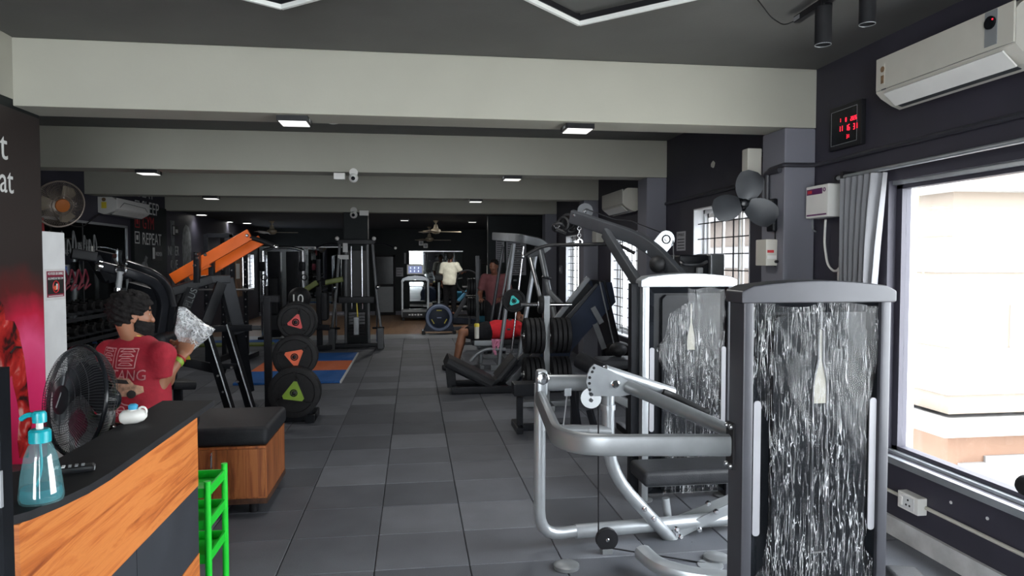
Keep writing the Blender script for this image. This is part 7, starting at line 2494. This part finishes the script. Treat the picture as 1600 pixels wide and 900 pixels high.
sdf_part('beard', beard + [cutm], .006, 'hair', t, lump=(.0015, 160), label='trimmed black beard')
for g in (-1, 1):
    build('eye', MB().sph(HP(.0735, g * .030, .012), .0105, 8), 'print_white', t)
    build('iris', MB().sph(HP(.0815, g * .031, .012), .0045, 6), 'print_black', t)
    build('eyebrow', MB().tube([HP(.092, g * .014, .034), HP(.088, g * .034, .040), HP(.074, g * .052, .034)], .0045, 6), 'hair', t)
trs = [cone(J['hipL'], J['knL'], .104, .074, .05), cone(J['hipR'], J['knR'], .104, .074, .05), cone(J['knL'], J['anL'], .072, .056, .03), cone(J['knR'], J['anR'], .072, .056, .03), ell(J['pelvis'] - Vector((0, 0, .03)), (.18, .135, .115), ax3, .05)]
sdf_part('trousers', trs, .012, 'cloth_black', t)
for sd in 'LR':
    build('shoe', MB().box(Vector(J['an' + sd]) * .4 + Vector(J['to' + sd]) * .6 + Vector((0, 0, -.022)), (.10, .27, .085), R=Matrix.Rotation(-math.atan2(f1.x, f1.y), 4, 'Z'), bev=.03, seg=3), 'black_plastic', t)
wd = (J['elR'] - J['wrR']).normalized()
build('wristband', MB().lathe([(.033, -.012), (.036, -.008), (.036, .008), (.033, .012)], J['wrR'] + wd * .035, wd, 18), 'plate_green', t, label='green wristband')
build('wristband', MB().torus(J['wrR'] + wd * .012, wd, .032, .004, 18, 5), 'print_red', t, label='red thread wristband')
build('neck_chain', MB().torus(Q(.02, 0, 1.252), Vector((0, 0, 1)) + f1 * .3, .064, .0022, 28, 5), 'yellow_plastic', t)


def decal(mb, origin_dir, lift=.0045):
    """lay a flat mesh onto the shirt by casting it along a direction"""
    d = Vector(origin_dir).normalized()
    bm = bmesh.new()
    vv = [bm.verts.new(p) for p in mb.v]
    for f in mb.f:
        try:
            bm.faces.new([vv[i] for i in f])
        except ValueError:
            pass
    bmesh.ops.triangulate(bm, faces=bm.faces)
    for _ in range(4):
        lng = [e for e in bm.edges if e.calc_length() > .010]
        if lng:
            bmesh.ops.subdivide_edges(bm, edges=lng, cuts=1)
            bmesh.ops.triangulate(bm, faces=bm.faces)
    out = MB()
    ok = {}
    bm.verts.index_update()
    for q in bm.verts:
        hit = bvh1.ray_cast(q.co - d * .4, d)
        ok[q.index] = hit[0] is not None
        q.co = (hit[0] + (hit[1] if hit[1].dot(d) < 0 else -hit[1]) * lift) if hit[0] is not None else q.co
    out.add([q.co.copy() for q in bm.verts], [tuple(q.index for q in f.verts) for f in bm.faces if all(ok[q.index] for q in f.verts)])
    bm.free()
    return out


bd = (f1 + r1 * -.18).normalized()      # casting direction onto the back
br = side_of(bd)                        # reading direction seen from behind
bo = Q(-.1, 0, 0)
def flat_poly(pts, z0, x0=0.0):
    return MB().add([bo - bd * .3 + br * (x + x0) + Vector((0, 0, z + z0)) for x, z in pts], [tuple(range(len(pts)))])


def outline(pts, w_, z0, x0=0.0, closed=True):
    mb = MB()
    n = len(pts)
    for i in range(n if closed else n - 1):
        a, b_ = Vector((*pts[i], 0)), Vector((*pts[(i + 1) % n], 0))
        d = (b_ - a)
        if d.length < 1e-6:
            continue
        nn = Vector((-d.y, d.x, 0)).normalized() * w_ / 2
        q = flat_poly([((a + nn).x, (a + nn).y), ((b_ + nn).x, (b_ + nn).y), ((b_ - nn).x, (b_ - nn).y), ((a - nn).x, (a - nn).y)], z0, x0)
        mb.add(q.v, q.f)
    return mb


mat('print_pink', (0.55, 0.25, 0.26), .8, var=.2, scale=60)
mat('print_car', (0.42, 0.24, 0.16), .8, var=.5, scale=40)
pr_ = []
for x0 in (-.115, .005):
    pr_.append(outline([(0, 0), (.10, 0), (.10, .095), (0, .095)], .005, 1.108, x0))
    for k in range(4):
        pr_.append(outline([(.012, .014 + k * .022), (.088, .014 + k * .022), (.07, .026 + k * .022), (.03, .026 + k * .022)], .004, 1.108, x0))
tx = text_mb('MUSTANG', bo - bd * .3 + br * -.135 + Vector((0, 0, 1.045)), br, (0, 0, 1), .078, .001, sx=.80)
pr_.append(tx)
small = outline([(-.07, -.005), (-.06, .025), (-.02, .045), (.03, .045), (.07, .02), (.10, .015), (.10, -.01), (-.07, -.01)], .006, .905)
for k in (-.035, .06):
    q = outline([(k + .018 * math.cos(a), -.008 + .018 * math.sin(a)) for a in [2 * PI * i / 10 for i in range(10)]], .005, .905)
    small.add(q.v, q.f)
pr_.append(small)
pr_.append(text_mb('MUSTANG', bo - bd * .3 + br * -.09 + Vector((0, 0, .868)), br, (0, 0, 1), .030, .001))
allp = MB()
for q in pr_:
    z = decal(q, bd)
    allp.add(z.v, z.f)
build('shirt_print', allp, 'print_pink', t, smooth=False, label='pale pink lettering and line drawings')
car = flat_poly([(-.10, .0), (-.09, .035), (-.05, .055), (-.01, .075), (.05, .070), (.08, .040), (.115, .030), (.12, .0), (.08, -.018), (-.06, -.022)], .985, .035)
z = decal(car, bd)
build('shirt_print', z, 'print_car', t, smooth=False, label='pale printed car picture')
dk = MB()
for k in (-.055, .07):
    q = flat_poly([(k + .021 * math.cos(a), -.008 + .021 * math.sin(a)) for a in [2 * PI * i / 12 for i in range(12)]], .985, .035)
    dk.add(q.v, q.f)
q = flat_poly([(-.045, .048), (-.01, .066), (.04, .062), (.055, .044)], .985, .035)
dk.add(q.v, q.f)
z = decal(dk, bd, .006)
o = build('shirt_print', z, 'print_black', t, smooth=False, label='dark wheels and window of the printed car')
o['kind'] = 'stuff'
# plastic bag in his hand
bc = bagc
bag = MB()
OUT = [A(u, v, y=4.14) for u, v in ((279, 479), (289, 480), (301, 490), (314, 501), (327, 509), (336, 514), (331, 522), (322, 531), (312, 540), (302, 547), (290, 540), (279, 534), (273, 521), (275, 505), (277, 491))]
OUT = [p for a, b_ in zip(OUT, OUT[1:] + OUT[:1]) for p in (a, a * .5 + b_ * .5)]
cb = A(300, 514, y=4.14)
nR, nO = 9, len(OUT)
vs_, fs_ = [], []
for side in (-1, 1):
    base = len(vs_)
    for j in range(nR + 1):
        r = j / nR
        for i, e in enumerate(OUT):
            p = cb + (e - cb) * r
            h_ = .045 * math.sqrt(max(0, 1 - r * r)) + .016 * mnoise.noise(p * 38 + Vector((side * 3, 0, 0))) * (1 - r ** 4) + .008 * mnoise.noise(p * 90)
            vs_.append(p + _fw * side * h_ + Vector((0, 0, .006 * mnoise.noise(p * 50) * r)))
    for j in range(nR):
        for i in range(nO):
            a, b_ = base + j * nO + i, base + j * nO + (i + 1) % nO
            fs_.append((a, b_, b_ + nO, a + nO))
bag.add(vs_, fs_)
solo('plastic_bag', bag, 'plastic_bag', 'crumpled clear plastic bag held up in the seated man\'s hand', 'bag')
# stool
t = thing('bar_stool', 'black round stool under the seated man', 'stool', (B0.x, B0.y, 0))
sx_, sy_ = Q(.0, 0, 0).x, Q(.0, 0, 0).y
build('seat', MB().lathe([(0, 0), (.17, 0), (.19, .02), (.19, .045), (.16, .06), (0, .06)], (sx_, sy_, .575), (0, 0, 1), 28), 'pad_black', t)
build('column', MB().tube([(sx_, sy_, .02), (sx_, sy_, .58)], .03, 12), 'chrome', t)
build('base', MB().lathe([(0, 0), (.20, 0), (.20, .012), (.05, .03), (0, .03)], (sx_, sy_, 0), (0, 0, 1), 28), 'chrome', t)
build('foot_ring', MB().torus((sx_, sy_, .24), (0, 0, 1), .16, .01, 28, 6), 'chrome', t)

# ---- man lying on the bench -------------------------------------------------------
yL = 10.95
zb = A(755, 532, y=10.7).z
kn = A(722, 516, y=10.72)
X0 = A(755, 520, y=yL).x
f2 = Vector((0, 0, 1))
L_ = lambda x, y, z: Vector((X0 + x, yL + y, zb + z))
J = dict(pelvis=L_(.05, 0, .13), chest=L_(.42, 0, .15), neck=L_(.66, 0, .14), shL=L_(.58, .18, .14), shR=L_(.58, -.18, .14),
         elR=L_(.66, -.30, .02), wrR=L_(.60, -.26, .28), elL=L_(.66, .30, .04), wrL=L_(.60, .26, .30),
         hipL=L_(.02, .09, .10), hipR=L_(.02, -.09, .10), knR=kn + Vector((0, 0, -.03)), knL=kn + Vector((.06, .34, -.02)),
         anR=Vector((A(711, 575, y=10.70).x, 10.70, .09)), anL=Vector((A(712, 575, y=10.70).x + .05, 11.1, .09)))
for sd in 'LR':
    J['to' + sd] = J['an' + sd] + Vector((-.16, 0, -.05))
t = thing('person', 'man in a red shirt and black shorts lying on the bench under the smith bar', 'person', (X0, yL, 0))
pr, ax3 = body_prims(J, f2)
hc = L_(.82, 0, .16)
hp_, HP, hax, HR = head_prims(hc, Vector((-.15, 0, .98)).normalized(), tilt=Vector((1, 0, .1)))
pr += [cone(J['neck'], L_(.76, 0, .15), .054, .05, .03)] + hp_
pr += hand_prims(J['wrR'], Vector((0, .1, 1)), Vector((-.3, 1, 0)), 1.0, .9) + hand_prims(J['wrL'], Vector((0, -.1, 1)), Vector((-.3, -1, 0)), 1.0, .9, thumb=-1)
sdf_part('body', pr, .012, 'skin', t)
cl = [(L_(.02, 0, 0), (-1, 0, 0))]
sh = [ell(J['chest'], (.185, .150, .215), ax3, .03, clip=cl), ell(J['chest'] * .45 + J['pelvis'] * .55, (.19, .150, .24), ax3, .06, clip=cl), cone(J['shL'] + Vector((0, -.03, 0)), J['shR'] + Vector((0, .03, 0)), .085, .085, .05)]
for sd in 'LR':
    a, b_ = Vector(J['sh' + sd]), Vector(J['el' + sd])
    sh += [cone(a, a + (b_ - a) * .6, .078, .074, .03)]
sdf_part('t_shirt', sh, .012, 'shirt_bright', t, lump=(.003, 30), label='bright red T-shirt')
so = []
for sd in 'LR':
    h_, k_ = Vector(J['hip' + sd]), Vector(J['kn' + sd])
    e = h_ + (k_ - h_) * .80
    so += [cone(h_, e, .122, .098, .05, clip=[(e, (k_ - h_))])]
so += [ell(J['pelvis'], (.19, .145, .13), ax3, .05)]
sdf_part('shorts', so, .012, 'cloth_black', t, lump=(.003, 30), label='black shorts')
hair = [ell(HP(-.02, 0, .045), HR(.10, .085, .085), hax, .01, clip=[(HP(.05, 0, .04), Vector((-.15, 0, .98)))])]
sdf_part('hair', hair, .012, 'hair', t, lump=(.004, 80))
for sd in 'LR':
    build('shoe', MB().box(J['an' + sd] + Vector((-.06, 0, -.04)), (.28, .10, .09), bev=.03, seg=3), 'black_plastic', t)

# ---- standing spotter behind the smith rails ----------------------------------------
ys = 12.45
p = A(774, 470, y=ys)
t = thing('person', 'man in a faded pink shirt standing behind the smith machine rails', 'person', (p.x, ys, 0))
f3 = Vector((-.35, -.94, 0)).normalized(); r3 = side_of(f3)
B3 = Vector((p.x, ys, 0))
Q3 = lambda f, r, z: B3 + f3 * f + r3 * r + Vector((0, 0, z))
J = dict(pelvis=Q3(-.02, 0, .92), chest=Q3(.02, 0, 1.22), neck=Q3(.05, 0, 1.43), shL=Q3(.03, -.19, 1.36), shR=Q3(.03, .19, 1.36), elR=Q3(.05, .27, 1.09), wrR=Q3(.26, .20, 1.0), elL=Q3(.05, -.27, 1.09), wrL=Q3(.26, -.18, 1.02),
         hipL=Q3(0, -.09, .90), hipR=Q3(0, .09, .90), knL=Q3(.03, -.11, .48), knR=Q3(.03, .11, .48), anL=Q3(-.02, -.12, .09), anR=Q3(-.02, .12, .09), toL=Q3(.14, -.14, .04), toR=Q3(.14, .14, .04))
pr, ax3 = body_prims(J, f3)
hf3 = Vector((-.45, -.85, -.25)).normalized()
hc = Q3(.10, 0, 1.57)
hp_, HP, hax, HR = head_prims(hc, hf3)
pr += [cone(J['neck'], hc + Vector((0, 0, -.05)), .054, .05, .03)] + hp_
pr += hand_prims(J['wrR'], f3 - r3 * .3, Vector((0, 0, -1)), 1, .6) + hand_prims(J['wrL'], f3 + r3 * .3, Vector((0, 0, -1)), 1, .6, thumb=-1)
sdf_part('body', pr, .012, 'skin_dark', t)
hem = Q3(0, 0, .88)
sh = [ell(J['chest'], (.185, .135, .215), ax3, .03), ell(J['chest'] * .45 + J['pelvis'] * .55, (.175, .135, .20), ax3, .06, clip=[(hem, (0, 0, -1))]), ell(J['pelvis'], (.185, .142, .15), ax3, .06, clip=[(hem, (0, 0, -1))]), cone(J['shL'] + r3 * .03, J['shR'] - r3 * .03, .076, .076, .05)]
for sd in 'LR':
    a, b_ = Vector(J['sh' + sd]), Vector(J['el' + sd])
    sh += [cone(a, a + (b_ - a) * .75, .078, .072, .03, clip=[(a + (b_ - a) * .75, b_ - a)])]
sdf_part('t_shirt', sh, .012, 'shirt_pink', t, lump=(.003, 30), label='faded pink T-shirt')
so = [cone(J['hip' + sd], J['kn' + sd], .105, .075, .05) for sd in 'LR'] + [cone(J['kn' + sd], J['an' + sd], .072, .055, .03) for sd in 'LR'] + [ell(J['pelvis'], (.18, .135, .12), ax3, .05)]
sdf_part('trousers', so, .014, 'cloth_black', t)
sdf_part('hair', [ell(HP(-.016, 0, .05), HR(.10, .082, .082), hax, .01, clip=[(HP(.05, 0, .045), hf3 + Vector((0, 0, -.5)))])], .012, 'hair', t, lump=(.003, 80))
for sd, g in (('L', -1), ('R', 1)):
    build('shoe', MB().box(Q3(.05, g * .125, .05), (.10, .27, .10), R=Matrix.Rotation(-math.atan2(f3.x, f3.y), 4, 'Z'), bev=.03, seg=3), 'black_plastic', t)

# ---- person in the cream shirt on the far treadmill, seen from behind -----------------
ys = 18.75
p = A(703, 470, y=ys)
t = thing('person', 'person in a cream T-shirt and black trousers standing at the back, seen from behind', 'person', (p.x, ys, .22))
f4 = Vector((.25, .97, 0)).normalized(); r4 = side_of(f4)
B4 = Vector((p.x, ys, .22))
Q4 = lambda f, r, z: B4 + f4 * f + r4 * r + Vector((0, 0, z))
J = dict(pelvis=Q4(-.02, 0, .90), chest=Q4(.02, 0, 1.20), neck=Q4(.03, 0, 1.42), shL=Q4(.02, -.18, 1.34), shR=Q4(.02, .18, 1.34), elR=Q4(.05, .30, 1.14), wrR=Q4(.28, .34, 1.18), elL=Q4(.02, -.24, 1.06), wrL=Q4(.12, -.22, .84),
         hipL=Q4(0, -.09, .88), hipR=Q4(0, .09, .88), knL=Q4(.03, -.10, .47), knR=Q4(.03, .10, .47), anL=Q4(-.02, -.11, .09), anR=Q4(-.02, .11, .09), toL=Q4(.14, -.12, .04), toR=Q4(.14, .12, .04))
pr, ax3 = body_prims(J, f4)
hc = Q4(.05, 0, 1.56)
hp_, HP, hax, HR = head_prims(hc, f4)
pr += [cone(J['neck'], hc + Vector((0, 0, -.05)), .054, .05, .03)] + hp_
pr += hand_prims(J['wrR'], f4, Vector((0, 0, -1)), 1, .6) + hand_prims(J['wrL'], Vector((.1, .2, -1)), f4, 1, .5, thumb=-1)
sdf_part('body', pr, .013, 'skin_dark', t)
hem = Q4(0, 0, .82)
sh = [ell(J['chest'], (.19, .138, .215), ax3, .03), ell(J['chest'] * .45 + J['pelvis'] * .55, (.18, .14, .20), ax3, .06, clip=[(hem, (0, 0, -1))]), ell(J['pelvis'], (.195, .150, .18), ax3, .06, clip=[(hem, (0, 0, -1))]), cone(J['shL'] + r4 * .03, J['shR'] - r4 * .03, .076, .076, .05)]
for sd in 'LR':
    a, b_ = Vector(J['sh' + sd]), Vector(J['el' + sd])
    sh += [cone(a, a + (b_ - a) * .8, .080, .076, .03, clip=[(a + (b_ - a) * .8, b_ - a)])]
sdf_part('t_shirt', sh, .013, 'shirt_cream', t, lump=(.003, 30), label='cream T-shirt')
so = [cone(J['hip' + sd], J['kn' + sd], .108, .08, .05) for sd in 'LR'] + [cone(J['kn' + sd], J['an' + sd], .078, .06, .03) for sd in 'LR'] + [ell(J['pelvis'], (.18, .14, .13), ax3, .05)]
sdf_part('trousers', so, .014, 'cloth_black', t)
sdf_part('hair', [ell(HP(-.016, 0, .045), HR(.104, .086, .088), hax, .01, clip=[(HP(.05, 0, .045), f4 + Vector((0, 0, -.5)))]), ell(HP(-.05, 0, -.01), HR(.06, .075, .06), hax, .03), cone(HP(-.08, 0, -.03), HP(-.10, .0, -.14), .022, .012, .02)], .012, 'hair', t, lump=(.002, 80), label='black hair tied back')
for sd, g in (('L', -1), ('R', 1)):
    build('shoe', MB().box(Q4(.05, g * .115, .05), (.10, .27, .10), R=Matrix.Rotation(-math.atan2(f4.x, f4.y), 4, 'Z'), bev=.03, seg=3), 'black_plastic', t)
